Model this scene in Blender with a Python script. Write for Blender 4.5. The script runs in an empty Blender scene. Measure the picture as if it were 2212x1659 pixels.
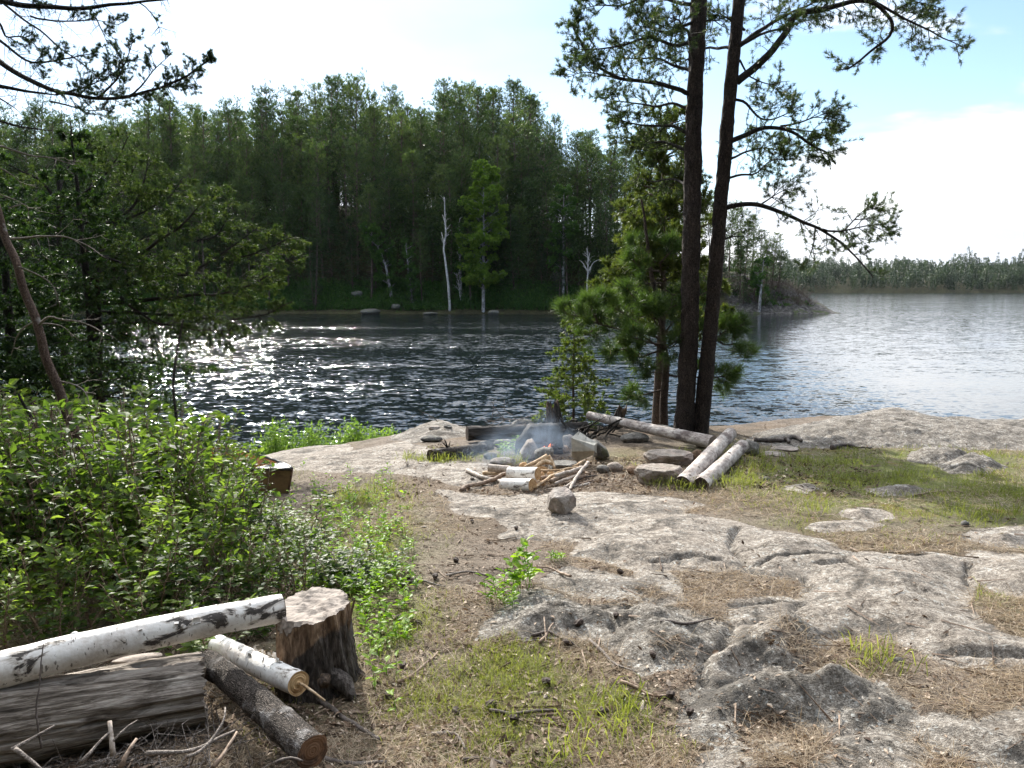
import bpy, bmesh, math, random
import numpy as np
from mathutils import Vector, Matrix, noise as mnoise

S = bpy.context.scene
COL = S.collection
rad = math.radians

# ------------------------------------------------------------------ camera, light, exposure
CAM_Z, F, CX, CY = 2.8, 1720.4, 1106.0, 829.5
PITCH = math.atan((829.5 - 625.0) / F)
cam_d = bpy.data.cameras.new("camera")
cam_d.sensor_width, cam_d.lens, cam_d.clip_end, cam_d.clip_start = 36, 28, 5000, 0.05
cam = bpy.data.objects.new("camera", cam_d)
COL.objects.link(cam)
cam.location = (0, 0, CAM_Z)
cam.rotation_euler = (math.pi / 2 - PITCH, 0, 0)
S.camera = cam

SUN_AZ, SUN_EL = rad(-21), rad(31)          # azimuth from +Y, negative = towards -X
sun_d = bpy.data.lights.new("sun", 'SUN')
sun_d.energy, sun_d.angle, sun_d.color = 4.5, rad(0.55), (1.0, 0.95, 0.86)
sun = bpy.data.objects.new("sun", sun_d)
COL.objects.link(sun)
sdir = Vector((math.sin(SUN_AZ) * math.cos(SUN_EL), math.cos(SUN_AZ) * math.cos(SUN_EL), math.sin(SUN_EL)))
sun.rotation_euler = sdir.to_track_quat('Z', 'Y').to_euler()
sun.location = sdir * 60

S.view_settings.view_transform = 'Standard'
S.view_settings.look = 'None'
S.view_settings.gamma = 1
S.view_settings.exposure = 1.12

W = bpy.data.worlds.new("World")
S.world = W
W.use_nodes = True


def world_nodes():
    nt = W.node_tree
    N, L = nt.nodes, nt.links
    N.clear()
    out = N.new('ShaderNodeOutputWorld')
    bg = N.new('ShaderNodeBackground')
    bg.inputs['Strength'].default_value = 0.098
    sky = N.new('ShaderNodeTexSky')
    sky.sky_type = 'NISHITA'
    sky.sun_disc = False
    sky.sun_elevation = SUN_EL
    sky.sun_rotation = SUN_AZ
    sky.air_density, sky.dust_density, sky.ozone_density = 1.0, 0.15, 1.3
    tc = N.new('ShaderNodeTexCoord')
    mp = N.new('ShaderNodeMapping')
    mp.inputs['Scale'].default_value = (2.2, 2.2, 7.0)
    mp.inputs['Location'].default_value = (0.35, 0.1, 0.27)
    no = N.new('ShaderNodeTexNoise')
    no.inputs['Scale'].default_value = 1.25
    no.inputs['Detail'].default_value = 9
    no.inputs['Roughness'].default_value = 0.56
    no.inputs['Distortion'].default_value = 0.25
    rp = N.new('ShaderNodeMapRange')
    rp.inputs['From Min'].default_value = 0.585
    rp.inputs['From Max'].default_value = 0.70
    rp.interpolation_type = 'SMOOTHSTEP'
    # a second, finer one shapes the greys inside the clouds
    n2 = N.new('ShaderNodeTexNoise')
    n2.inputs['Scale'].default_value = 2.6
    n2.inputs['Detail'].default_value = 6
    cr = N.new('ShaderNodeValToRGB')
    cr.color_ramp.elements[0].position, cr.color_ramp.elements[0].color = 0.36, (4.2, 4.6, 5.2, 1)
    cr.color_ramp.elements[1].position, cr.color_ramp.elements[1].color = 0.6, (7.4, 7.5, 7.6, 1)
    # cloud bank towards the horizon
    sx = N.new('ShaderNodeSeparateXYZ')
    hz = N.new('ShaderNodeMapRange')
    hz.inputs['From Min'].default_value, hz.inputs['From Max'].default_value = 0.03, 0.21
    hz.inputs['To Min'].default_value, hz.inputs['To Max'].default_value = 0.34, 0.0
    ad = N.new('ShaderNodeMath')
    ad.operation = 'ADD'
    # thin veil of high cloud round the sun side
    mx = N.new('ShaderNodeMix')
    mx.data_type = 'RGBA'
    veil = N.new('ShaderNodeMapRange')
    veil.inputs['From Min'].default_value, veil.inputs['From Max'].default_value = 0.36, -0.1
    veil.inputs['To Min'].default_value, veil.inputs['To Max'].default_value = 0.0, 0.12
    mv = N.new('ShaderNodeMath')
    mv.operation = 'MAXIMUM'
    L.new(tc.outputs['Generated'], mp.inputs['Vector'])
    L.new(mp.outputs[0], no.inputs['Vector'])
    L.new(mp.outputs[0], n2.inputs['Vector'])
    L.new(tc.outputs['Generated'], sx.inputs[0])
    L.new(sx.outputs['Z'], hz.inputs['Value'])
    L.new(sx.outputs['X'], veil.inputs['Value'])
    L.new(no.outputs['Fac'], ad.inputs[0])
    L.new(hz.outputs[0], ad.inputs[1])
    L.new(ad.outputs[0], rp.inputs['Value'])
    L.new(rp.outputs[0], mv.inputs[0])
    L.new(veil.outputs[0], mv.inputs[1])
    L.new(n2.outputs['Fac'], cr.inputs['Fac'])
    dt = N.new('ShaderNodeVectorMath')
    dt.operation = 'DOT_PRODUCT'
    dt.inputs[1].default_value = tuple(sdir)
    L.new(tc.outputs['Generated'], dt.inputs[0])

    def rng(src, a, b, c, d):
        m = N.new('ShaderNodeMapRange')
        m.interpolation_type = 'SMOOTHSTEP'
        for k_, v_ in (('From Min', a), ('From Max', b), ('To Min', c), ('To Max', d)):
            m.inputs[k_].default_value = v_
        L.new(src, m.inputs['Value'])
        return m.outputs[0]

    def mth(op, a, b):
        m = N.new('ShaderNodeMath')
        m.operation = op
        for i_, v_ in ((0, a), (1, b)):
            if isinstance(v_, float):
                m.inputs[i_].default_value = v_
            else:
                L.new(v_, m.inputs[i_])
        return m.outputs[0]
    high = mth('MULTIPLY', rng(sx.outputs['Z'], .32, .5, 0.0, .92), rng(dt.outputs['Value'], -.1, .45, .15, 1.0))
    cover = mth('MULTIPLY', mth('MAXIMUM', mv.outputs[0], high), rng(dt.outputs['Value'], -.6, .2, .25, 1.0))
    lit = mth('MULTIPLY', rng(dt.outputs['Value'], -.3, 1.0, .8, 1.35), rng(sx.outputs['Z'], .30, .5, .92, 1.9))
    cl = N.new('ShaderNodeVectorMath')
    cl.operation = 'SCALE'
    L.new(cr.outputs[0], cl.inputs[0])
    L.new(lit, cl.inputs['Scale'])
    L.new(cover, mx.inputs['Factor'])
    L.new(sky.outputs[0], mx.inputs['A'])
    L.new(cl.outputs[0], mx.inputs['B'])
    L.new(mx.outputs['Result'], bg.inputs['Color'])
    L.new(bg.outputs[0], out.inputs['Surface'])


world_nodes()

# ------------------------------------------------------------------ pixel <-> world (2212-wide copy of the photo)
cp, sp = math.cos(PITCH), math.sin(PITCH)


def ray(u, v):
    d = (v - CY) / F
    return np.array([(u - CX) / F, cp - d * sp, -sp - d * cp])


def pt(u, v, y):
    """the point seen at (u, v) that stands y metres ahead"""
    r = ray(u, v)
    k = y / r[1]
    return np.array([r[0] * k, y, CAM_Z + r[2] * k])


# ------------------------------------------------------------------ numpy noise
def _hash(ix, iy, seed):
    h = (ix.astype(np.int64) * 374761393 + iy.astype(np.int64) * 668265263 + seed * 974711) & 0x7fffffff
    h = ((h ^ (h >> 13)) * 1274126177) & 0x7fffffff
    h = (h ^ (h >> 16)) & 0xffff
    return h / 65535.0


def vnoise(x, y, seed=0):
    ix, iy = np.floor(x), np.floor(y)
    fx, fy = x - ix, y - iy
    fx = fx * fx * fx * (fx * (fx * 6 - 15) + 10)
    fy = fy * fy * fy * (fy * (fy * 6 - 15) + 10)
    a, b = _hash(ix, iy, seed), _hash(ix + 1, iy, seed)
    c, d = _hash(ix, iy + 1, seed), _hash(ix + 1, iy + 1, seed)
    return (a * (1 - fx) + b * fx) * (1 - fy) + (c * (1 - fx) + d * fx) * fy * 1.0


def fbm(x, y, seed=0, octaves=4, gain=0.5):
    t, a, n = 0, 1.0, 0
    for o in range(octaves):
        t = t + a * (vnoise(x, y, seed + o * 17) - 0.5)
        n += a
        a *= gain
        x, y = x * 1.62 - y * 1.2 + 3.1, x * 1.2 + y * 1.62 - 7.7
    return t / n * 2


def sstep(a, b, x):
    t = np.clip((x - a) / (b - a), 0, 1)
    return t * t * (3 - 2 * t)


# ------------------------------------------------------------------ mesh builder
class MB:
    def __init__(s):
        s.v, s.q, s.t, s.c, s.n = [], [], [], [], 0

    def add(s, V, quads=None, tris=None, tint=0.5):
        V = np.asarray(V, float).reshape(-1, 3)
        if quads is not None and len(quads):
            s.q.append(np.asarray(quads, np.int64) + s.n)
        if tris is not None and len(tris):
            s.t.append(np.asarray(tris, np.int64) + s.n)
        s.v.append(V)
        t = np.asarray(tint, float)
        s.c.append(np.full(len(V), float(t)) if t.ndim == 0 else t)
        s.n += len(V)

    def tube(s, P, R, sides=8, caps=True, tint=0.5, bump=0.0, seed=0, lump=0.0):
        P = np.asarray(P, float)
        n = len(P)
        R = np.broadcast_to(np.asarray(R, float), (n,))
        T = np.gradient(P, axis=0)
        T /= np.linalg.norm(T, axis=1)[:, None] + 1e-12
        ref = np.array([0, 0, 1.0]) if abs(T[0][2]) < 0.9 else np.array([1.0, 0, 0])
        A = np.zeros((n, 3))
        a = np.cross(T[0], ref)
        a /= np.linalg.norm(a)
        for i in range(n):
            a = a - T[i] * a.dot(T[i])
            a /= np.linalg.norm(a) + 1e-12
            A[i] = a
        B = np.cross(T, A)
        th = np.arange(sides) / sides * 2 * math.pi
        rr = np.broadcast_to(R[:, None], (n, sides)).copy()
        if bump or lump:
            ii = np.arange(n)[:, None] * 1.0
            L = np.concatenate([[0], np.cumsum(np.linalg.norm(np.diff(P, axis=0), axis=1))])[:, None]
            cx, cy = np.cos(th)[None], np.sin(th)[None]
            r0 = max(R.max(), 1e-4)
            if bump:
                rr = rr * (1 + bump * fbm(L / r0 * 1.6 + cx * 2 + seed, cy * 2.4 + L / r0 * .5, seed, 3))
            if lump:
                rr = rr * (1 + lump * fbm(L / r0 * .25 + cx * .8 + seed * 3.1, cy * .8, seed + 5, 2))
        V = P[:, None] + A[:, None] * (np.cos(th)[None, :, None] * rr[..., None]) + B[:, None] * (np.sin(th)[None, :, None] * rr[..., None])
        i = np.arange(n - 1)[:, None] * sides
        j = np.arange(sides)[None]
        k = (j + 1) % sides
        Q = np.stack([i + j, i + k, i + sides + k, i + sides + j], -1).reshape(-1, 4)
        V = V.reshape(-1, 3)
        tr = None
        if caps:
            V = np.concatenate([V, P[:1], P[-1:]])
            jj = np.arange(sides)
            kk = (jj + 1) % sides
            c0, c1 = n * sides, n * sides + 1
            tr = np.concatenate([np.stack([np.full(sides, c0), kk, jj], -1),
                                 np.stack([np.full(sides, c1), (n - 1) * sides + jj, (n - 1) * sides + kk], -1)])
        s.add(V, Q, tr, tint)
        return A, B, rr

    def cones(s, P0, P1, r0, r1, tint=0.5):
        """many straight three-sided twigs at once"""
        P0, P1 = np.asarray(P0, float), np.asarray(P1, float)
        m = len(P0)
        if not m:
            return
        T = P1 - P0
        T /= np.linalg.norm(T, axis=1)[:, None] + 1e-9
        ref = np.where(np.abs(T[:, 2:3]) < .9, np.array([[0, 0, 1.0]]), np.array([[1.0, 0, 0]]))
        A = np.cross(T, ref)
        A /= np.linalg.norm(A, axis=1)[:, None]
        B = np.cross(T, A)
        r0, r1 = np.broadcast_to(r0, (m,)), np.broadcast_to(r1, (m,))
        rings = []
        for P, r in ((P0, r0), (P1, r1)):
            for a in (0, 2.094, 4.189):
                rings.append(P + (A * math.cos(a) + B * math.sin(a)) * r[:, None])
        V = np.stack(rings, 1).reshape(-1, 3)
        b = np.arange(m)[:, None] * 6
        Q = np.stack([np.concatenate([b + i, b + (i + 1) % 3, b + 3 + (i + 1) % 3, b + 3 + i], 1) for i in range(3)], 1).reshape(-1, 4)
        s.add(V, Q, None, np.repeat(np.broadcast_to(tint, (m,)), 6))

    def tris(s, B, D, Wd, length, width, tint):
        """thin triangles: base B, direction D, width direction Wd"""
        m = len(B)
        l, w = np.broadcast_to(length, (m,))[:, None], np.broadcast_to(width, (m,))[:, None]
        V = np.stack([B - Wd * w * .5, B + Wd * w * .5, B + D * l], 1).reshape(-1, 3)
        s.add(V, None, np.arange(m * 3).reshape(-1, 3), np.repeat(np.broadcast_to(tint, (m,)), 3))

    def blades(s, B, D, Wd, length, width, tint, droop=0.25):
        """slim leaf of two segments (needle spray, grass blade)"""
        m = len(B)
        l, w = np.broadcast_to(length, (m,))[:, None], np.broadcast_to(width, (m,))[:, None]
        mid = B + D * l * .55
        tip = B + D * l - np.array([[0, 0, 1.0]]) * l * droop
        V = np.stack([B - Wd * w * .35, B + Wd * w * .35, mid + Wd * w * .5, mid - Wd * w * .5, tip], 1).reshape(-1, 3)
        b = np.arange(m)[:, None] * 5
        s.add(V, np.concatenate([b, b + 1, b + 2, b + 3], 1), np.concatenate([b + 3, b + 2, b + 4], 1), np.repeat(np.broadcast_to(tint, (m,)), 5))

    def leaves(s, B, D, Nn, length, width, tint, fold=0.18):
        m = len(B)
        Wd = np.cross(D, Nn)
        Wd /= np.linalg.norm(Wd, axis=1)[:, None] + 1e-9
        Nn = np.cross(Wd, D)
        l, w = np.broadcast_to(length, (m,))[:, None], np.broadcast_to(width, (m,))[:, None]
        c = B + D * l * .45
        V = np.stack([B, c - Wd * w * .5 + Nn * w * fold, c + Wd * w * .5 + Nn * w * fold, c + D * l * .12,
                      B + D * l - Nn * l * .12, B + D * l * .8 - Wd * w * .27 + Nn * w * fold * .4, B + D * l * .8 + Wd * w * .27 + Nn * w * fold * .4], 1).reshape(-1, 3)
        b = np.arange(m)[:, None] * 7
        Q = np.concatenate([np.concatenate([b + 1, b + 3, b + 4, b + 5], 1), np.concatenate([b + 3, b + 2, b + 6, b + 4], 1)])
        T = np.concatenate([np.concatenate([b, b + 3, b + 1], 1), np.concatenate([b, b + 2, b + 3], 1)])
        s.add(V, Q, T, np.repeat(np.broadcast_to(tint, (m,)), 7))

    def mesh(s, name, mat, smooth=False):
        me = bpy.data.meshes.new(name)
        V = np.concatenate(s.v).astype(np.float32)
        q = np.concatenate(s.q) if s.q else np.zeros((0, 4), np.int64)
        t = np.concatenate(s.t) if s.t else np.zeros((0, 3), np.int64)
        loops = np.concatenate([q.ravel(), t.ravel()]).astype(np.int32)
        ls = np.concatenate([np.arange(len(q)) * 4, len(q) * 4 + np.arange(len(t)) * 3]).astype(np.int32)
        me.vertices.add(len(V))
        me.vertices.foreach_set('co', V.ravel())
        me.loops.add(len(loops))
        me.loops.foreach_set('vertex_index', loops)
        me.polygons.add(len(ls))
        me.polygons.foreach_set('loop_start', ls)
        me.update(calc_edges=True)
        me.polygons.foreach_set('use_smooth', np.full(len(ls), smooth, bool))
        at = me.attributes.new('tint', 'FLOAT', 'POINT')
        at.data.foreach_set('value', np.concatenate(s.c).astype(np.float32))
        me.materials.append(mat)
        return me

    def build(s, name, mat, parent=None, smooth=False):
        o = bpy.data.objects.new(name, s.mesh(name, mat, smooth))
        COL.objects.link(o)
        if parent:
            o.parent = parent
        return o


def tag(o, label=None, cat=None, group=None, kind=None):
    if label:
        o['label'] = label
    if cat:
        o['category'] = cat
    if group:
        o['group'] = group
    if kind:
        o['kind'] = kind
    return o


def thing(name, label, cat, loc=(0, 0, 0), group=None):
    o = bpy.data.objects.new(name, None)
    o.empty_display_size = 0.2
    COL.objects.link(o)
    o.location = loc
    return tag(o, label, cat, group)


def dup(root, loc=None, rz=0.0, sc=1.0, label=None, rx=0.0, ry=0.0):
    r = root.copy()
    COL.objects.link(r)
    if loc is not None:
        r.location = loc
    r.rotation_euler = (rx, ry, rz)
    r.scale = (sc,) * 3 if np.isscalar(sc) else sc
    if label:
        r['label'] = label
    for ch in root.children:
        c = ch.copy()
        COL.objects.link(c)
        c.parent = r
        for g in ch.children:
            d = g.copy()
            COL.objects.link(d)
            d.parent = c
    return r


# ------------------------------------------------------------------ materials
class NT:
    def __init__(s, name):
        s.m = bpy.data.materials.new(name)
        s.m.use_nodes = True
        s.nt = s.m.node_tree
        s.nt.nodes.clear()
        s.out = s.nt.nodes.new('ShaderNodeOutputMaterial')

    def n(s, typ, **kw):
        nd = s.nt.nodes.new(typ)
        for k, v in kw.items():
            if k.startswith('_'):
                setattr(nd, k[1:], v)
        for k, v in kw.items():
            if not k.startswith('_'):
                k2 = k.replace('__', ' ')
                i = nd.inputs[int(k2[1:])] if k2[0] == 'i' and k2[1:].isdigit() else nd.inputs[k2]
                if hasattr(v, 'is_output') or isinstance(v, bpy.types.NodeSocket):
                    s.nt.links.new(v, i)
                else:
                    i.default_value = v
        return nd

    def noise(s, vec, scale, detail=4, rough=0.55, dist=0.0):
        return s.n('ShaderNodeTexNoise', Vector=vec, Scale=scale, Detail=detail, Roughness=rough, Distortion=dist).outputs['Fac']

    def ramp(s, fac, *stops, interp='LINEAR'):
        r = s.n('ShaderNodeValToRGB', Fac=fac)
        r.color_ramp.interpolation = interp
        e = r.color_ramp.elements
        while len(e) < len(stops):
            e.new(0.5)
        for i, (p, c) in enumerate(stops):
            e[i].position = p
            e[i].color = (*c, 1) if len(c) == 3 else c
        return r.outputs['Color']

    def g(s, fac, a, b):
        """grey ramp 0..1 between positions a and b"""
        return s.n('ShaderNodeMapRange', Value=fac, From__Min=a, From__Max=b, _interpolation_type='SMOOTHSTEP').outputs[0]

    def mix(s, fac, a, b, mode='MIX'):
        m = s.nt.nodes.new('ShaderNodeMix')
        m.data_type = 'RGBA'
        m.blend_type = mode
        for sock, v in ((m.inputs[0], fac), (m.inputs[6], a), (m.inputs[7], b)):
            if isinstance(v, bpy.types.NodeSocket):
                s.nt.links.new(v, sock)
            else:
                sock.default_value = v if np.isscalar(v) else ((*v, 1) if len(v) == 3 else v)
        return m.outputs[2]

    def math(s, op, a, b=0.0):
        m = s.nt.nodes.new('ShaderNodeMath')
        m.operation = op
        for i, v in ((0, a), (1, b)):
            if isinstance(v, bpy.types.NodeSocket):
                s.nt.links.new(v, m.inputs[i])
            else:
                m.inputs[i].default_value = v
        return m.outputs[0]

    def coord(s, kind='Object', scale=(1, 1, 1), rot=(0, 0, 0)):
        tc = s.n('ShaderNodeTexCoord').outputs[kind]
        if scale == (1, 1, 1):
            return tc
        return s.n('ShaderNodeMapping', Vector=tc, Scale=scale, Rotation=rot).outputs[0]

    def attr(s, name):
        return s.n('ShaderNodeAttribute', _attribute_name=name)

    def bump(s, h, strength=0.5, dist=0.02):
        return s.n('ShaderNodeBump', Height=h, Strength=strength, Distance=dist).outputs[0]

    def finish(s, color, rough=0.8, normal=None, spec=0.3, **kw):
        b = s.n('ShaderNodeBsdfPrincipled', Base__Color=color if isinstance(color, bpy.types.NodeSocket) else (*color, 1), Roughness=rough)
        b.inputs['Specular IOR Level'].default_value = spec
        if normal is not None:
            s.nt.links.new(normal, b.inputs['Normal'])
        for k, v in kw.items():
            b.inputs[k.replace('__', ' ')].default_value = v
        s.nt.links.new(b.outputs[0], s.out.inputs['Surface'])
        return s.m


def foliage_mat(name, c0, c1, c2, transl=0.35, tcol=None, rough=0.5, spec=0.35, vary=0.3):
    k = NT(name)
    t = k.attr('tint').outputs['Fac']
    oi = k.n('ShaderNodeObjectInfo').outputs['Random']
    f = k.math('ADD', t, k.math('MULTIPLY', k.math('SUBTRACT', oi, 0.5), vary))
    col = k.ramp(f, (0.0, c0), (0.5, c1), (1.0, c2))
    b = k.n('ShaderNodeBsdfPrincipled', Base__Color=col, Roughness=rough)
    b.inputs['Specular IOR Level'].default_value = spec
    tc = k.mix(1.0, col, tcol or (1.5, 1.6, 0.7), 'MULTIPLY')
    tr = k.n('ShaderNodeBsdfTranslucent', Color=tc)
    ms = k.n('ShaderNodeMixShader', Fac=transl)
    k.nt.links.new(b.outputs[0], ms.inputs[1])
    k.nt.links.new(tr.outputs[0], ms.inputs[2])
    k.nt.links.new(ms.outputs[0], k.out.inputs['Surface'])
    return k.m


def bark_mat(name, dark, light, scale=(1, 1, .25), freq=30, bstr=0.9, dist=0.02, lichen=None):
    k = NT(name)
    c = k.coord('Object', scale)
    n1 = k.noise(c, freq, 6, .6, .4)
    n2 = k.noise(c, freq * .25, 4, .6)
    vo = k.n('ShaderNodeTexVoronoi', Vector=k.n('ShaderNodeVectorMath', _operation='ADD', i0=c, i1=k.n('ShaderNodeTexNoise', Vector=c, Scale=freq * .6).outputs['Color']).outputs[0], Scale=freq * .45, _feature='DISTANCE_TO_EDGE').outputs['Distance']
    h = k.math('ADD', k.math('MULTIPLY', k.g(vo, 0, .28), .7), k.math('MULTIPLY', n1, .6))
    col = k.ramp(k.math('MULTIPLY', h, k.math('ADD', n2, .45)), (0.22, dark), (0.95, light))
    if lichen:
        col = k.mix(k.g(k.noise(k.coord('Object'), 9, 5, .65), .58, .68), col, lichen)
    return k.finish(col, .85, k.bump(h, bstr, dist), .2)


def M_rock(name, tones=((.06, .058, .055), (.2, .19, .175), (.42, .4, .37)), moss=0.0, soot=0.0, pink=0.0):
    k = NT(name)
    c = k.coord('Object')
    n1 = k.noise(c, 14, 8, .65)
    n2 = k.noise(c, 70, 5, .65)
    n3 = k.noise(c, 5, 4, .6, .5)
    f = k.math('ADD', k.math('MULTIPLY', n1, .55), k.math('ADD', k.math('MULTIPLY', n2, .3), k.math('MULTIPLY', n3, .2)))
    col = k.ramp(f, (.36, tones[0]), (.52, tones[1]), (.68, tones[2]))
    if pink:
        col = k.mix(k.math('MULTIPLY', k.g(n3, .45, .62), pink), col, (.46, .33, .29))
    # pale lichen specks
    v = k.n('ShaderNodeTexVoronoi', Vector=c, Scale=60).outputs['Distance']
    col = k.mix(k.math('MULTIPLY', k.g(v, .28, .14), k.g(n1, .5, .62)), col, (.5, .5, .46))
    if moss:
        col = k.mix(k.math('MULTIPLY', k.g(n3, .5, .6), moss), col, (.09, .1, .03))
    if soot:
        col = k.mix(k.math('MULTIPLY', k.g(k.noise(c, 5, 4), .28, .5), soot), col, (.022, .02, .019))
    h = k.math('ADD', n1, k.math('MULTIPLY', n2, .35))
    return k.finish(col, .85, k.bump(h, .7, .03), .25)


M = {}


def make_materials():
    # ---- ground: soil, needle litter, bedrock and moss read from the mesh's mask (R rock, G tone, B green)
    k = NT('ground')
    c = k.coord('Object')
    a = k.attr('gm')
    sep = k.n('ShaderNodeSeparateColor', Color=a.outputs['Color'])
    R, G, B = sep.outputs[0], sep.outputs[1], sep.outputs[2]
    n1, n2, n3 = k.noise(c, 7, 8, .68), k.noise(c, 45, 6, .65), k.noise(c, 1.3, 5, .6)
    n4 = k.noise(c, 160, 3, .6)
    rf = k.math('ADD', k.math('MULTIPLY', n1, .3), k.math('ADD', k.math('MULTIPLY', n2, .45), k.math('MULTIPLY', n4, .34)))
    rock_d = k.ramp(rf, (.42, (.034, .03, .025)), (.49, (.11, .098, .084)), (.56, (.2, .18, .155)), (.65, (.46, .425, .38)))
    rock_l = k.ramp(rf, (.41, (.078, .064, .052)), (.475, (.205, .174, .145)), (.55, (.335, .29, .245)), (.63, (.54, .49, .43)))
    rock = k.mix(G, rock_d, rock_l)
    # white crust lichen and black crust lichen
    vo = k.n('ShaderNodeTexVoronoi', Vector=k.n('ShaderNodeVectorMath', _operation='ADD', i0=c, i1=k.n('ShaderNodeVectorMath', _operation='SCALE', i0=k.n('ShaderNodeTexNoise', Vector=c, Scale=30).outputs['Color'], Scale=.05).outputs[0]).outputs[0], Scale=34).outputs['Distance']
    rock = k.mix(k.math('MULTIPLY', k.g(vo, .34, .2), k.g(n1, .47, .6)), rock, (.52, .52, .49))
    blk = k.math('MULTIPLY', k.g(k.noise(c, 3.2, 7, .7, .6), .53, .6), k.g(n2, .4, .56))
    rock = k.mix(k.math('MULTIPLY', blk, .8), rock, (.055, .052, .048))
    st = k.noise(k.coord('Object', (1, 4.5, 1), (0, 0, .35)), 4, 7, .66, .4)
    rock = k.mix(k.math('MULTIPLY', k.g(st, .55, .62), .55), rock, (.11, .1, .09))
    wc = k.n('ShaderNodeVectorMath', _operation='ADD', i0=c, i1=k.n('ShaderNodeVectorMath', _operation='SCALE', i0=k.n('ShaderNodeTexNoise', Vector=c, Scale=2.2, Detail=6).outputs['Color'], Scale=.5).outputs[0]).outputs[0]
    ck = k.n('ShaderNodeTexVoronoi', Vector=k.n('ShaderNodeMapping', Vector=wc, Scale=(.8, 1.5, 1), Rotation=(0, 0, .3)).outputs[0], Scale=.75, _feature='DISTANCE_TO_EDGE').outputs['Distance']
    ckm = k.g(ck, .016, .004)
    rock = k.mix(k.math('MULTIPLY', ckm, .5), rock, (.035, .03, .024))
    sf = k.math('ADD', k.math('MULTIPLY', n2, .55), k.math('MULTIPLY', n4, .5))
    soil = k.ramp(sf, (.36, (.06, .046, .036)), (.5, (.17, .135, .105)), (.6, (.27, .22, .175)), (.72, (.43, .37, .3)))
    red = k.ramp(sf, (.36, (.05, .034, .022)), (.52, (.155, .108, .07)), (.68, (.31, .23, .155)))
    soil = k.mix(k.math('MULTIPLY', k.g(n3, .42, .62), .6), soil, red)
    soil = k.mix(k.math('MULTIPLY', k.g(k.noise(c, 3.4, 6, .7), .46, .62), .55), soil, (.06, .048, .038))
    green = k.ramp(sf, (.38, (.06, .065, .02)), (.6, (.17, .185, .055)))
    soil = k.mix(k.math('MULTIPLY', B, k.g(n1, .30, .52)), soil, green)
    mossy = k.ramp(sf, (.36, (.09, .06, .014)), (.62, (.24, .17, .05)))
    soil = k.mix(k.math('MULTIPLY', k.g(k.noise(c, 2.2, 5, .6), .56, .64), k.math('MULTIPLY', B, .7)), soil, mossy)
    edge = k.g(k.math('ADD', R, k.math('MULTIPLY', k.math('SUBTRACT', k.noise(c, 22, 6, .65), .5), .9)), .42, .56)
    col = k.mix(edge, soil, rock)
    h = k.math('ADD', k.math('MULTIPLY', n1, .3), k.math('ADD', k.math('MULTIPLY', n2, .6), k.math('MULTIPLY', n4, .4)))
    M['ground'] = k.finish(col, .92, k.bump(h, 1.0, .035), .15)

    # ---- water
    k = NT('water')
    pos = k.n('ShaderNodeNewGeometry').outputs['Position']

    def wv(scale, detail, rough, rz=0.25, yx=2.2):
        mp = k.n('ShaderNodeMapping', Vector=pos, Scale=(scale, scale * yx, scale), Rotation=(0, 0, rz))
        cc = k.n('ShaderNodeTexNoise', Vector=mp.outputs[0], Scale=1.0, Detail=detail, Roughness=rough).outputs['Color']
        return k.n('ShaderNodeVectorMath', _operation='SUBTRACT', i0=cc, i1=(.5, .5, .5)).outputs[0]
    big = wv(1.7, 2, .5, .2, 2.0)
    small = wv(7, 2, .55, -.15, 1.6)
    gust = k.noise(k.n('ShaderNodeMapping', Vector=pos, Scale=(.05, .16, .1)).outputs[0], 1, 3, .55)
    amp = k.n('ShaderNodeMapRange', Value=gust, From__Min=.36, From__Max=.62, To__Min=.45, To__Max=1.15).outputs[0]
    sx = k.n('ShaderNodeSeparateXYZ', Vector=pos)
    lee = k.n('ShaderNodeMapRange', Value=k.math('SUBTRACT', sx.outputs[0], k.math('MULTIPLY', sx.outputs[1], .13)), From__Min=0.0, From__Max=9.0, To__Min=1.0, To__Max=.13, _interpolation_type='SMOOTHSTEP').outputs[0]
    amp = k.math('MULTIPLY', amp, lee)
    vs = lambda v, f: k.n('ShaderNodeVectorMath', _operation='MULTIPLY', i0=v, i1=f).outputs[0]
    sm = k.n('ShaderNodeVectorMath', _operation='ADD', i0=vs(big, (.9, 1.15, 0)), i1=vs(small, (1.7, 1.25, 0))).outputs[0]
    sc = k.n('ShaderNodeVectorMath', _operation='SCALE', i0=sm, Scale=amp).outputs[0]
    nn = k.n('ShaderNodeVectorMath', _operation='NORMALIZE', i0=k.n('ShaderNodeVectorMath', _operation='ADD', i0=sc, i1=(0, 0, 1)).outputs[0]).outputs[0]
    b = k.n('ShaderNodeBsdfPrincipled', Base__Color=(.006, .009, .012, 1), Roughness=.07, IOR=1.333, Normal=nn)
    b.inputs['Specular IOR Level'].default_value = 0.5
    k.nt.links.new(b.outputs[0], k.out.inputs['Surface'])
    M['water'] = k.m

    # ---- hill floor across the cove: duff, with bare rock where the mask says so
    k = NT('hill_ground')
    c = k.coord('Object')
    rk = k.n('ShaderNodeSeparateColor', Color=k.attr('gm').outputs['Color']).outputs[0]
    n1, n2 = k.noise(c, .8, 7, .65), k.noise(c, 3, 6, .65)
    duff = k.ramp(n1, (.35, (.025, .024, .012)), (.55, (.06, .055, .025)), (.7, (.07, .09, .025)))
    rock = k.ramp(n2, (.36, (.03, .027, .025)), (.52, (.085, .077, .07)), (.66, (.18, .165, .15)))
    rock = k.mix(k.g(n1, .52, .6), rock, (.06, .075, .025))
    M['hill'] = k.finish(k.mix(k.g(k.math('ADD', rk, k.math('MULTIPLY', n1, .5)), .62, .78), duff, rock), .9, k.bump(n2, .8, .3), .2)

    # ---- barks
    M['pine_bark'] = bark_mat('pine_bark', (.018, .014, .012), (.12, .09, .075), (1, 1, .22), 34, 1.0, .03)
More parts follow.
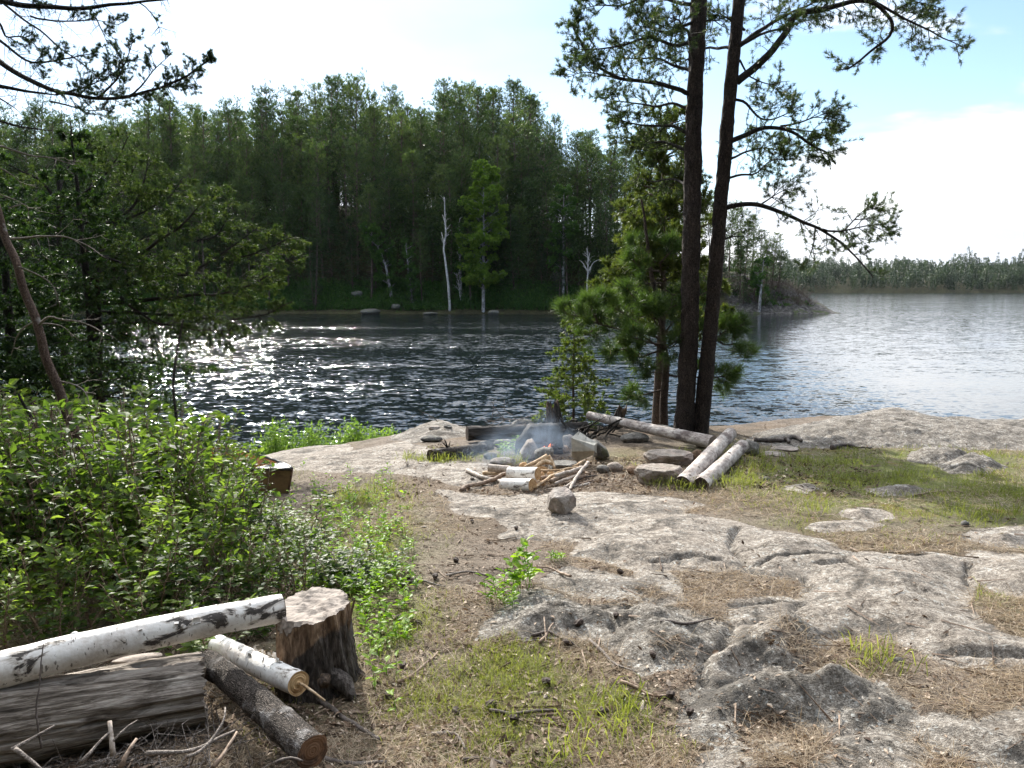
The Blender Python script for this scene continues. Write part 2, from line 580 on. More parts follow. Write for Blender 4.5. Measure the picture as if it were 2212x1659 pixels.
    M['young_bark'] = bark_mat('young_bark', (.03, .022, .018), (.19, .14, .11), (1, 1, .4), 34, .9, .015)
    M['dark_bark'] = bark_mat('dark_bark', (.012, .011, .010), (.075, .065, .055), (1, 1, .3), 34, .9, .02)
    M['log_bark'] = bark_mat('log_bark', (.02, .016, .013), (.17, .14, .12), (.3, 1, 1), 42, 1.0, .02, (.33, .31, .3))
    M['grey_twig'] = bark_mat('grey_twig', (.09, .075, .065), (.3, .26, .23), (1, 1, 1), 30, .5, .005)
    M['red_bark'] = bark_mat('red_bark', (.05, .03, .024), (.2, .14, .11), (1, 1, .4), 40, .7, .01, (.3, .28, .26))
    M['snag'] = bark_mat('snag', (.3, .28, .27), (.62, .6, .58), (1, 1, .3), 8, .5, .02)
    M['birch_far'] = bark_mat('birch_far', (.13, .12, .115), (.4, .39, .38), (1, 1, .5), 5, .4, .02)
    M['far_trunk'] = bark_mat('far_trunk', (.05, .038, .032), (.17, .125, .105), (1, 1, .2), 8, .6, .05)

    # birch bark: white, thin dark dashes round the stem, black scars, peeling tan
    def birch(name, scar=0.58):
        k = NT(name)
        c = k.coord('Object')
        n1, n2 = k.noise(c, 9, 5, .6), k.noise(c, 60, 4, .6)
        col = k.ramp(k.math('ADD', k.math('MULTIPLY', n1, .7), k.math('MULTIPLY', n2, .3)), (.35, (.48, .43, .39)), (.5, (.68, .65, .62)), (.65, (.8, .79, .77)))
        dash = k.noise(k.coord('Object', (75, 26, 26)), 1, 3, .5)
        col = k.mix(k.math('MULTIPLY', k.g(dash, .63, .67), .8), col, (.09, .075, .065))
        sc1 = k.noise(k.coord('Object', (6.0, 13, 13)), 1.0, 6, .66, .6)
        col = k.mix(k.g(sc1, scar - .05, scar), col, (.42, .38, .34))
        col = k.mix(k.g(sc1, scar, scar + .025), col, k.mix(n2, (.012, .011, .01), (.1, .085, .075)))
        h = k.math('ADD', k.math('MULTIPLY', n1, .5), k.math('SUBTRACT', k.math('MULTIPLY', n2, .3), k.math('MULTIPLY', k.g(sc1, scar, scar + .05), .5)))
        return k.finish(col, .6, k.bump(h, .6, .012), .35)
    M['birch'] = birch('birch_bark', .572)
    M['birch_short'] = birch('birch_bark_pale', .66)
    M['birch_round'] = birch('birch_bark_round', .6)
    # barkless silver log with pinkish grey patches
    k = NT('old_birch')
    c = k.coord('Object', (.5, 1, 1))
    n1, n2 = k.noise(c, 12, 6, .65), k.noise(c, 55, 5, .65)
    col = k.ramp(k.math('ADD', k.math('MULTIPLY', n1, .6), k.math('MULTIPLY', n2, .4)), (.36, (.13, .105, .095)), (.48, (.36, .31, .28)), (.62, (.6, .56, .52)))
    col = k.mix(k.math('MULTIPLY', k.g(k.noise(c, 5, 6, .7), .56, .66), .85), col, (.1, .075, .07))
    M['old_birch'] = k.finish(col, .8, k.bump(k.math('ADD', n1, k.math('MULTIPLY', n2, .5)), .8, .02), .25)
    # weathered grey timber, grain along the log
    k = NT('weathered')
    c = k.coord('Object', (.09, 1, 1))
    n1, n2 = k.noise(c, 26, 7, .68, .6), k.noise(c, 90, 5, .65)
    n3 = k.noise(k.coord('Object', (.6, 1, 1)), 6, 6, .65, .5)
    f = k.math('ADD', k.math('MULTIPLY', n1, .65), k.math('MULTIPLY', n2, .4))
    col = k.ramp(f, (.36, (.028, .022, .017)), (.47, (.15, .125, .103)), (.56, (.36, .315, .275)), (.66, (.58, .53, .48)))
    col = k.mix(k.math('MULTIPLY', k.g(n3, .53, .63), .6), col, (.06, .045, .034))
    M['weathered'] = k.finish(col, .85, k.bump(f, 1.0, .03), .25)
    k = NT('charred')
    c = k.coord('Object', (.2, 1, 1))
    n1 = k.noise(c, 30, 6, .65)
    M['charred'] = k.finish(k.ramp(n1, (.35, (.012, .011, .01)), (.55, (.05, .043, .038)), (.7, (.14, .12, .11))), .85, k.bump(n1, 1, .02), .25)

    # cut wood ends, split wood, driftwood sticks
    def cut(name, a, b, dark, freq=120):
        k = NT(name)
        c = k.coord('Object')
        w = k.n('ShaderNodeTexNoise', Vector=c, Scale=14, Detail=3).outputs['Fac']
        sx = k.n('ShaderNodeSeparateXYZ', Vector=c)
        r = k.math('SQRT', k.math('ADD', k.math('MULTIPLY', sx.outputs[1], sx.outputs[1]), k.math('MULTIPLY', sx.outputs[2], sx.outputs[2])))
        rings = k.math('SINE', k.math('ADD', k.math('MULTIPLY', r, freq * 6), k.math('MULTIPLY', w, 9)))
        n = k.noise(c, 60, 5, .65)
        col = k.mix(k.math('ADD', k.math('MULTIPLY', k.math('ADD', rings, 1), .22), k.math('MULTIPLY', n, .5)), a, b)
        col = k.mix(k.math('MULTIPLY', k.g(k.noise(c, 16, 4, .6), .5, .62), .8), col, dark)
        return k.finish(col, .8, k.bump(k.math('ADD', n, k.math('MULTIPLY', rings, .15)), .5, .008), .2)
    M['cut_fresh'] = cut('cut_fresh', (.62, .44, .25), (.42, .25, .11), (.3, .16, .07))
    M['cut_dark'] = cut('cut_dark', (.1, .07, .05), (.04, .03, .024), (.02, .016, .013))
    M['cut_grey'] = cut('cut_grey', (.36, .31, .27), (.2, .165, .14), (.07, .058, .05), 70)
    M['cut_rust'] = cut('cut_rust', (.24, .14, .085), (.13, .075, .045), (.06, .038, .028))

    def stick(name, d, m, l):
        k = NT(name)
        c = k.coord('Object')
        n = k.math('ADD', k.math('MULTIPLY', k.noise(c, 25, 5, .6), .6), k.math('MULTIPLY', k.noise(c, 90, 4, .6), .4))
        n3 = k.attr('tint').outputs['Fac']
        col = k.ramp(n, (.36, d), (.5, m), (.64, l))
        return k.finish(k.mix(k.math('MULTIPLY', n3, .35), col, d), .75, k.bump(n, .5, .008), .25)
    M['driftwood'] = stick('driftwood', (.2, .16, .13), (.42, .36, .31), (.62, .57, .52))
    M['tan_stick'] = stick('tan_stick', (.22, .13, .07), (.5, .36, .22), (.68, .56, .42))
    M['brown_stick'] = stick('brown_stick', (.09, .06, .045), (.24, .17, .12), (.42, .33, .26))
    M['dark_stick'] = stick('dark_stick', (.03, .024, .02), (.1, .08, .07), (.2, .17, .15))
    M['split'] = stick('split_wood', (.24, .12, .05), (.5, .31, .15), (.68, .5, .3))
    # stump sides: dark plates over reddish split wood
    k = NT('stump_side')
    c = k.coord('Object', (1, 1, .22))
    n1, n2 = k.noise(c, 28, 6, .65, .6), k.noise(c, 80, 4, .6)
    f = k.math('ADD', k.math('MULTIPLY', n1, .65), k.math('MULTIPLY', n2, .4))
    bark = k.ramp(f, (.38, (.014, .012, .011)), (.52, (.06, .05, .044)), (.66, (.19, .165, .15)))
    wood = k.ramp(f, (.38, (.05, .032, .022)), (.52, (.19, .125, .082)), (.66, (.4, .29, .2)))
    t = k.attr('tint').outputs['Fac']
    col = k.mix(k.g(k.math('ADD', t, k.math('MULTIPLY', k.math('SUBTRACT', k.noise(c, 10, 5, .6), .5), .5)), .42, .55), bark, wood)
    M['stump'] = k.finish(col, .85, k.bump(f, 1.0, .03), .2)

    # rocks
    M['rock'] = M_rock('grey_rock', ((.05, .047, .043), (.155, .145, .13), (.34, .32, .295)))
    M['rock_dark'] = M_rock('dark_rock', ((.03, .028, .026), (.1, .095, .088), (.24, .225, .21)), moss=.5)
    M['rock_soot'] = M_rock('sooty_rock', ((.03, .026, .022), (.13, .11, .09), (.3, .25, .2)), soot=1.0)
    M['rock_tan'] = M_rock('tan_rock', ((.1, .084, .07), (.27, .23, .195), (.46, .4, .35)), pink=.3)
    M['rock_pink'] = M_rock('pink_rock', ((.12, .1, .088), (.31, .27, .24), (.52, .47, .43)), pink=.25)
    M['rock_brown'] = M_rock('brown_rock', ((.07, .045, .03), (.2, .13, .085), (.34, .25, .17)))

    # foliage
    M['jack'] = foliage_mat('jack_pine_needles', (.02, .036, .015), (.05, .08, .028), (.105, .135, .045), .35, vary=0)
    M['bushy'] = foliage_mat('bushy_pine_needles', (.03, .05, .014), (.075, .1, .025), (.15, .165, .045), .4, vary=0)
    M['young'] = foliage_mat('young_pine_needles', (.022, .044, .014), (.055, .098, .026), (.125, .175, .05), .35, rough=.5, vary=0)
    M['candle'] = foliage_mat('pine_candle', (.5, .42, .22), (.62, .53, .3), (.7, .62, .4), .2, vary=0)
    M['hill_pine'] = foliage_mat('hill_pine_needles', (.016, .034, .012), (.045, .078, .024), (.11, .145, .045), .36, vary=.5)
    M['hill_spruce'] = foliage_mat('hill_spruce_needles', (.012, .028, .012), (.03, .06, .02), (.06, .1, .03), .25, vary=.5)
    M['birch_leaf'] = foliage_mat('birch_leaves', (.06, .12, .022), (.12, .2, .035), (.22, .31, .06), .48, vary=0)
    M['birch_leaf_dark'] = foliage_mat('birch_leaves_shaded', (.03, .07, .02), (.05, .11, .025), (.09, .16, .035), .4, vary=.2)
    M['far_forest'] = foliage_mat('far_forest', (.01, .024, .012), (.026, .05, .024), (.055, .085, .036), .2, vary=0)
    M['fir'] = foliage_mat('fir_needles', (.01, .03, .008), (.028, .06, .014), (.065, .11, .028), .3, vary=0)
    M['cedar'] = foliage_mat('cedar_sprays', (.016, .034, .012), (.046, .073, .023), (.105, .132, .038), .38, rough=.6, spec=.12, vary=0)
    M['spruce'] = foliage_mat('spruce_needles', (.012, .03, .014), (.032, .06, .024), (.07, .1, .04), .25, vary=0)
    M['sapling'] = foliage_mat('sapling_needles', (.04, .07, .014), (.09, .125, .025), (.17, .2, .05), .45, vary=0)
    M['shrub'] = foliage_mat('shrub_leaves', (.032, .06, .016), (.09, .142, .03), (.19, .25, .06), .54, rough=.5, spec=.22, vary=.6)
    M['shore_shrub'] = foliage_mat('shore_shrub_leaves', (.07, .14, .03), (.14, .22, .05), (.24, .32, .09), .45, vary=.1)
    M['seedling'] = foliage_mat('seedling_leaves', (.08, .16, .015), (.16, .27, .02), (.27, .38, .04), .5, vary=0)
    M['grass'] = foliage_mat('grass_blades', (.08, .095, .025), (.16, .18, .048), (.28, .28, .11), .48, vary=0)
    M['dry_grass'] = foliage_mat('dry_grass', (.18, .13, .085), (.37, .295, .21), (.57, .49, .38), .3, (1.2, 1.1, .9), .7, .2, vary=0)
    M['litter'] = foliage_mat('litter', (.05, .03, .02), (.23, .16, .11), (.55, .46, .37), .1, (1.1, 1, .9), .7, .2, vary=0)
    M['cone'] = NT('pine_cone').finish((.05, .035, .028), .8)
    # metal, canoe
    k = NT('sheet_metal')
    c = k.coord('Object')
    n = k.noise(c, 18, 5, .6)
    M['metal'] = k.finish(k.ramp(n, (.35, (.34, .325, .285)), (.62, (.52, .5, .45))), .42, k.bump(k.noise(c, 7, 2), .25, .02), .5, Metallic=.35)
    M['wire'] = NT('wire').finish((.09, .085, .08), .45, None, .5, Metallic=.8)
    k = NT('canoe_outside')
    n = k.noise(k.coord('Object', (.3, 1, 1)), 12, 5, .6)
    M['canoe_out'] = k.finish(k.ramp(n, (.35, (.12, .07, .035)), (.6, (.27, .17, .085))), .35, None, .5)
    k = NT('canoe_inside')
    n = k.noise(k.coord('Object', (.3, 1, 1)), 15, 5, .6)
    M['canoe_in'] = k.finish(k.ramp(n, (.35, (.36, .15, .04)), (.6, (.58, .29, .1))), .4, None, .5)
    M['canoe_trim'] = NT('canoe_trim').finish((.03, .025, .022), .4, None, .5)
    M['canoe_seat'] = NT('canoe_seat').finish((.62, .6, .57), .5, None, .4)
    # flame, smoke
    k = NT('flame')
    e = k.n('ShaderNodeEmission', Color=(1, .22, .1, 1), Strength=1.6)
    tr = k.n('ShaderNodeBsdfTransparent')
    ms = k.n('ShaderNodeMixShader', Fac=.55)
    k.nt.links.new(tr.outputs[0], ms.inputs[1])
    k.nt.links.new(e.outputs[0], ms.inputs[2])
    k.nt.links.new(ms.outputs[0], k.out.inputs['Surface'])
    M['flame'] = k.m
    k = NT('smoke')
    c = k.coord('Object')
    gr = k.n('ShaderNodeTexGradient', Vector=c, _gradient_type='SPHERICAL').outputs['Fac']
    nz = k.noise(k.coord('Object', (1.2, 1.2, 1.0)), 2.4, 5, .6, .8)
    d = k.math('MULTIPLY', k.math('POWER', gr, 1.3), k.g(nz, .36, .72))
    v = k.n('ShaderNodeVolumePrincipled', Color=(.62, .78, 1, 1), Density=k.math('MULTIPLY', d, 2.3), Anisotropy=.1)
    k.nt.links.new(v.outputs[0], k.out.inputs['Volume'])
    M['smoke'] = k.m


make_materials()

# ------------------------------------------------------------------ ground height
_cx = np.array([-40, -9, -6, -3.5, -2.4, -1, 1, 2.2, 3.0, 4.6, 6.6, 9, 40.])
_cy = np.array([9.5, 9.8, 10.0, 10.4, 10.6, 10.8, 10.3, 10.0, 11.0, 11.8, 12.0, 12.2, 12.])
_cz = np.array([.6, .5, .48, .58, .72, .95, 1.05, 1.08, .95, .955, .86, .82, .8])


def base_z(x, y):
    x, y = np.asarray(x, float), np.asarray(y, float)
    yc = np.interp(x, _cx, _cy)
    zc = np.interp(x, _cx, _cz)
    t = np.clip((y - 3.0) / (yc - 3.0), 0, 1)
    z = 1.2 + (zc - 1.2) * (t * t * (1.6 - .6 * t))
    over = np.clip(y - yc + .25, 0, None)
    z = z - np.where(over > 0, 0.62 * over ** 1.55, 0)
    return np.maximum(z, -2.5)


def at0(u, v):
    r = ray(u, v)
    k = np.linspace(1.5, 16, 1500)
    P = np.array([0, 0, CAM_Z]) + k[:, None] * r[None]
    h = P[:, 2] - base_z(P[:, 0], P[:, 1])
    i = np.argmax(h < 0) if (h < 0).any() else len(k) - 1
    return P[i]


def zoomA(pts):
    return [(x * .55 + 995.4, y * .55 + 1106) for x, y in pts]


def zoomB(pts):
    return [(x * .375 + 829.5, y * .375 + 829.5) for x, y in pts]


# bare rock: outline in the photo, height in metres, ramp width, tone (0 dark .. 1 light), roughness of the top
ROCKS = [
    (zoomA([(75, 510), (160, 390), (250, 310), (330, 310), (440, 360), (560, 390), (700, 365), (820, 385), (900, 415), (1000, 440), (1030, 470), (1000, 560), (930, 590), (800, 612), (690, 630), (600, 565), (540, 500), (430, 480), (300, 480), (250, 490), (110, 525)]), .13, .24, .15, .03),
    (zoomA([(350, 262), (390, 225), (560, 250), (690, 275), (700, 238), (790, 238), (850, 290), (885, 350), (800, 362), (600, 342), (480, 322), (410, 290)]), .05, .12, .55, .015),
    (zoomA([(430, 165), (520, 90), (600, 42), (730, 25), (900, 30), (1040, 42), (1085, 72), (1075, 130), (1060, 165), (1055, 212), (1000, 225), (850, 212), (700, 225), (560, 192)]), .07, .16, .85, .015),
    (zoomA([(1095, 75), (1250, 80), (1440, 118), (1500, 152), (1650, 162), (1850, 172), (1960, 182), (1965, 215), (1985, 260), (1990, 340), (1930, 370), (2000, 430), (2120, 480), (2400, 560), (2400, 640), (2212, 610), (2000, 620), (1880, 590), (1830, 560), (1700, 500), (1600, 490), (1430, 480), (1330, 490), (1200, 420), (1060, 450), (1050, 410), (1090, 370), (1200, 350), (1340, 360), (1350, 270), (1200, 250), (1100, 230), (1085, 180)]), .09, .2, .72, .02),
    (zoomA([(1040, 455), (1250, 425), (1400, 418), (1425, 480), (1380, 540), (1360, 590), (1250, 612), (1200, 602), (1100, 640), (1000, 695), (992, 600), (1020, 520)]), .14, .16, .5, .02),
    (zoomA([(945, 730), (1060, 668), (1200, 642), (1400, 618), (1530, 630), (1650, 680), (1740, 740), (1760, 790), (1790, 850), (1700, 872), (1500, 842), (1300, 862), (1150, 882), (1000, 912), (930, 880), (925, 800)]), .14, .2, .2, .05),
    (zoomA([(1790, 835), (1900, 792), (2050, 832), (2212, 780), (2400, 800), (2400, 1060), (2100, 1000), (1900, 945)]), .10, .2, .35, .05),
    (zoomA([(2000, 165), (2212, 172), (2400, 190), (2400, 330), (2212, 315), (2100, 305), (1990, 235)]), .09, .2, .7, .02),
    (zoomA([(960, 1005), (1150, 945), (1400, 885), (1700, 885), (1800, 955), (1700, 1040), (1300, 1100), (900, 1100)]), .06, .2, .4, .04),
    (zoomA([(1380, 60), (1420, 45), (1560, 42), (1640, 50), (1560, 68), (1420, 72)]), .04, .12, .9, .01),
    (zoomA([(1990, 100), (2080, 70), (2212, 45), (2400, 30), (2400, 120), (2212, 135), (2090, 130)]), .06, .15, .85, .015),
    (zoomA([(1500, 5), (1560, -8), (1660, -2), (1670, 20), (1590, 32), (1510, 20)]), .04, .1, .9, .01),
    (zoomB([(-600, 430), (-300, 475), (0, 468), (300, 453), (600, 458), (640, 510), (760, 560), (560, 600), (430, 585), (330, 548), (150, 518), (0, 512), (-300, 505), (-560, 470)]), .05, .2, 1, .01),
    (zoomB([(320, 615), (450, 638), (600, 650), (900, 640), (1250, 628), (1500, 650), (1850, 690), (1720, 742), (1500, 752), (1300, 762), (1200, 820), (1210, 888), (900, 895), (730, 888), (720, 830), (640, 780), (430, 745), (420, 690)]), .045, .18, .95, .012),
    (zoomB([(1200, 800), (1300, 775), (1700, 752), (2000, 795), (2212, 850), (2260, 890), (1900, 900), (1400, 905), (1215, 890)]), .05, .16, .95, .012),
    # smooth light slabs that run down to the water beside the canoe
    ([(545, 1010), (575, 962), (640, 955), (700, 958), (760, 975), (830, 962), (870, 955), (915, 968), (940, 985), (860, 992), (960, 1000), (1060, 1002), (1080, 1024), (1000, 1036), (930, 1030), (800, 1012), (640, 1016)], .07, .3, 1, .012),
    ([(850, 950), (868, 920), (900, 909), (940, 910), (1000, 916), (1015, 940), (960, 948), (900, 955)], .10, .3, .4, .02),
    # the rock point on the shore
    ([(1590, 960), (1640, 935), (1720, 918), (1800, 905), (1900, 900), (2050, 908), (2260, 914), (2500, 915), (2500, 975), (2230, 972), (2000, 966), (1860, 968), (1740, 966), (1660, 960)], .12, .45, .28, .03),
    ([(1960, 985), (1975, 978), (2040, 975), (2090, 985), (2070, 998), (1990, 1000)], .07, .12, .2, .02),
    ([(2040, 1008), (2080, 990), (2130, 992), (2160, 1008), (2120, 1020), (2060, 1020)], .08, .12, .2, .02),
    ([(1690, 1056), (1710, 1048), (1745, 1047), (1760, 1054), (1730, 1062)], .04, .08, .8, .01),
    ([(1880, 1058), (1920, 1048), (1970, 1050), (2000, 1056), (1960, 1066), (1900, 1066)], .05, .1, .6, .01),
]
CRACKS = [zoomA(p) for p in (
    [(1090, 75), (1078, 150), (1082, 215)], [(1042, 430), (1015, 510), (995, 610), (985, 690)], [(560, 480), (565, 430), (640, 380), (770, 375), (830, 400)],
    [(1450, 128), (1560, 150), (1700, 158), (1850, 172)], [(1980, 200), (1985, 290)], [(1400, 232), (1530, 236)], [(1650, 212), (1750, 230)],
    [(1350, 270), (1360, 320)], [(1040, 380), (1200, 365), (1330, 372)], [(1300, 370), (1310, 420)], [(1860, 570), (2000, 580), (2212, 575)],
    [(1420, 480), (1560, 490)], [(1230, 590), (1360, 600)], [(1050, 690), (1200, 650)], [(1150, 860), (1400, 850)], [(760, 200), (900, 180), (1000, 190)], [(1100, 205), (1300, 200), (1500, 195)])]


def nonuni(lo, f0, f1, hi, h, g):
    a = list(np.arange(f0, f1 + h * .5, h))
    d, x = h, a[-1]
    while x < hi:
        d *= g
        x += d
        a.append(x)
    d, x = h, a[0]
    b = []
    while x > lo:
        d *= g
        x -= d
        b.append(x)
    return np.array(b[::-1] + a)


GX = nonuni(-45, -3.6, 5.6, 45, .02, 1.05)
GY = nonuni(-6, 2.2, 8.4, 26, .02, 1.018)
XX, YY = np.meshgrid(GX, GY)


def seg_dist(px, py, a, b):
    dx, dy = b[0] - a[0], b[1] - a[1]
    t = np.clip(((px - a[0]) * dx + (py - a[1]) * dy) / (dx * dx + dy * dy + 1e-9), 0, 1)
    return np.hypot(px - a[0] - t * dx, py - a[1] - t * dy)


def make_ground():
    Z = base_z(XX, YY)
    wx = XX + .09 * fbm(XX * 2.2, YY * 2.2, 3, 4, .55)
    wy = YY + .09 * fbm(XX * 2.2 + 31, YY * 2.2, 4, 4, .55)
    rock = np.zeros_like(Z)
    tone = np.full_like(Z, .6)
    add = np.zeros_like(Z)
    f1 = fbm(XX * 1.7, YY * 1.7, 11, 6, .6)
    f2 = fbm(XX * 6, YY * 6, 12, 5, .62)
    rid = 1 - np.abs(fbm(XX * 2.6 + .6 * f1, YY * 3.6, 14, 5, .55)) * 2
    rid2 = 1 - np.abs(fbm(XX * .9 + .3 * f1, YY * 2.4 + .5 * f1, 15, 4, .5)) * 2
    for poly, H, Wd, tn, rg in ROCKS:
        W = np.array([at0(u, v)[:2] for u, v in poly])
        m = .5
        js = np.searchsorted(GX, [W[:, 0].min() - m, W[:, 0].max() + m])
        is_ = np.searchsorted(GY, [W[:, 1].min() - m, W[:, 1].max() + m])
        sl = (slice(is_[0], is_[1]), slice(js[0], js[1]))
        px, py = wx[sl], wy[sl]
        ins = np.zeros(px.shape, bool)
        dm = np.full(px.shape, 9.0)
        for i in range(len(W)):
            a, b = W[i], W[(i + 1) % len(W)]
            dm = np.minimum(dm, seg_dist(px, py, a, b))
            c = ((a[1] > py) != (b[1] > py)) & (px < (b[0] - a[0]) * (py - a[1]) / (b[1] - a[1] + 1e-12) + a[0])
            ins ^= c
        d = np.where(ins, dm, -dm) + .05
        q = sstep(0, Wd * 1.7, d)
        prof = H * (.62 if tn > .5 else 1.0) * q * (1 + .5 * f1[sl]) + q * rg * (.9 * f2[sl] + .6 * f1[sl])
        better = prof > add[sl]
        add[sl] = np.where(better, prof, add[sl])
        mk = sstep(-.02, .03, d)
        tone[sl] = np.where(mk > rock[sl], tn, tone[sl])
        rock[sl] = np.maximum(rock[sl], mk)
    # litter drifts over low rock
    drift = sstep(.42, .6, fbm(XX * 1.1, YY * 1.5, 44, 5, .6) + .25 * f2) * (YY < 6.6)
    rock = rock * (1 - .9 * drift)
    # ledges and joints
    led = sstep(.80, .99, rid) * rock
    add -= led * .007 + sstep(.9, 1.0, rid2) * rock * .012
    for line in CRACKS:
        W = np.array([at0(u, v)[:2] for u, v in line])
        for a, b in zip(W[:-1], W[1:]):
            d = seg_dist(wx, wy, a, b)
            g = np.exp(-(d / .018) ** 2)
            add -= .026 * g * (.3 + rock)
            tone -= .45 * np.exp(-(d / .022) ** 2) * rock
    Z = Z + add
    near = sstep(16, 9, YY)
    Z += near * ((1 - rock) * (.022 * fbm(XX * 1.2, YY * 1.2, 21, 4) + .014 * fbm(XX * 8, YY * 8, 22, 4, .6)) + rock * (1.5 - tone) * (.010 * fbm(XX * 9, YY * 12, 23, 5, .7) + .010 * fbm(XX * 19, YY * 24, 27, 3, .7)))
    Z += sstep(10, 20, np.abs(XX)) * .5 * fbm(XX * .2, YY * .2, 25, 4)
    tone = np.clip(tone + .22 * f1 + .16 * f2 - .3 * led, 0, 1)
    # green: grass patches
    gr = np.zeros_like(Z)
    for u, v, su, sv, amp in ((1900, 1020, 300, 55, 1.25), (2150, 1080, 260, 60, 1.1), (1680, 1020, 130, 50, 1.1), (1850, 1075, 240, 36, .8), (2050, 990, 250, 30, 1.0), (1350, 985, 60, 18, .5), (1800, 1130, 200, 18, .4), (900, 1180, 90, 60, .28), (900, 985, 70, 14, .9), (1000, 985, 80, 14, .6),
                              (1130, 1450, 170, 70, .62), (1330, 1560, 110, 80, .9), (980, 1540, 190, 90, .6), (800, 1230, 90, 120, 1.1), (750, 1110, 80, 60, .9), (1080, 1600, 260, 60, .7), (860, 1330, 90, 60, .8), (1250, 1490, 90, 30, .45), (800, 1400, 80, 60, .6), (2180, 1310, 80, 50, .7), (1880, 1440, 60, 14, .5)):
        c = at0(u, v)
        ex = at0(u + su, v)
        ey = at0(u, v - sv)
        gr = np.maximum(gr, amp * np.exp(-((XX - c[0]) / (ex[0] - c[0])) ** 2 - ((YY - c[1]) / (ey[1] - c[1])) ** 2))
    gr = np.maximum(gr, sstep(-1.6, -3.2, XX) * .8)
    gr *= np.clip(1.0 + .7 * f1 + .5 * f2, .15, 1.3)
    gr = np.clip(gr * (1 - .95 * rock), 0, 1)
    return Z, rock, tone, gr


ZZ, ROCK, TONE, GREEN = make_ground()


def sample(A, x, y):
    x, y = np.asarray(x, float), np.asarray(y, float)
    j = np.clip(np.searchsorted(GX, x) - 1, 0, len(GX) - 2)
    i = np.clip(np.searchsorted(GY, y) - 1, 0, len(GY) - 2)
    fx = np.clip((x - GX[j]) / (GX[j + 1] - GX[j]), 0, 1)
    fy = np.clip((y - GY[i]) / (GY[i + 1] - GY[i]), 0, 1)
    return (A[i, j] * (1 - fx) + A[i, j + 1] * fx) * (1 - fy) + (A[i + 1, j] * (1 - fx) + A[i + 1, j + 1] * fx) * fy


def gz(x, y):
    return sample(ZZ, x, y)


def at(u, v):
    r = ray(u, v)
    k = np.linspace(1.5, 16, 2500)
    P = np.array([0, 0, CAM_Z]) + k[:, None] * r[None]
    h = P[:, 2] - gz(P[:, 0], P[:, 1])
    i = np.argmax(h < 0) if (h < 0).any() else len(k) - 1
    return P[i]


def ground_at(u, y):
    x = pt(u, 700, y)[0]
    return np.array([x, y, float(gz(x, y)) - .05])


def grid_mesh(name, X, Y, Z, mat, cols=None):
    ny, nx = Z.shape
    mb = MB()
    i = np.arange(ny - 1)[:, None] * nx
    j = np.arange(nx - 1)[None]
    Q = np.stack([i + j, i + j + 1, i + nx + j + 1, i + nx + j], -1).reshape(-1, 4)
    mb.add(np.stack([X, Y, Z], -1).reshape(-1, 3), Q)
    o = mb.build(name, mat, None, True)
    if cols is not None:
        a = o.data.color_attributes.new('gm', 'FLOAT_COLOR', 'POINT')
        c = np.ones((ny * nx, 4), np.float32)
        for q in range(3):
            c[:, q] = cols[q].ravel()
        a.data.foreach_set('color', c.ravel())
    return tag(o, kind='structure')


grid_mesh('ground', XX, YY, ZZ, M['ground'], (ROCK, TONE, GREEN))

# water: one sheet to the horizon
mb = MB()
mb.add([(-1200, -60, 0), (1600, -60, 0), (1600, 1500, 0), (-1200, 1500, 0)], [(0, 1, 2, 3)])
tag(mb.build('water', M['water']), kind='structure')

# ------------------------------------------------------------------ the hill across the cove and the far shore
hx = np.concatenate([np.arange(-170, -80, 4.0), np.arange(-80, 60, 1.0)])
hy = np.arange(84, 190, 1.0)
HX, HY = np.meshgrid(hx, hy)
_kx = np.array([-170, -90, -60, -38, -25, -12, 0, 6, 13, 21, 27, 31, 34, 37, 39, 44.])
_kz = np.array([10., 11, 12, 13.6, 14.6, 14.2, 15.6, 12.2, 9.8, 7.4, 5.6, 4.4, 3.2, 1.3, -.3, -2])


def hill_z(x, y):
    x, y = np.asarray(x, float), np.asarray(y, float)
    ys = 91 + 1.5 * vnoise(x * .08, x * 0 + 2.3, 5) + .6 * vnoise(x * .4, x * 0, 6)
    cz = np.interp(x, _kx, _kz)
    w = np.interp(x, [-200, 12, 24, 34, 60], [27, 25, 14, 7, 5])
    t = (y - ys) / w
    up = np.clip(t, 0, 1)
    z = cz * (1 - (1 - up) ** 1.7) - np.clip(-t, 0, 1) * 2
    back = np.interp(x, [-200, 10, 25, 40], [150, 126, 112, 102])
    z = z - np.clip((y - back) / 25, 0, 1) * (cz + 3)
    return z + (.5 * fbm(x * .25, y * .25, 8, 4) + .25 * fbm(x * .9, y * .9, 9, 4)) * np.clip(t * 3, 0, 1)


rk = sstep(22, 29, HX) * sstep(6.5, 3.0, hill_z(HX, HY)) + .5 * sstep(.25, .5, fbm(HX * .12, HY * .12, 12, 3)) * (HX > -15)
grid_mesh('hill', HX, HY, hill_z(HX, HY), M['hill'], (np.clip(rk, 0, 1), rk * 0, rk * 0))

fx = np.arange(-300, 1500, 12.0)
fy = np.concatenate([np.arange(648, 720, 4.0), np.arange(720, 900, 20.0)])
FX, FY = np.meshgrid(fx, fy)


def far_z(x, y):
    ys = 662 + 14 * fbm(x * .006, x * 0, 31, 3)
    top = 13 + 9 * vnoise(x * .007, x * 0 + 4, 33) + 4 * vnoise(x * .03, x * 0 + 4, 34)
    t = np.clip((y - ys) / 110, -.2, 1)
    return np.where(t < 0, t * 20, top * t ** .7 * 1.2) - .2


grid_mesh('far_shore', FX, FY, far_z(FX, FY), M['hill'], (FX * 0, FX * 0, FX * 0))

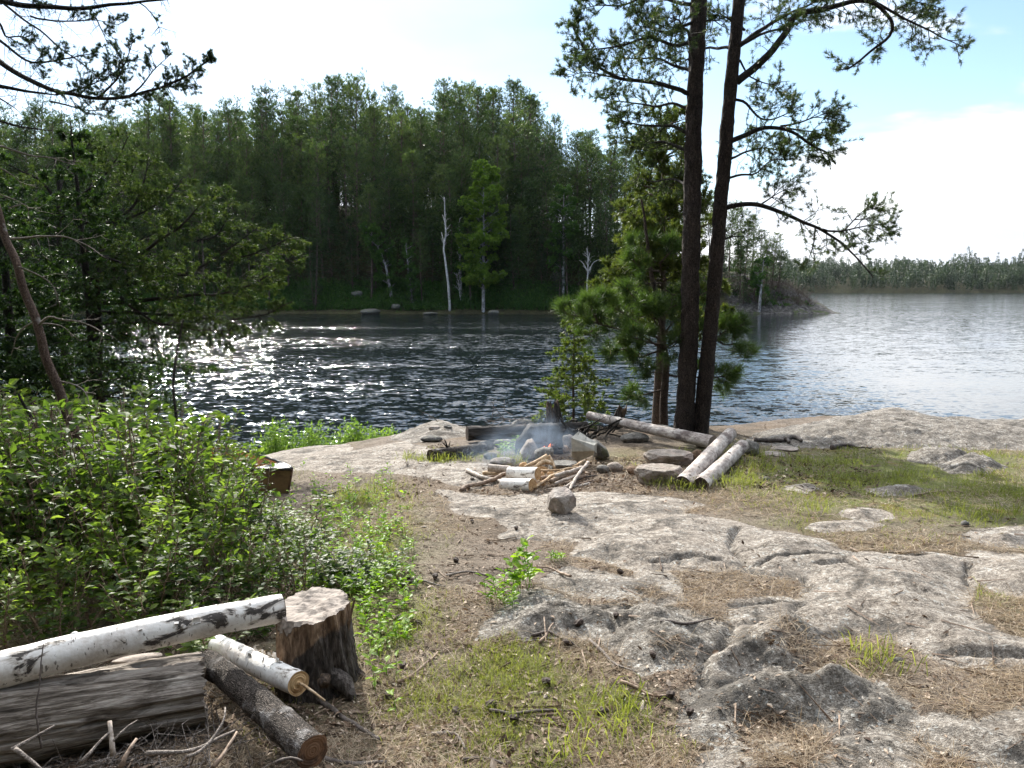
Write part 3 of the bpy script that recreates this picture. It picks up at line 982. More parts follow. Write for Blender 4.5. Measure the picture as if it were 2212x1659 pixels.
# ------------------------------------------------------------------ plants
def smooth_path(P, step):
    P = np.asarray(P, float)
    seg = np.linalg.norm(np.diff(P, axis=0), axis=1)
    L = np.concatenate([[0], np.cumsum(seg)])
    n = max(3, int(L[-1] / step) + 1)
    s = np.linspace(0, L[-1], n)
    Q = np.stack([np.interp(s, L, P[:, i]) for i in range(3)], 1)
    for _ in range(2):
        Q[1:-1] = .25 * Q[:-2] + .5 * Q[1:-1] + .25 * Q[2:]
    return Q


def unit(A):
    return A / (np.linalg.norm(A, axis=-1, keepdims=True) + 1e-9)


class Plant:
    def __init__(s, seed):
        s.r = np.random.default_rng(seed)
        s.wood = MB()
        s.tp, s.td = [], []

    def limb(s, P, r0, r1, sides=7, step=.08, wob=.012, power=1.0, bump=.0):
        Q = smooth_path(P, step)
        n = len(Q)
        w = s.r.normal(0, 1, (n, 3))
        for _ in range(3):
            w[1:-1] = .25 * w[:-2] + .5 * w[1:-1] + .25 * w[2:]
        w[0] = w[-1] = 0
        Q = Q + w * wob
        t = np.linspace(0, 1, n)
        s.wood.tube(Q, r0 + (r1 - r0) * t ** power, sides, True, .5, bump, 1)
        return Q

    def twigs(s, Q, t0, t1, n, L, along=.6, up=.25, r=.006, depth=1, sub=4, tufts=4, flat=None, taper=.5, tuft_from=.35, grav=0.0):
        """n side twigs on path Q; each is forked again 'depth' times and ends in tufts"""
        Q = np.asarray(Q)
        t = s.r.uniform(t0, t1, n)
        f = t * (len(Q) - 1)
        i = np.clip(f.astype(int), 0, len(Q) - 2)
        P = Q[i] + (Q[i + 1] - Q[i]) * (f - i)[:, None]
        T = unit(Q[i + 1] - Q[i])
        s.fork(P, T, L * (1 - taper * (t - t0) / max(t1 - t0, 1e-6)), along, up, r, depth, sub, tufts, flat, tuft_from, grav)

    def fork(s, P, T, L, along, up, r, depth, sub, tufts, flat, tuft_from, grav):
        n = len(P)
        R = s.r.normal(0, 1, (n, 3))
        R -= T * (R * T).sum(1)[:, None]
        if flat is not None:
            R[:, 2] *= flat
        R = unit(R)
        D = unit(T * along + R + np.array([0, 0, up]))
        L = L * s.r.uniform(.55, 1.15, n)
        mid = P + D * L[:, None] * .5 + s.r.normal(0, .04, (n, 3)) * L[:, None]
        D2 = unit(D + np.array([0, 0, up * .6 - grav]) + s.r.normal(0, .18, (n, 3)))
        E = mid + D2 * L[:, None] * .5
        s.wood.cones(P, mid, r, r * .7, .5)
        s.wood.cones(mid, E, r * .7, r * .35, .5)
        if depth > 0:
            k = sub
            tt = s.r.uniform(.25, 1, (n, k))
            a = np.where(tt < .5, 0, 1)
            PP = np.where(a[..., None] == 0, P[:, None] + (mid - P)[:, None] * (tt * 2)[..., None], mid[:, None] + (E - mid)[:, None] * (tt * 2 - 1)[..., None])
            TT = np.repeat(D2[:, None], k, 1)
            s.fork(PP.reshape(-1, 3), TT.reshape(-1, 3), np.repeat(L * .5, k), along * 1.1, up, r * .6, depth - 1, sub, tufts, flat, 0.25, grav)
        tt = np.concatenate([s.r.uniform(tuft_from, 1, (n, max(tufts - 1, 0))), np.ones((n, 1))], 1)
        for q in range(tt.shape[1]):
            x = tt[:, q:q + 1]
            pos = np.where(x < .5, P + (mid - P) * x * 2, mid + (E - mid) * (x * 2 - 1))
            s.tp.append(pos)
            s.td.append(unit(D2 + s.r.normal(0, .25, (n, 3))))

    def tufts(s, mb, k, length, width, spread, tint=(.5, .2), kind='tri', updir=0.0, keep=1.0):
        P, D = np.concatenate(s.tp), np.concatenate(s.td)
        if keep < 1:
            m = s.r.random(len(P)) < keep
            P, D = P[m], D[m]
        n = len(P)
        ti = np.clip(s.r.normal(tint[0], tint[1], n), 0, 1)
        PP, DD = np.repeat(P, k, 0), np.repeat(D, k, 0)
        DD = unit(DD + s.r.normal(0, spread, (n * k, 3)) + np.array([0, 0, updir]))
        PP = PP + s.r.normal(0, length * .12, (n * k, 3))
        Wd = unit(np.cross(DD, s.r.normal(0, 1, (n * k, 3))))
        le = length * s.r.uniform(.6, 1.15, n * k)
        tt = np.clip(np.repeat(ti, k) + s.r.normal(0, .08, n * k), 0, 1)
        if kind == 'tri':
            mb.tris(PP, DD, Wd, le, width, tt)
        elif kind == 'blade':
            mb.blades(PP, DD, Wd, le, width, tt)
        else:
            mb.leaves(PP, DD, unit(s.r.normal(0, .6, (n * k, 3)) + np.array([0, 0, 1.0])), le, le * width, tt)


def path3(pts, y0, dys=None):
    """pixel path -> 3D path standing about y0 metres away, dys = depth offsets"""
    n = len(pts)
    d = np.zeros(n) if dys is None else np.interp(np.arange(n), np.linspace(0, n - 1, len(dys)), dys)
    return np.array([pt(u, v, y0 + d[i]) for i, (u, v) in enumerate(pts)])


def zC(pts):      # crop of the upper right
    return [(x * .5 + 1106, y * .5) for x, y in pts]


def zL(pts):      # crop of the upper left
    return [(x * .4333, y * .4333) for x, y in pts]


# ---- the two tall jack pines on the bank
def jack_pine(seed, label, base_uv, trunk, width, limbs, extra_top, fill):
    y0 = 9.35
    root = thing('pine_tree', label, 'tree', tuple(ground_at(base_uv[0], y0)), 'tall pines on the bank')
    p = Plant(seed)
    P = path3(trunk, y0)
    P[0, 2] -= .15
    P = np.concatenate([P, [P[-1] + np.array([.05, 0, 1.2]), P[-1] + np.array([.1, .1, 3.2])]])
    Q = smooth_path(P, .05)
    R = np.interp(Q[:, 2], [P[0, 2], P[0, 2] + .5, P[-3, 2], P[-1, 2]], np.array(width))
    tr = MB()
    tr.tube(Q, R, 40, True, .5, .15, seed, .07)
    for pts, dys, r, dens in limbs:
        L = path3(pts, y0, dys)
        q = p.limb(L, r, r * .22, 7, .06, .012)
        ln = np.linalg.norm(np.diff(q, axis=0), axis=1).sum()
        p.twigs(q, .22, 1.0, int(ln * 15 * dens), .40, .7, .12, .006, 1, 5, 4, tuft_from=.2)
        p.twigs(q, .05, .9, int(ln * 3), .3, .3, -.3, .004, 1, 2, 1, tuft_from=.9)
    # boughs towards and away from the viewer, and the top above the picture
    for i in range(fill):
        z = p.r.uniform(*extra_top)
        k = np.argmin(np.abs(Q[:, 2] - z))
        a = p.r.choice([p.r.uniform(.25, 1.35), p.r.uniform(-1.9, -.8) if z > 5 else p.r.uniform(.5, 1.2)]) * 1.2 + (0 if p.r.random() < .5 else 1.2)
        le = p.r.uniform(.7, 1.5)
        d = np.array([math.cos(a), math.sin(a), 0])
        b = Q[k]
        q = p.limb([b, b + d * le * .5 + [0, 0, .12 * le], b + d * le + [0, 0, .1 * le]], .022, .006, 6, .08, .03)
        p.twigs(q, .3, 1, int(le * 11), .38, .7, .15, .006, 1, 4, 3)
    cr = MB()
    p.tufts(cr, 12, .052, .0058, .8, (.45, .2), updir=.1)
    for nm, m, mat in (('trunk', tr, M['pine_bark']), ('branches', p.wood, M['dark_bark']), ('crown', cr, M['jack'])):
        o = m.build(nm, mat, root, nm == 'trunk')
        o.matrix_parent_inverse = Matrix.Translation(-root.location)
    return root


def zpx(v, y):
    return pt(1106, v, y)[2]


jack_pine(3, 'straight dark pine trunk, the thicker of the twin pines on the bank', (1478, 932),
          [(1476, 936), (1482, 850), (1490, 700), (1494, 500), (1498, 300), (1506, 100), (1512, -60)],
          (.138, .112, .084, .03),
          [(zC([(790, 95), (730, 112), (650, 150), (590, 120), (545, 70), (530, 20)]), (0, -.2, -.3), .02, 1),
           (zC([(770, 405), (690, 380), (600, 350), (480, 345), (380, 300), (320, 240), (275, 150), (245, 85)]), (0, -.3, .1), .028, 1.1),
           (zC([(480, 345), (400, 330), (310, 300), (230, 340)]), (-.1, .1), .012, 1),
           (zC([(760, 575), (690, 540), (600, 545), (520, 540), (430, 510)]), (0, .3, .5), .022, 1),
           (zC([(785, 180), (700, 200), (600, 160), (450, 200), (300, 215)]), (0, -.4, -.6), .024, 1.1),
           (zC([(775, 480), (700, 440), (620, 470), (540, 440), (400, 430)]), (0, .4, .7), .02, 1),
           (zC([(780, 300), (720, 290), (640, 250), (540, 260), (440, 250)]), (0, .5, .8), .022, 1.2),
           (zC([(790, 20), (700, 10), (600, -30), (480, 20), (340, 30)]), (0, .2, .3), .024, 1),
           (zC([(755, 650), (650, 610), (560, 625), (450, 590)]), (0, .5, .9), .022, 1),
           (zC([(758, 800), (690, 770), (610, 790), (540, 760)]), (0, .6, .9), .018, .8),
           (zC([(830, 80), (880, 90), (940, 130)]), (0, .3, .4), .012, .8)],
          (zpx(120, 9), zpx(-600, 9)), 9)
jack_pine(8, 'slimmer dark pine trunk leaning a little, forking high up, beside its twin', (1512, 934),
          [(1510, 938), (1522, 840), (1532, 740), (1545, 600), (1556, 450), (1566, 330), (1576, 210), (1588, 90), (1602, -60)],
          (.11, .088, .066, .03),
          [(zC([(970, 355), (1040, 300), (1120, 230), (1180, 140), (1230, 50), (1330, 46), (1440, 12), (1550, 0), (1600, 40), (1650, 95), (1640, 150), (1560, 210), (1500, 270), (1440, 300)]), (0, -.2, -.2, .1), .045, .62),
           (zC([(1550, 0), (1650, 60), (1750, 110), (1850, 160), (1950, 205)]), (-.1, -.2), .018, 1.0),
           (zC([(1440, 10), (1560, -20), (1700, -5), (1850, 35)]), (0, .3), .016, 1.0),
           (zC([(985, 195), (1100, 110), (1240, 40), (1330, 0)]), (0, .4), .03, .9),
           (zC([(950, 430), (1010, 435), (1045, 490), (1080, 525), (1130, 520), (1230, 470)]), (0, -.2), .018, .8),
           (zC([(930, 620), (990, 590), (1080, 545), (1160, 545), (1250, 590), (1310, 640), (1370, 660), (1400, 710)]), (0, -.3, -.4), .032, .75),
           (zC([(1160, 545), (1230, 540), (1310, 500), (1390, 520)]), (-.2, -.1), .013, 1.1),
           (zC([(1180, 550), (1290, 570), (1400, 590)]), (-.2, .1), .012, 1.1),
           (zC([(930, 770), (1000, 750), (1060, 760), (1110, 700), (1170, 690)]), (0, .3), .016, 1),
           (zC([(920, 900), (970, 885), (1080, 880), (1150, 910), (1250, 960), (1340, 992), (1420, 1040), (1480, 1100), (1560, 1200)]), (0, -.2, -.5), .030, .45),
           (zC([(1080, 880), (1140, 840), (1210, 800)]), (-.1, .1), .01, 1.2),
           (zC([(1340, 990), (1440, 995), (1540, 975), (1650, 965)]), (-.3, -.1), .013, 1.0),
           (zC([(1440, 990), (1500, 920), (1560, 880)]), (-.3, -.2), .009, 1.1),
           (zC([(1310, 980), (1312, 1060), (1280, 1120), (1260, 1160)]), (-.3, -.3), .010, .35),
           (zC([(905, 1040), (950, 1022), (1020, 1025)]), (0, .1), .012, .4),
           (zC([(940, 690), (1000, 660), (1080, 640), (1170, 650)]), (0, .4), .016, 1),
           (zC([(985, 260), (1020, 330), (1100, 370), (1200, 350)]), (0, .5), .012, .8),
           (zC([(1005, 130), (960, 100), (900, 60), (860, 20)]), (0, .3), .016, .9)],
          (zpx(100, 9), zpx(-600, 9)), 7)


# ---- young pine with long needles, and the bushier one behind it
def young_pine():
    y0 = 9.75
    b = ground_at(1437, y0)
    root = thing('young_pine', 'young pine with long bright green needles and a bent slim trunk', 'tree', tuple(b))
    p = Plant(21)
    q = p.limb(path3([(1434, 925), (1434, 850), (1440, 790), (1432, 730), (1428, 660), (1408, 600), (1400, 540), (1392, 470), (1385, 430)], y0), .055, .012, 12, .05, .006, 1.0)
    c = Plant(22)
    D = lambda pts: [(1025 + 525 * 0 + x * .2667 + 108.6, 497.7 + y * .2667) for x, y in pts]
    boughs = [([(1110, 960), (950, 850), (780, 800), (600, 760), (480, 700), (380, 690), (300, 650)], (0, -.2, -.3)), ([(600, 760), (540, 640), (520, 560)], (-.2, -.25)),
              ([(1110, 900), (960, 780), (850, 700), (720, 620), (610, 540)], (0, .2, .3)), ([(1115, 880), (1080, 700), (1000, 620), (900, 560), (830, 480)], (0, -.3, -.4)),
              ([(1120, 850), (1200, 740), (1290, 690), (1330, 660)], (0, -.3)), ([(1110, 960), (1010, 1000), (930, 1040), (800, 950), (690, 1000)], (0, -.2)),
              ([(1120, 960), (1250, 880), (1400, 890), (1540, 880), (1640, 800), (1790, 760)], (0, .2, .2)), ([(1540, 880), (1640, 940), (1720, 900), (1790, 1020)], (.2, .2)),
              ([(1140, 1180), (1060, 1140), (1010, 1150)], (0, -.1)), ([(1150, 1170), (1380, 1190), (1560, 1190), (1700, 1140)], (0, .3)), ([(1560, 1190), (1620, 1240)], (.3, .3)),
              ([(1120, 1290), (1040, 1310), (960, 1340), (850, 1340)], (0, -.1)), ([(1060, 260), (960, 140), (900, 110)], (0, .1)), ([(1090, 270), (1200, 160), (1230, 110)], (0, .1)),
              ([(1090, 330), (1020, 330), (920, 290), (850, 220)], (0, -.2)), ([(1120, 430), (1000, 420), (880, 470)], (0, .3)), ([(1130, 470), (1220, 540), (1230, 500)], (0, -.2)),
              ([(1110, 900), (1180, 960), (1240, 900)], (0, -.4)), ([(1100, 800), (1040, 720), (1060, 620)], (0, -.35)), ([(1110, 930), (980, 900), (860, 860)], (0, -.45)), ([(1110, 700), (1180, 620), (1250, 600)], (0, .2)),
              ([(560, 800), (500, 850), (560, 860)], (-.2, -.2)), ([(960, 860), (900, 950), (880, 1060)], (-.1, -.1))]
    for pts, dys in boughs:
        qq = p.limb(path3(D(pts), y0, dys), .014, .005, 5, .05, .006)
        ln = np.linalg.norm(np.diff(qq, axis=0), axis=1).sum()
        p.twigs(qq, .3, 1.0, max(6, int(ln * 30)), .19, .7, .35, .004, 0, 0, 1)
        p.tp.append(qq[-1:])
        p.td.append(unit(qq[-1:] - qq[-2:-1]))
    cr = MB()
    p.tufts(cr, 66, .15, .0062, .66, (.5, .16), 'tri', .12)
    # pale upright candles on the tips
    m = p.r.random(len(np.concatenate(p.tp))) < .14
    P = np.concatenate(p.tp)[m]
    for q in P:
        cd = MB()
        cd.cones([q], [q + np.array([0, 0, .055])], .006, .003, .5)
        o = cd.build('candle', M['candle'], root)
        o.matrix_parent_inverse = Matrix.Translation(-root.location)
    for nm, mm, mat in (('trunk', p.wood, M['young_bark']), ('crown', cr, M['young'])):
        o = mm.build(nm, mat, root, nm == 'trunk')
        o.matrix_parent_inverse = Matrix.Translation(-root.location)


young_pine()


def bushy_pine(name, label, u, vb, y0, vtop, half, seed, mat, lean=0, dens=1.0, v0=None):
    """a pine on the bank whose crown starts low: trunk, whorls of rising boughs, clusters of short needles"""
    x = pt(u, vb, y0)[0]
    b = np.array([x, y0, max(float(gz(x, y0)), .05) - .1])
    zt = zpx(vtop, y0)
    zl = zpx(v0, y0) if v0 else b[2] + .8
    root = thing(name, label, 'tree', tuple(b))
    p = Plant(seed)
    top = np.array([b[0] + lean, y0, zt])
    q = p.limb([b, b * .5 + top * .5 + [.05, 0, 0], top], .075, .012, 10, .1, .02)
    z = zl
    while z < zt - .1:
        f = (z - zl) / (zt - zl)
        i = np.argmin(np.abs(q[:, 2] - z))
        for k in range(4):
            a = p.r.uniform(0, 6.283)
            le = half * (1 - f) ** .65 * p.r.uniform(.6, 1.1) + .15
            d = np.array([math.cos(a), math.sin(a) * .9, 0])
            qq = p.limb([q[i], q[i] + d * le * .55 + [0, 0, .08 * le], q[i] + d * le + [0, 0, .28 * le]], .016, .005, 5, .08, .02)
            p.twigs(qq, .2, 1, max(5, int(le * 17 * dens)), .3, .7, .3, .005, 1, 4, 3)
        z += p.r.uniform(.16, .26)
    cr = MB()
    p.tufts(cr, 11, .064, .0115, .7, (.5, .2), updir=.25)
    for nm, mm, mt in (('trunk', p.wood, M['young_bark']), ('crown', cr, mat)):
        o = mm.build(nm, mt, root, nm == 'trunk')
        o.matrix_parent_inverse = Matrix.Translation(-root.location)
    return root


bushy_pine('bushy_pine', 'bushy yellow green pine growing behind the twin pine trunks', 1415, 900, 10.9, 255, 1.0, 31, M['bushy'], .05, 1.15, 720)


# ---- conifers with flat needled boughs
def fir(name, label, cat, base, height, half, seed, mat, z0=.3, nlen=.05, nw=.012, droop=-.15, lean=(0, 0), r0=.06, dens=1.0, whorl=.16, nb=5, group=None, wood='dark_bark', tint=(.5, .2), k=5):
    base = np.asarray(base, float)
    root = thing(name, label, cat, tuple(base), group)
    p = Plant(seed)
    top = base + [lean[0], lean[1], height]
    q = p.limb([base - [0, 0, .1], base * .5 + top * .5, top], r0, .006, 9, .06, .008)
    z = z0
    while z < height - .05:
        f = (z - z0) / (height - z0)
        i = np.argmin(np.abs(q[:, 2] - base[2] - z))
        n = nb
        a0 = p.r.uniform(0, 6.28)
        for m in range(n):
            a = a0 + m * 6.283 / n + p.r.uniform(-.4, .4)
            le = half * (1 - f) ** .8 * p.r.uniform(.55, 1.1) + .04
            d = np.array([math.cos(a), math.sin(a), 0])
            qq = p.limb([q[i], q[i] + d * le * .5 + [0, 0, .02], q[i] + d * le + [0, 0, droop * le]], max(.004, le * .010), .002, 4, .06, .008)
            p.twigs(qq, .15, 1, max(4, int(le * 26 * dens)), le * .30 + .05, .9, 0, .0025, 1, 3, 3, flat=.25)
            p.tp.append(qq[2:])
            p.td.append(unit(np.gradient(qq, axis=0))[2:])
        z += whorl * p.r.uniform(.7, 1.3)
    cr = MB()
    p.tufts(cr, k, nlen, nw, .55, tint)
    for nm, mm, mt in (('trunk', p.wood, M[wood]), ('crown', cr, mat)):
        o = mm.build(nm, mt, root, nm == 'trunk')
        o.matrix_parent_inverse = Matrix.Translation(-root.location)
    return root


b = ground_at(1240, 10.2)
fir('fir_sapling', 'small thin fir sapling behind the fire pit at the water', 'tree', b, zpx(655, b[1]) - b[2], .5, 41, M['sapling'], .22, .045, .013, -.05, (.0, 0), .02, .75, .13, 4, wood='young_bark', tint=(.45, .2))




b = ground_at(212, 8.6)
fir('fir_tree', 'dark green fir with a straight spire standing in the shrubs', 'tree', b, zpx(262, 8.6) - b[2], 1.25, 51, M['fir'], .9, .055, .016, -.12, (-.16, 0), .085, .62, .2, 5, k=5)
b = ground_at(30, 9.2)
fir('dark_fir', 'shaded fir with a thick dark trunk near the leaning dead sapling', 'tree', b, zpx(300, 9.2) - b[2], 1.35, 52, M['fir'], .95, .055, .017, -.12, (-.1, 0), .1, .6, .22, 5, k=5)
b = ground_at(-190, 8.2)
fir('tall_fir', 'tall fir cut off by the edge of the view behind the shrubs', 'tree', b, 4.2, 1.3, 53, M['fir'], .7, .055, .017, -.12, (0, 0), .1, .6, .22, 5, k=5)


def cedar(label, u, y0, limbs, seed, v_top):
    b = ground_at(u, y0)
    root = thing('cedar_tree', label, 'tree', tuple(b))
    p = Plant(seed)
    q = p.limb([b, [b[0] + .1, y0, b[2] + 1.5], [b[0] + .15, y0, zpx(v_top, y0)]], .08, .015, 9, .08, .015)
    for pts, dys, r in limbs:
        qq = p.limb(path3(pts, y0, dys), r, r * .2, 6, .06, .015)
        ln = np.linalg.norm(np.diff(qq, axis=0), axis=1).sum()
        p.twigs(qq, .25, 1, int(ln * 15), .38, .8, -.05, .005, 1, 4, 3, flat=.8, grav=.25)
    cr = MB()
    p.tufts(cr, 15, .05, .0068, .6, (.42, .22), 'tri', -.25)
    for nm, mm, mt in (('trunk', p.wood, M['dark_bark']), ('crown', cr, M['cedar'])):
        o = mm.build(nm, mt, root, nm == 'trunk')
        o.matrix_parent_inverse = Matrix.Translation(-root.location)


cedar('cedar with long sweeping boughs reaching out over the bay', 190, 9.0, [
    (zL([(430, 1400), (600, 1330), (740, 1240), (900, 1130), (1000, 1020), (1060, 950)]), (0, -.4, -.6), .03),
    (zL([(430, 1450), (620, 1420), (800, 1390), (980, 1340), (1150, 1230), (1290, 1130)]), (0, .2, .4), .03),
    (zL([(440, 1520), (640, 1500), (900, 1480), (1100, 1470), (1300, 1400), (1470, 1280)]), (0, -.2, -.4), .032),
    (zL([(430, 1180), (560, 1110), (680, 1020), (730, 850), (745, 770)]), (0, .3, .4), .028),
    (zL([(560, 1110), (700, 1060), (850, 980), (920, 880)]), (.2, .4), .016),
    (zL([(450, 1560), (650, 1560), (900, 1570), (1150, 1600), (1330, 1560), (1460, 1500)]), (0, .2, 0), .026),
    (zL([(900, 1370), (1100, 1400), (1250, 1420), (1400, 1390)]), (.2, .5), .016),
    (zL([(980, 1200), (1080, 1180), (1150, 1060), (1130, 990)]), (.3, .5), .014),
    (zL([(1150, 1300), (1330, 1240), (1440, 1190), (1480, 1180)]), (.4, .3), .014),
    (zL([(600, 1480), (760, 1600), (950, 1640), (1150, 1650)]), (-.3, -.4), .016),
    (zL([(430, 1250), (560, 1300), (700, 1330), (860, 1300)]), (-.4, -.8), .018)], 61, 560)
cedar('shaggy cedar half hidden behind the fir spire', 120, 10.2, [
    (zL([(300, 1200), (420, 1120), (560, 1000), (640, 900), (700, 780)]), (0, .2, .3), .026),
    (zL([(300, 1100), (400, 980), (520, 880), (600, 760), (640, 680)]), (0, -.2, -.2), .024),
    (zL([(300, 1300), (480, 1260), (640, 1220), (800, 1150)]), (0, .3, .3), .024),
    (zL([(290, 1000), (200, 900), (100, 850), (0, 800)]), (0, -.2, -.3), .024),
    (zL([(290, 1150), (160, 1080), (20, 1050), (-80, 1000)]), (0, .2, .3), .024),
    (zL([(290, 1400), (150, 1350), (40, 1370), (-60, 1350)]), (0, -.3, -.4), .022),
    (zL([(290, 950), (330, 850), (400, 760), (480, 680)]), (0, .3, .3), .02)], 62, 320)


# ---- spruce boughs hanging into the picture from a trunk outside it
def spruce_boughs():
    y0 = 4.8
    b = ground_at(-330, y0)
    root = thing('spruce_tree', 'spruce whose bare drooping boughs hang in against the sky', 'tree', tuple(b))
    p = Plant(71)
    x0 = b[0]
    tk = MB()
    tk.tube(smooth_path([b, [x0, y0, 3], [x0 + .05, y0, 7.5]], .1), np.linspace(.11, .05, len(smooth_path([b, [x0, y0, 3], [x0 + .05, y0, 7.5]], .1))), 14, True, .5, .08, 4)
    th = lambda zz: [x0, y0, zz]
    main = [([(-60, -20), (60, 20), (200, 35), (400, 45), (560, 20), (700, 5), (900, -5)], .018, (0, .1), .0), ([(0, 0), (20, 20), (180, 140), (320, 250), (430, 340), (560, 440)], .008, (.2, .2), .0),
            ([(-60, 250), (0, 310), (150, 410), (300, 460), (480, 492), (650, 482), (800, 440), (950, 370), (1045, 300)], .017, (0, -.15), 1.0),
            ([(-80, 420), (0, 430), (150, 465), (290, 475)], .015, (0, 0), .0), ([(-40, 170), (0, 200), (80, 270), (150, 320), (300, 300), (480, 260)], .009, (0, .1), 1.0),
            ([(150, 80), (290, 112), (480, 92), (590, 125)], .006, (.1, .1), .75), ([(480, 490), (560, 430), (620, 340), (660, 200)], .007, (-.1, -.2), 1.0),
            ([(280, 470), (420, 440), (560, 370)], .007, (0, -.1), .8), ([(-40, 470), (0, 490), (100, 560)], .007, (0, 0), .1), ([(-60, 590), (0, 600), (100, 640), (260, 650)], .009, (0, .1), .25),
            ([(250, 505), (400, 545), (520, 560), (600, 520)], .006, (.1, .2), .8), ([(640, 480), (720, 420), (780, 330), (850, 270)], .006, (-.1, 0), .7), ([(-40, 60), (30, 150), (20, 200), (120, 170), (200, 250)], .008, (0, .2), .8),
            ([(760, 450), (880, 430), (1000, 430)], .005, (-.1, 0), .9), ([(400, 470), (500, 350), (560, 330)], .005, (0, .1), 1.0), ([(480, 90), (520, 180), (540, 240)], .004, (0, 0), .6),
            ([(690, 10), (790, 100), (800, 170)], .004, (0, .1), .15), ([(0, 20), (60, -10), (160, -20), (250, 60)], .006, (0, .1), .7)]
    for pts, r, dys, nd in main:
        qq = p.limb(path3(zL(pts), y0, dys), r, r * .25, 6, .04, .006)
        ln = np.linalg.norm(np.diff(qq, axis=0), axis=1).sum()
        p.tp, keep = p.tp, len(p.tp)
        # bare hanging twiglets
        a, b2 = p.tp, p.td
        p.tp, p.td = [], []
        p.twigs(qq, .1, 1, int(ln * 34), .15, .4, -.25, .0022, 1, 3, 1)
        p.tp, p.td = a, b2
        if nd > 0:
            p.twigs(qq, .35, 1, int(ln * 34 * nd), .13, .8, .22, .0025, 1, 3, 5, tuft_from=.1)
    # join the drawn boughs to the trunk outside the view
    for z, e in ((4.9, pt(*zL([(-60, -20)])[0], y0)), (4.45, pt(*zL([(-60, 250)])[0], y0)), (4.2, pt(*zL([(-80, 420)])[0], y0)), (4.5, pt(*zL([(-40, 170)])[0], y0)), (3.9, pt(*zL([(-60, 590)])[0], y0)), (4.1, pt(*zL([(-40, 470)])[0], y0)), (5.0, pt(*zL([(-40, 60)])[0], y0))):
        p.limb([th(z), (np.array(th(z)) + e) / 2 + [0, 0, .03], e], .024, .016, 6, .06, .004)
    cr = MB()
    p.tufts(cr, 15, .019, .0024, .9, (.4, .2), updir=.1)
    for nm, mm, mt in (('trunk', tk, M['dark_bark']), ('branches', p.wood, M['dark_bark']), ('needles', cr, M['spruce'])):
        o = mm.build(nm, mt, root, nm == 'trunk')
        o.matrix_parent_inverse = Matrix.Translation(-root.location)


spruce_boughs()


# ---- bare saplings in the thicket
def bare(name, label, trunk, y0, r, twigs, seed, mat, dys=None, cat='tree'):
    P = path3(trunk, y0, dys)
    root = thing(name, label, cat, tuple(P[0]))
    p = Plant(seed)
    q = p.limb(P, r[0], r[1], 9, .04, .004)
    for ti, (pts, rr, d) in enumerate(twigs):
        br = Plant(seed * 10 + ti)
        q2 = br.limb(path3(pts, y0, d), rr, rr * .3, 5, .04, .008)
        ln = np.linalg.norm(np.diff(q2, axis=0), axis=1).sum()
        br.twigs(q2, .2, 1, int(ln * 7), .2, .7, -.1, .002, 1, 2, 1)
        o = br.wood.build('twig', M['grey_twig'], root, True)
        o.matrix_parent_inverse = Matrix.Translation(-root.location)
    o = p.wood.build('trunk', mat, root, True)
    o.matrix_parent_inverse = Matrix.Translation(-root.location)


Z3 = lambda pts: [(x * .4, y * .4 + 663.6) for x, y in pts]
bare('dead_sapling', 'dead leaning sapling with reddish bark and pale curved twigs', [(216, 1130), (206, 1085), (188, 1012), (160, 924), (124, 836), (96, 764), (80, 696), (56, 641), (35, 563), (13, 520), (-10, 440), (-40, 360)], 4.9, (.034, .02),
     [(Z3([(210, 100), (260, 40), (330, 70), (460, 80), (560, 140), (620, 165)]), .008, (0, -.2)), (Z3([(215, 90), (300, 85), (360, 110), (390, 165)]), .005, (0, .2)), (Z3([(320, 400), (400, 410), (450, 450), (490, 560)]), .006, (0, -.1)),
      (Z3([(190, 80), (120, 110), (80, 190), (60, 260)]), .007, (0, .2)), (zL([(60, 1190), (200, 1180), (330, 1180), (440, 1220), (540, 1290)]), .008, (0, -.2)), (zL([(40, 1040), (140, 1000), (150, 1110)]), .005, (0, .1)),
      (zL([(0, 970), (80, 990), (140, 1040)]), .004, (0, .1)), (zL([(0, 730), (100, 760), (250, 790), (390, 820)]), .007, (0, -.1)), (zL([(90, 1330), (200, 1370), (290, 1450), (300, 1530)]), .006, (0, .1)), (zL([(-20, 830), (60, 880), (120, 940)]), .005, (0, .1))], 81, M['red_bark'], (0, 0, .1))
bare('thin_sapling', 'thin bare sapling rising straight from the shrubs beside the canoe', [(380, 1090), (382, 1000), (382, 924), (374, 843), (378, 790), (388, 731), (396, 690)], 5.6, (.013, .007),
     [(Z3([(945, 330), (1010, 280), (1040, 270)]), .004, (0, .1)), (Z3([(960, 520), (1010, 500), (1030, 420)]), .003, (0, .1))], 83, M['dark_bark'])
bare('forked_sapling', 'short dark sapling with a pale fork low in the shrubs', [(98, 1010), (92, 960), (82, 920), (60, 890), (40, 850)], 5.4, (.018, .008),
     [(Z3([(225, 800), (215, 720), (235, 670)]), .006, (0, .1)), (Z3([(180, 690), (240, 650), (300, 640)]), .004, (0, .1))], 85, M['dark_bark'])


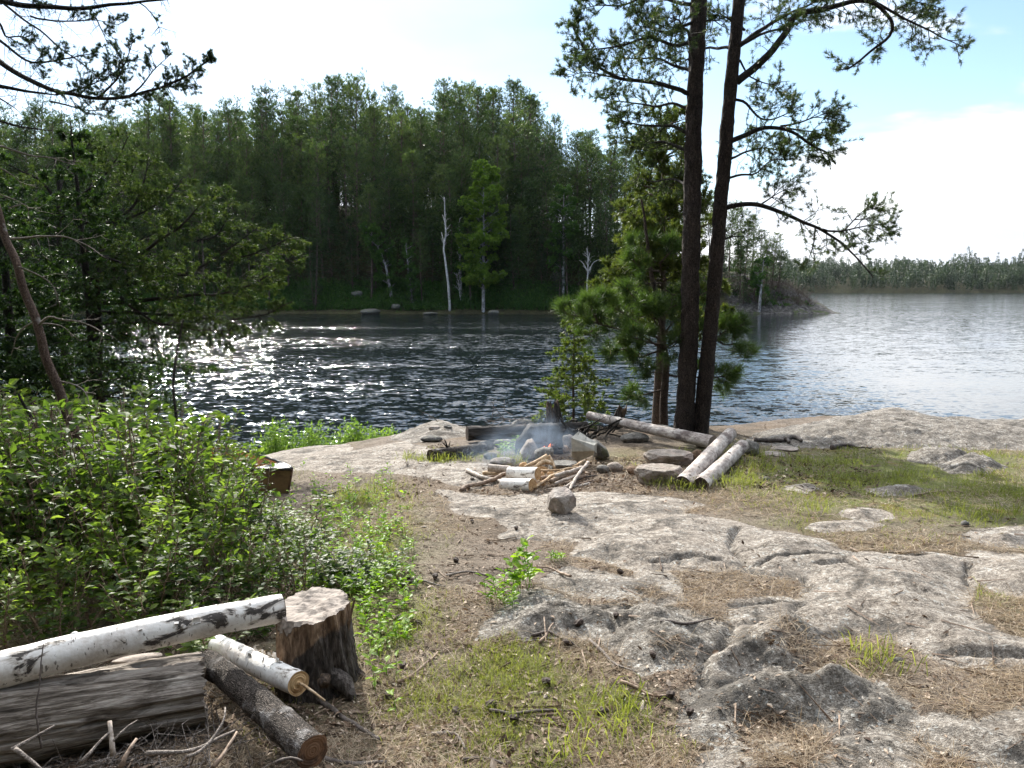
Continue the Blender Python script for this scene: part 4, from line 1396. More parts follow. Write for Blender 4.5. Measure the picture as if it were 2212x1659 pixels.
# ---- leafy shrubs of the thicket: five bushes, copied
def shrub_proto(seed, H):
    r = np.random.default_rng(seed)
    root = thing('shrub', 'leafy green shrub in the dense thicket beside the clearing', 'shrub', (0, 0, -50), 'shrubs of the thicket')
    st, lf = MB(), MB()
    Bs, Ds = [], []
    for i in range(9):
        a = r.uniform(0, 6.283)
        h = H * r.uniform(.6, 1.08)
        o = np.array([math.cos(a), math.sin(a), 0]) * r.uniform(.02, .16)
        e = o + np.array([math.cos(a), math.sin(a), 0]) * h * r.uniform(.1, .5) + [0, 0, h]
        h *= 1.25 if r.random() < .18 else 1
        P = smooth_path([o, o * .6 + e * .4 + [0, 0, .08], e], .05) + 0
        P += r.normal(0, .006, P.shape)
        st.tube(P, np.linspace(.008, .003, len(P)), 4, False)
        nl = int(h * 40)
        t = r.uniform(.18, 1, nl) ** .8
        f = t * (len(P) - 1)
        k = np.clip(f.astype(int), 0, len(P) - 2)
        b = P[k] + (P[k + 1] - P[k]) * (f - k)[:, None]
        az = r.uniform(0, 6.283, nl)
        tw = np.stack([np.cos(az), np.sin(az), r.uniform(-.1, .5, nl)], 1)
        e2 = b + tw * (r.uniform(.01, .13, nl) * (1.1 - .6 * t))[:, None]
        st.cones(b, e2, .0015, .0009)
        Bs.append(e2)
        Ds.append(unit(tw + np.array([0, 0, .15]) + r.normal(0, .35, (nl, 3))))
    B, D = np.concatenate(Bs), np.concatenate(Ds)
    n = len(B)
    L = r.uniform(.038, .095, n) * r.uniform(.85, 1.15)
    lf.leaves(B, D, unit(r.normal(0, .45, (n, 3)) + np.array([0, 0, 1.0])), L, L * .62, np.clip(r.normal(.45, .22, n), 0, 1))
    st.build('stems', M['brown_stick'], root, True)
    lf.build('leaves', M['shrub'], root)
    return root


def thicket():
    r = np.random.default_rng(7)
    protos = [shrub_proto(100 + i, 1.0) for i in range(6)]
    used = set()
    n = 0
    tries = 0
    P = []
    while n < 125 and tries < 6000:
        tries += 1
        y = r.uniform(3.25, 8.9)
        ur = np.interp(y, [3.2, 3.6, 4.2, 5, 6, 7, 9], [430, 560, 770, 745, 650, 520, 430])
        xr = pt(ur, 900, y)[0]
        x = xr - r.random() ** 1.3 * 3.6
        if x < pt(-330, 900, y)[0] or any((x - a) ** 2 + (y - b) ** 2 < .045 * (1 if y < 6 else 1.6) for a, b in P):
            continue
        # keep the canoe's place and the logs free
        h = np.clip(.26 + .62 * (xr - x) / 1.2, .2, .88) * r.uniform(.82, 1.12)
        if y < 4.1:
            h = min(h, np.interp(y, [3.3, 4.1], [.42, .7]))
        tx, ty = pt(631, 1080, 6.55)[0], 6.55
        if seg_dist(np.array(x), np.array(y), (tx, ty), (tx - 3.9, ty + 2.63)) < .62:
            continue
        z = float(gz(x, y)) - .02
        us = CX + x / (y * .99) * F
        vl = np.interp(us + 75, [-300, 0, 200, 350, 480, 530, 575, 600, 640, 700, 750, 800], [800, 825, 850, 875, 900, 955, 1010, 1072, 1078, 1085, 1130, 1190])
        h = min(h, pt(us, vl, y)[2] - z - .03)
        if h < .13:
            continue
        P.append((x, y))
        i = int(r.integers(0, 6))
        sc = (h * r.uniform(.9, 1.25), h * r.uniform(.9, 1.25), h)
        sc = tuple(max(s, .55) if q < 2 else s for q, s in enumerate(sc))
        if i not in used:
            used.add(i)
            o = protos[i]
            o.location, o.scale, o.rotation_euler = (x, y, z), sc, (0, 0, r.uniform(0, 6.28))
        else:
            o = dup(protos[i], (x, y, z), r.uniform(0, 6.28), sc)
        n += 1


thicket()


# ---- small plants
def seedling_cluster(name, label, cat, spots, seed, mat, hr, L, group=None, nl=8, one=True):
    r = np.random.default_rng(seed)
    st, lf = MB(), MB()
    for (x, y) in spots:
        z = float(gz(x, y))
        h = r.uniform(*hr)
        o = np.array([x, y, z - .01])
        e = o + [r.normal(0, .15) * h, r.normal(0, .15) * h, h]
        st.cones([o], [e], .002, .001)
        n = max(3, int(nl * r.uniform(.6, 1.2)))
        t = np.linspace(.3, 1, n)
        az = np.arange(n) * 2.4 + r.uniform(0, 6)
        D = unit(np.stack([np.cos(az), np.sin(az), r.uniform(.1, .7, n)], 1))
        le = L * r.uniform(.6, 1.15, n)
        lf.leaves(o + (e - o) * t[:, None], D, unit(r.normal(0, .3, (n, 3)) + [0, 0, 1.0]), le, le * .5, np.clip(r.normal(.5, .2, n), 0, 1), .12)
    return st, lf


def leafy_plants():
    for i, (u, v, h, lab) in enumerate(((1142, 1268, .30, 'tallest yellow green leafy plant at the edge of the bedrock'), (1108, 1282, .22, 'yellow green leafy plant between two others at the bedrock edge'), (1062, 1306, .17, 'low yellow green plant growing against the dark boulder'),
                                        (1098, 1314, .12, 'smallest leafy plant hugging the top of the dark boulder'), (1197, 1212, .08, 'tiny sprig with pale leaves alone on the grey slab'),
                                        (1083, 985, .17, 'bright sprig growing in the smoke beside the fire pit'), (1106, 980, .2, 'taller sprig growing between the fire pit stone and the short log'), (1018, 918, .1, 'small green sprig on the end of the charred log'))):
        b = at(u, v)
        r = np.random.default_rng(200 + i)
        st, lf = seedling_cluster('', '', '', [(b[0] + r.normal(0, .02), b[1] + r.normal(0, .02)) for q in range(4)], 210 + i, None, (h * .6, h), h * .2 + .02, nl=10)
        root = thing('leafy_plant', lab, 'plant', tuple(b), 'leafy plants along the rock')
        for nm, mm, mt in (('stem', st, M['seedling']), ('leaves', lf, M['seedling'])):
            o = mm.build(nm, mt, root)
            o.matrix_parent_inverse = Matrix.Translation(-root.location)
    r = np.random.default_rng(77)
    sp = []
    while len(sp) < 420:
        u, v = r.normal(745, 95), r.normal(1240, 120)
        if u > 905 - .15 * abs(v - 1250) or v < 1010 or v > 1650 or (u < 770 and v > 1290 and u > 400):
            continue
        sp.append(tuple(at0(u, v)[:2]))
    st, lf = seedling_cluster('', '', '', sp, 78, None, (.03, .13), .045, nl=6)
    tag(lf.build('seedling_leaves', M['seedling']), 'bright yellow green seedlings covering the edge of the clearing', 'ground cover', kind='stuff')
    tag(st.build('seedling_stems', M['seedling']), 'thin stems of the seedlings at the edge of the clearing', 'ground cover', kind='stuff')
    # low shrub on the water's edge by the landing slab
    for j, (u, y, hh, lab) in enumerate(((600, 11.4, .42, 'pale green shore shrub nearest the canoe at the water'), (680, 11.6, .46, 'pale green bush in the middle of the shore shrubs'), (760, 11.5, .5, 'pale green bush on the shore behind the smooth slab'), (825, 11.3, .42, 'pale green bush beside the crest boulder at the water'))):
        x = pt(u, 930, y)[0]
        z = float(gz(x, y))
        top = zpx((902, 908, 905, 915)[j], y)
        rr = np.random.default_rng(300 + j)
        st, lf = MB(), MB()
        n = 260
        o = np.stack([x + rr.normal(0, .24, n), y + rr.normal(0, .2, n), np.full(n, z - .1)], 1)
        e = o + np.stack([rr.normal(0, .1, n), rr.normal(0, .1, n), (top - z) * rr.uniform(.55, 1.12, n) * np.exp(-((o[:, 0] - x) / .55) ** 2)], 1)
        st.cones(o, e, .003, .0015)
        k = 20
        t = rr.uniform(.3, 1, (n, k))
        B = (o[:, None] + (e - o)[:, None] * t[..., None]).reshape(-1, 3)
        D = unit(rr.normal(0, 1, (n * k, 3)) + [0, 0, .7])
        lf.leaves(B, D, unit(rr.normal(0, .5, (n * k, 3)) + [0, 0, 1.0]), .055, .024, np.clip(rr.normal(.5, .25, n * k), 0, 1))
        root = thing('shore_shrub', lab, 'shrub', (x, y, z), 'shrubs along the water')
        for nm, mm, mt in (('stems', st, M['shore_shrub']), ('leaves', lf, M['shore_shrub'])):
            ob = mm.build(nm, mt, root)
            ob.matrix_parent_inverse = Matrix.Translation(-root.location)


leafy_plants()


# ---- ground cover: grass, dry grass, needle litter, chips
def scatter(n, u0, u1, v0, v1, seed, dens):
    """points spread evenly in the view, on the ground, thinned by dens(x, y)"""
    r = np.random.default_rng(seed)
    u, v = r.uniform(u0, u1, n), r.uniform(v0, v1, n)
    d = (v - CY) / F
    ry, rz, rx = cp - d * sp, -sp - d * cp, (u - CX) / F
    k = np.full(n, 6.0)
    lo, hi = np.full(n, 1.2), np.full(n, 15.0)
    for _ in range(24):
        k = (lo + hi) / 2
        below = CAM_Z + rz * k < gz(rx * k, ry * k)
        hi = np.where(below, k, hi)
        lo = np.where(below, lo, k)
    x, y = rx * k, ry * k
    ok = (r.random(n) < dens(x, y)) & (k < 14)
    return x[ok], y[ok], r


def ground_cover():
    x, y, r = scatter(430000, -200, 2450, 950, 1750, 5, lambda a, b: np.clip(sample(GREEN, a, b) * 1.0 - .10 + .06 * (1 - sample(ROCK, a, b)), 0, 1) * np.clip(.38 + 1.5 * fbm(a * 3, b * 3, 61, 3), 0.02, 1))
    n = len(x)
    B = np.stack([x, y, gz(x, y) - .005], 1)
    far = np.clip(y / 5, .6, 1.6)
    D = unit(r.normal(0, .45, (n, 3)) * [1, 1, 0] + [0, 0, 1.0])
    Wd = unit(np.cross(D, r.normal(0, 1, (n, 3))))
    mb = MB()
    hgt = np.where(y > 6, .085, .055) * r.uniform(.4, 1.5, n)
    mb.blades(B, D, Wd, hgt, .0026 * far, np.clip(r.normal(.5, .22, n), 0, 1), .3)
    tag(mb.build('grass', M['grass']), 'short green grass growing in patches over the clearing', 'grass', kind='stuff')
    # taller tufts
    tufts = [(1600, 1030), (1620, 1010), (1580, 1045), (1640, 990), (1650, 1010), (1700, 1000), (1745, 1000), (1560, 1052), (1460, 1052), (1480, 1058), (1500, 1060), (1430, 1050), (1765, 1105), (2140, 1120), (2085, 1115), (2180, 1110), (1240, 1620), (1290, 1570), (1330, 1600), (1150, 990), (880, 990), (905, 995), (935, 998), (1080, 1000), (1100, 1005), (1120, 1000), (1460, 985), (2190, 1060), (1950, 1030), (1660, 1020), (1610, 1050), (1880, 1420), (1905, 1435), (1360, 1530), (960, 1000), (1000, 995)]
    mb = MB()
    for i, (u, v) in enumerate(tufts):
        b = at(u, v)
        m = 46
        o = b + np.stack([r.normal(0, .06, m), r.normal(0, .06, m), np.full(m, -.01)], 1)
        D = unit(r.normal(0, .38, (m, 3)) * [1, 1, 0] + [0, 0, 1.0])
        mb.blades(o, D, unit(np.cross(D, r.normal(0, 1, (m, 3)))), r.uniform(.07, .2, m), .0045, np.clip(r.normal(.55, .2, m), 0, 1), .35)
    tag(mb.build('tall_grass', M['grass']), 'taller green grass tufts round the logs and stones', 'grass', kind='stuff')
    # dead grass mats
    x, y, r = scatter(280000, -200, 2450, 960, 1750, 6, lambda a, b: (1 - sample(ROCK, a, b)) * np.clip(.12 + 1.5 * fbm(a * 1.3, b * 1.3, 71, 4) + np.where(a > .2, .3, -.2), 0, .8))
    n = len(x)
    D = unit(r.normal(0, 1, (n, 3)) * [1, 1, .0] + np.stack([np.zeros(n), np.zeros(n), np.abs(r.normal(.1, .28, n))], 1))
    mb = MB()
    mb.blades(np.stack([x, y, gz(x, y) + .001], 1), D, unit(np.cross(D, r.normal(0, .5, (n, 3)) + [0, 0, 1.0])), r.uniform(.04, .14, n), .0018 * np.clip(y / 4, .8, 2), np.clip(r.normal(.45, .25, n), 0, 1), .12)
    tag(mb.build('dry_grass', M['dry_grass']), 'matted dry tan grass and pine needles lying on the ground', 'dry grass', kind='stuff')
    # chips, bark flakes, dead leaves
    x, y, r = scatter(70000, -200, 2500, 960, 1800, 9, lambda a, b: (1 - .93 * sample(ROCK, a, b)) * np.where(a > 1.5, .35, .8))
    n = len(x)
    s = r.uniform(.006, .022, n) * np.clip(r.random(n) ** -.25, 1, 2.0)
    N = unit(r.normal(0, .5, (n, 3)) + [0, 0, 1.0])
    D = unit(np.cross(N, r.normal(0, 1, (n, 3))))
    mb = MB()
    mb.leaves(np.stack([x, y, gz(x, y) + .004], 1), D, N, s, s * r.uniform(.2, .7, n), np.clip(r.normal(.42, .3, n), 0, 1), .15)
    tag(mb.build('litter', M['litter']), 'bark flakes, wood chips and dead leaves strewn on the soil', 'litter', kind='stuff')
    # larger flakes and cones' worth of debris round the fire, seen flat from afar
    x, y, r = scatter(16000, 850, 1900, 905, 1075, 10, lambda a, b: (1 - .9 * sample(ROCK, a, b)) * np.clip(.5 + 1.4 * fbm(a * 1.5, b * 1.5, 47, 3), .05, 1))
    n = len(x)
    s = r.uniform(.015, .05, n)
    N = unit(r.normal(0, .45, (n, 3)) + [0, 0, 1.0])
    D = unit(np.cross(N, r.normal(0, 1, (n, 3))))
    mb = MB()
    mb.leaves(np.stack([x, y, gz(x, y) + .006], 1), D, N, s, s * r.uniform(.2, .6, n), np.clip(r.normal(.25, .28, n), 0, 1), .2)
    tag(mb.build('bark_litter', M['litter']), 'dark bark flakes and debris strewn round the fire pit', 'litter', kind='stuff')
    # thin twigs lying about
    x, y, r = scatter(1500, -100, 2400, 1000, 1750, 12, lambda a, b: (1 - .8 * sample(ROCK, a, b)) * .9)
    n = len(x)
    P = np.stack([x, y, gz(x, y) + .006], 1)
    a = r.uniform(0, 6.28, n)
    l = r.uniform(.04, .22, n)
    Q = np.stack([x + np.cos(a) * l, y + np.sin(a) * l * .8, np.zeros(n)], 1)
    Q[:, 2] = gz(Q[:, 0], Q[:, 1]) + .008
    mb = MB()
    mb.cones(P, Q, r.uniform(.002, .006, n), .0015, r.random(n))
    tag(mb.build('twig_litter', M['brown_stick']), 'thin dead twigs strewn over the soil of the clearing', 'twigs', kind='stuff')


ground_cover()

# ------------------------------------------------------------------ logs, stones and the fire pit
def frame_to(P0, P1):
    """matrix at the middle of P0-P1 with local X along it"""
    P0, P1 = Vector(P0), Vector(P1)
    x = (P1 - P0).normalized()
    y = Vector((0, 0, 1)).cross(x).normalized()
    z = x.cross(y)
    m = Matrix((x, y, z)).transposed().to_4x4()
    m.translation = (P0 + P1) / 2
    return m, (P1 - P0).length


def log(name, label, cat, P0, P1, r0, r1, bark, end, seed=1, bump=.06, lump=.05, sides=28, bend=0.0, knots=0, group=None, ragged=0.0, grain=0.0, ends=(0, 1), parts=('bark', 'cut_end')):
    m, L = frame_to(P0, P1)
    root = thing(name, label, cat, (0, 0, 0), group)
    root.matrix_world = m
    r = np.random.default_rng(seed)
    n = max(14, int(L / .03))
    t = np.linspace(0, 1, n)
    P = np.stack([(t - .5) * L, bend * np.sin(t * math.pi) * .4, bend * np.sin(t * math.pi)], 1)
    R = r0 + (r1 - r0) * t
    b = MB()
    A, B, rr = b.tube(P, R, sides, False, .5, bump, seed, lump)
    if grain:
        V = b.v[0].reshape(n, sides, 3)
        th = np.arange(sides) / sides * 2 * math.pi
        gx = (t * L)[:, None] * 1.6 + 0 * th[None]
        gy = np.abs(th[None] - math.pi) * 7 + .6 * fbm(gx * 2, th[None] + 0 * gx, seed, 3)
        g_ = fbm(gx, gy, seed + 3, 4, .6)
        hole = sstep(.42, .6, fbm(gx * 3.2, gy * .45, seed + 9, 3))
        f_ = 1 + grain * g_ - grain * 1.1 * hole
        V[:, :, 1:] = P[:, None, 1:] + (V[:, :, 1:] - P[:, None, 1:]) * f_[..., None]
    if ragged:
        V = b.v[0].reshape(n, sides, 3)
        V[0, :, 0] -= ragged * r.uniform(0, 1, sides)
        V[-1, :, 0] += ragged * r.uniform(0, 1, sides)
    for k in range(knots):
        i = int(r.integers(3, n - 3))
        a = r.uniform(-.4, 3.5)
        d = np.array([r.normal(0, .15), math.cos(a), math.sin(a)])
        c = P[i] + d * R[i] * .8
        b.tube([c, c + d * R[i] * .28, c + d * R[i] * .34], [R[i] * .26, R[i] * .18, R[i] * .07], 8, True)
    b.build(parts[0], bark, root, True)
    V = b.v[0].reshape(n, sides, 3)
    for e in ends:
        ring = V[0 if e == 0 else -1]
        c = ring.mean(0) + np.array([(-1 if e == 0 else 1) * .002, 0, 0])
        mb = MB()
        rings = [c + (ring - c) * f + np.array([r.normal(0, .0015), 0, 0]) for f in (1, .8, .55, .3, .1)]
        W = np.concatenate(rings)
        j = np.arange(sides)
        k2 = (j + 1) % sides
        Q = np.concatenate([np.stack([q * sides + j, q * sides + k2, (q + 1) * sides + k2, (q + 1) * sides + j], 1) for q in range(4)])
        W = np.concatenate([W, c[None]])
        T = np.stack([4 * sides + j, 4 * sides + k2, np.full(sides, 5 * sides)], 1)
        if e == 1:
            pass
        else:
            Q, T = Q[:, ::-1], T[:, ::-1]
        mb.add(W, Q, T)
        mb.build(parts[1], end, root, False)
    return root


_ico = {}


def ico(sub):
    if sub not in _ico:
        bm = bmesh.new()
        bmesh.ops.create_icosphere(bm, subdivisions=sub, radius=1)
        bm.verts.ensure_lookup_table()
        _ico[sub] = (np.array([v.co[:] for v in bm.verts]), np.array([[v.index for v in f.verts] for f in bm.faces]))
        bm.free()
    return _ico[sub]


def rock(name, label, pos, dims, mat, seed, rz=0.0, planes=11, soft=.022, rough=.06, top=None, cat='stone', group=None, sub=5, tilt=(0, 0), sink=.12, pl=None):
    """an angular stone: cut planes round a ball, edges softened, surface roughened"""
    r = np.random.default_rng(seed)
    D, Fc = ico(sub)
    N = unit(r.normal(0, 1, (planes, 3)))
    dd = r.uniform(.66, 1.0, planes)
    N = np.concatenate([N, [[0, 0, -1.0]]])
    dd = np.concatenate([dd, [.75]])
    if pl is not None:
        N = unit(np.array([q[:3] for q in pl], float))
        dd = np.array([q[3] for q in pl], float)
    if top is not None:
        N = np.concatenate([N, unit(np.array([[r.normal(0, .1), r.normal(0, .1), 1.0]]))])
        dd = np.concatenate([dd, [top]])
    c = D @ N.T
    q = np.where(c > 1e-3, dd[None] / np.maximum(c, 1e-3), 9)
    q = np.minimum(q, 1.05)
    k = soft
    rad_ = -k * np.log(np.exp(-q / k).sum(1) + math.exp(-1.05 / k))
    V = D * rad_[:, None]
    nz = np.array([mnoise.fractal(Vector(d * 2.3 + seed), .9, 2.0, 5) for d in D])
    nz2 = np.array([mnoise.noise(Vector(d * 9 + seed)) for d in D])
    V = V * (1 + rough * nz + rough * .5 * nz2)[:, None]
    V = V * np.array(dims) * .5
    lo = V[:, 2].min()
    V[:, 2] -= lo + dims[2] * sink
    mb = MB()
    mb.add(V, None, Fc)
    o = mb.build(name, mat, None, True)
    o.location = tuple(pos)
    o.rotation_euler = (tilt[0], tilt[1], rz)
    return tag(o, label, cat, group)


def stone_px(label, u0, u1, vt, vb, mat, seed, depth=.8, name='stone', y=None, up=1.0, **kw):
    """stone whose outline in the photo is u0..u1, vt..vb; it stands on the ground"""
    um = (u0 + u1) / 2
    if y is None:
        b = at(um, vb - 3)
        y = b[1]
    else:
        x = pt(um, vb, y)[0]
        b = np.array([x, y, float(gz(x, y))])
    w = (u1 - u0) * y / F
    d = w * depth
    h = max((vb - vt) * y / F - d * .14, .03) * up
    pos = b + [0, d * .35, 0]
    pos[2] = float(gz(pos[0], pos[1]))
    return rock(name, label, pos, (w * 1.08, d * 1.08, h * 1.2), mat, seed, **kw)


def outline_rock(name, label, px, y0, depth, mat, seed, rough=.05, cat='stone', group=None, lean=0.0, front=.9, back=.8):
    """a stone with a given front outline, real thickness and broken faces"""
    P = np.array([pt(u, v, y0) for u, v in px])
    c = P.mean(0)
    seg = np.linalg.norm(np.diff(np.concatenate([P, P[:1]]), axis=0), axis=1)
    L = np.concatenate([[0], np.cumsum(seg)])
    n = 72
    q = np.arange(n) / n * L[-1]
    PP = np.concatenate([P, P[:1]])
    O = np.stack([np.interp(q, L, PP[:, i]) for i in range(3)], 1)
    O = .25 * np.roll(O, 1, 0) + .5 * O + .25 * np.roll(O, -1, 0) - c
    lay = [(-.5, .02), (-.5, .3), (-.49, .6), (-.46, front * .93), (-.36, front), (-.15, 1), (.1, 1), (.3, .95), (.45, back), (.5, back * .6), (.5, .25), (.5, .02)]
    m = len(lay)
    V = np.concatenate([O * [f, 1, f] + [0, w * depth, 0] for w, f in lay])
    sc = max(np.ptp(O[:, 0]), np.ptp(O[:, 2]))
    r = np.random.default_rng(seed)
    nz = np.array([mnoise.fractal(Vector(p / sc * 3.5 + seed), .8, 2.0, 5) for p in V])
    cr = np.array([mnoise.noise(Vector(p / sc * 2.0 + seed + 9)) for p in V])
    nrm = unit(V / np.array([np.ptp(O[:, 0]), depth, np.ptp(O[:, 2])]))
    V = V + nrm * ((nz * rough + np.round(cr * 3) / 3 * rough * .7) * sc)[:, None]
    V[:, 1] += lean * (V[:, 2] - V[:, 2].min())
    i = np.arange(m - 1)[:, None] * n
    j = np.arange(n)[None]
    k = (j + 1) % n
    Q = np.stack([i + j, i + k, i + n + k, i + n + j], -1).reshape(-1, 4)
    mb = MB()
    mb.add(V, Q)
    o = mb.build(name, mat, None, True)
    o.location = tuple(c + [0, depth * .4, 0])
    return tag(o, label, cat, group)


def z5(x, y):
    return (x * .125 + 1078.35, y * .125 + 895.9)


def z6(x, y):
    return (x * .1425 + 984.3, y * .1425 + 984.3)


def z7(x, y):
    return (x * .1625 + 1327.2, y * .1625 + 912.5)


# ---- the wood in the lower left corner
def corner_wood():
    log('birch_log', 'long white birch log with black scars resting over the weathered log', 'log', pt(-60, 1463, 2.52), pt(609, 1313, 3.06), .060, .055, M['birch'], M['cut_grey'], 5, .035, .07, 40, .012, knots=3)
    log('weathered_log', 'big weathered grey log with cracked grain under the birch log', 'log', pt(-90, 1580, 2.50), pt(424, 1492, 2.84), .135, .125, M['weathered'], M['cut_grey'], 9, .06, .08, 110, 0, ragged=.03, grain=.14, parts=('body', 'cut_end'))
    log('bark_log', 'dark bark covered log sloping down beside the short birch log', 'log', pt(448, 1428, 2.98), pt(676, 1622, 2.42), .046, .056, M['log_bark'], M['cut_rust'], 12, .14, .1, 32, .004, knots=2)
    log('short_birch_log', 'short pale birch log with a fresh cut face pointing at the ground twigs', 'log', pt(470, 1395, 3.2), pt(644, 1476, 2.80), .045, .045, M['birch_short'], M['cut_fresh'], 15, .05, .07, 36)
    # peeling curls of bark on the two birch logs
    for nm, a in (('birch_log', .06), ('short_birch_log', .046)):
        lg = bpy.data.objects[nm]
        r = np.random.default_rng(len(nm))
        for q in range(7 if nm == 'birch_log' else 9):
            x = r.uniform(-.3, .32) if nm == 'birch_log' else r.uniform(-.12, .2)
            th = r.uniform(.2, 2.6)
            d = np.array([0, math.cos(th), math.sin(th)])
            t_ = np.array([0, -math.sin(th), math.cos(th)]) * r.choice([-1, 1])
            w, l = r.uniform(.012, .035), r.uniform(.012, .03)
            W_ = []
            for k_ in range(6):
                f_ = k_ / 5
                c_ = d * (a + .001 + l * .55 * f_ ** 1.6) + t_ * l * (f_ - .25 * f_ ** 3)
                ww = w * (1 - .35 * f_)
                W_ += [c_ + [x - ww / 2, 0, 0], c_ + [x + ww / 2, 0, .002 * r.normal()]]
            W_ = np.array(W_)
            mb = MB()
            mb.add(np.concatenate([W_, W_ + d * .0012]), [(2 * k_, 2 * k_ + 1, 2 * k_ + 3, 2 * k_ + 2) for k_ in range(5)] + [(12 + 2 * k_, 14 + 2 * k_, 15 + 2 * k_, 13 + 2 * k_) for k_ in range(5)])
            mb.build('bark_curl', M['birch_short'], lg)
    # wedge of split wood under the birch log
    rock('wood_wedge', 'pale split wedge of wood tucked under the birch log', pt(300, 1428, 2.86), (.2, .07, .03), M['cut_grey'], 3, .35, 9, .04, .02, cat='wood')
    # stump
    b = np.array([pt(678, 1500, 3.1)[0], 3.1, 0])
    b[2] = float(gz(b[0], b[1]))
    root = thing('tree_stump', 'cut tree stump with dark bark and split reddish sides', 'stump', tuple(b))
    r = np.random.default_rng(4)
    n, sd = 40, 128
    th = np.arange(sd) / sd * 2 * math.pi
    t = np.linspace(0, 1, n)
    H = .345
    Rr = .146 + .032 * (1 - t) ** 3
    lob = .03 * np.sin(th * 3 + 1) + .10 * fbm(np.cos(th) * 1.3 + 5, np.sin(th) * 1.3, 3, 3)
    rr = Rr[:, None] * (1 + lob[None] * (1.2 - .6 * t[:, None]) + .20 * fbm(np.cos(th)[None] * 5.5 + 0 * t[:, None], np.sin(th)[None] * 5.5 + t[:, None] * 1.5, 6, 5, .68) * (1.15 - .5 * t[:, None]))
    topz = H + rr[-1] * (.10 * np.sin(th) + .05 * np.cos(th)) + .016 * fbm(np.cos(th) * 6, np.sin(th) * 6, 9, 4) - .045 * np.clip(np.cos(th - 4.0), 0, 1) ** 6 * (1 + fbm(np.cos(th) * 14, np.sin(th) * 14, 19, 2))
    # splinters missing at the front edge
    zz = t[:, None] * topz[None]
    X = rr * np.cos(th)[None]
    Y = rr * np.sin(th)[None]
    V = np.stack([X, Y, zz - .03], -1).reshape(-1, 3)
    i = np.arange(n - 1)[:, None] * sd
    j = np.arange(sd)[None]
    k = (j + 1) % sd
    Q = np.stack([i + j, i + k, i + sd + k, i + sd + j], -1).reshape(-1, 4)
    tint = np.clip((t[:, None] - .62) * 2.2 + .9 * np.clip(np.cos(th - 3.6)[None], 0, 1) * (t[:, None] > .2) + 0 * zz, 0, 1).ravel()
    mb = MB()
    mb.add(V, Q, None, tint)
    # root flare and the knot of a cut side branch
    mb.tube([[.10, -.09, .06], [.16, -.13, .045], [.20, -.17, .0]], [.045, .035, .012], 10, True, 0)
    mb.build('side', M['stump'], root, True)
    ring = V.reshape(n, sd, 3)[-1]
    c = ring.mean(0)
    tp = MB()
    rings = []
    for q, f in enumerate((1, .9, .7, .5, .28, .1)):
        w = c + (ring - c) * f
        w[:, 2] = .345 + .10 * w[:, 1] + .05 * w[:, 0] - .03 + .012 * fbm(w[:, 0] * 14, w[:, 1] * 14, 4, 4) * (f < 1) + .010 * sstep(-.02, .02, w[:, 0] * .6 + w[:, 1] * .5 - .02 + .03 * fbm(w[:, 0] * 12, w[:, 1] * 12, 5, 3))
        w[:, :2] *= 1 + (.0 if f == 1 else .03) * fbm(w[:, :1] * 20, w[:, 1:2] * 20, 6, 2)
        if f == 1:
            w[:, 2] = np.minimum(w[:, 2], ring[:, 2] + .002)
        rings.append(w)
    W = np.concatenate(rings + [c[None]])
    jj = np.arange(sd)
    kk = (jj + 1) % sd
    Q = np.concatenate([np.stack([q * sd + jj, q * sd + kk, (q + 1) * sd + kk, (q + 1) * sd + jj], 1) for q in range(5)])
    tp.add(W, Q, np.stack([5 * sd + jj, 5 * sd + kk, np.full(sd, 6 * sd)], 1))
    tp.build('cut_top', M['cut_grey'], root)
    kn = MB()
    kn.tube([[.075, -.135, .075], [.085, -.165, .06]], [.03, .02], 12, True)
    kn.build('knot', M['stump'], root, True)
    sp_ = MB()
    sp_.cones([[.148, -.02, .22]], [[.185, -.03, .36]], .008, .004)
    sp_.build('splinter', M['brown_stick'], root)


corner_wood()


def stick(name, label, pts, off, r0, r1, mat, seed=1, group=None, lift=0.0, ys=None, sides=9, cat='stick', bump=.12):
    P = []
    for i, (u, v) in enumerate(pts):
        if ys is not None:
            P.append(pt(u, v, ys[i] if np.ndim(ys) else ys))
        else:
            o = off[i] if np.ndim(off) else off
            g_ = at(u, v + o)
            P.append(pt(u, v, g_[1]) + [0, 0, lift])
    P = np.array(P)
    root_loc = P.mean(0)
    Q = smooth_path(P - root_loc, .025)
    rng = np.random.default_rng(seed)
    w = rng.normal(0, .004, Q.shape)
    w[1:-1] = (w[:-2] + w[1:-1] + w[2:]) / 3
    Q = Q + w
    mb = MB()
    mb.tube(Q, np.linspace(r0, r1, len(Q)), sides, True, float(rng.random()), bump, seed, .1)
    o = mb.build(name, mat, None, True)
    o.location = tuple(root_loc)
    return tag(o, label, cat, group)


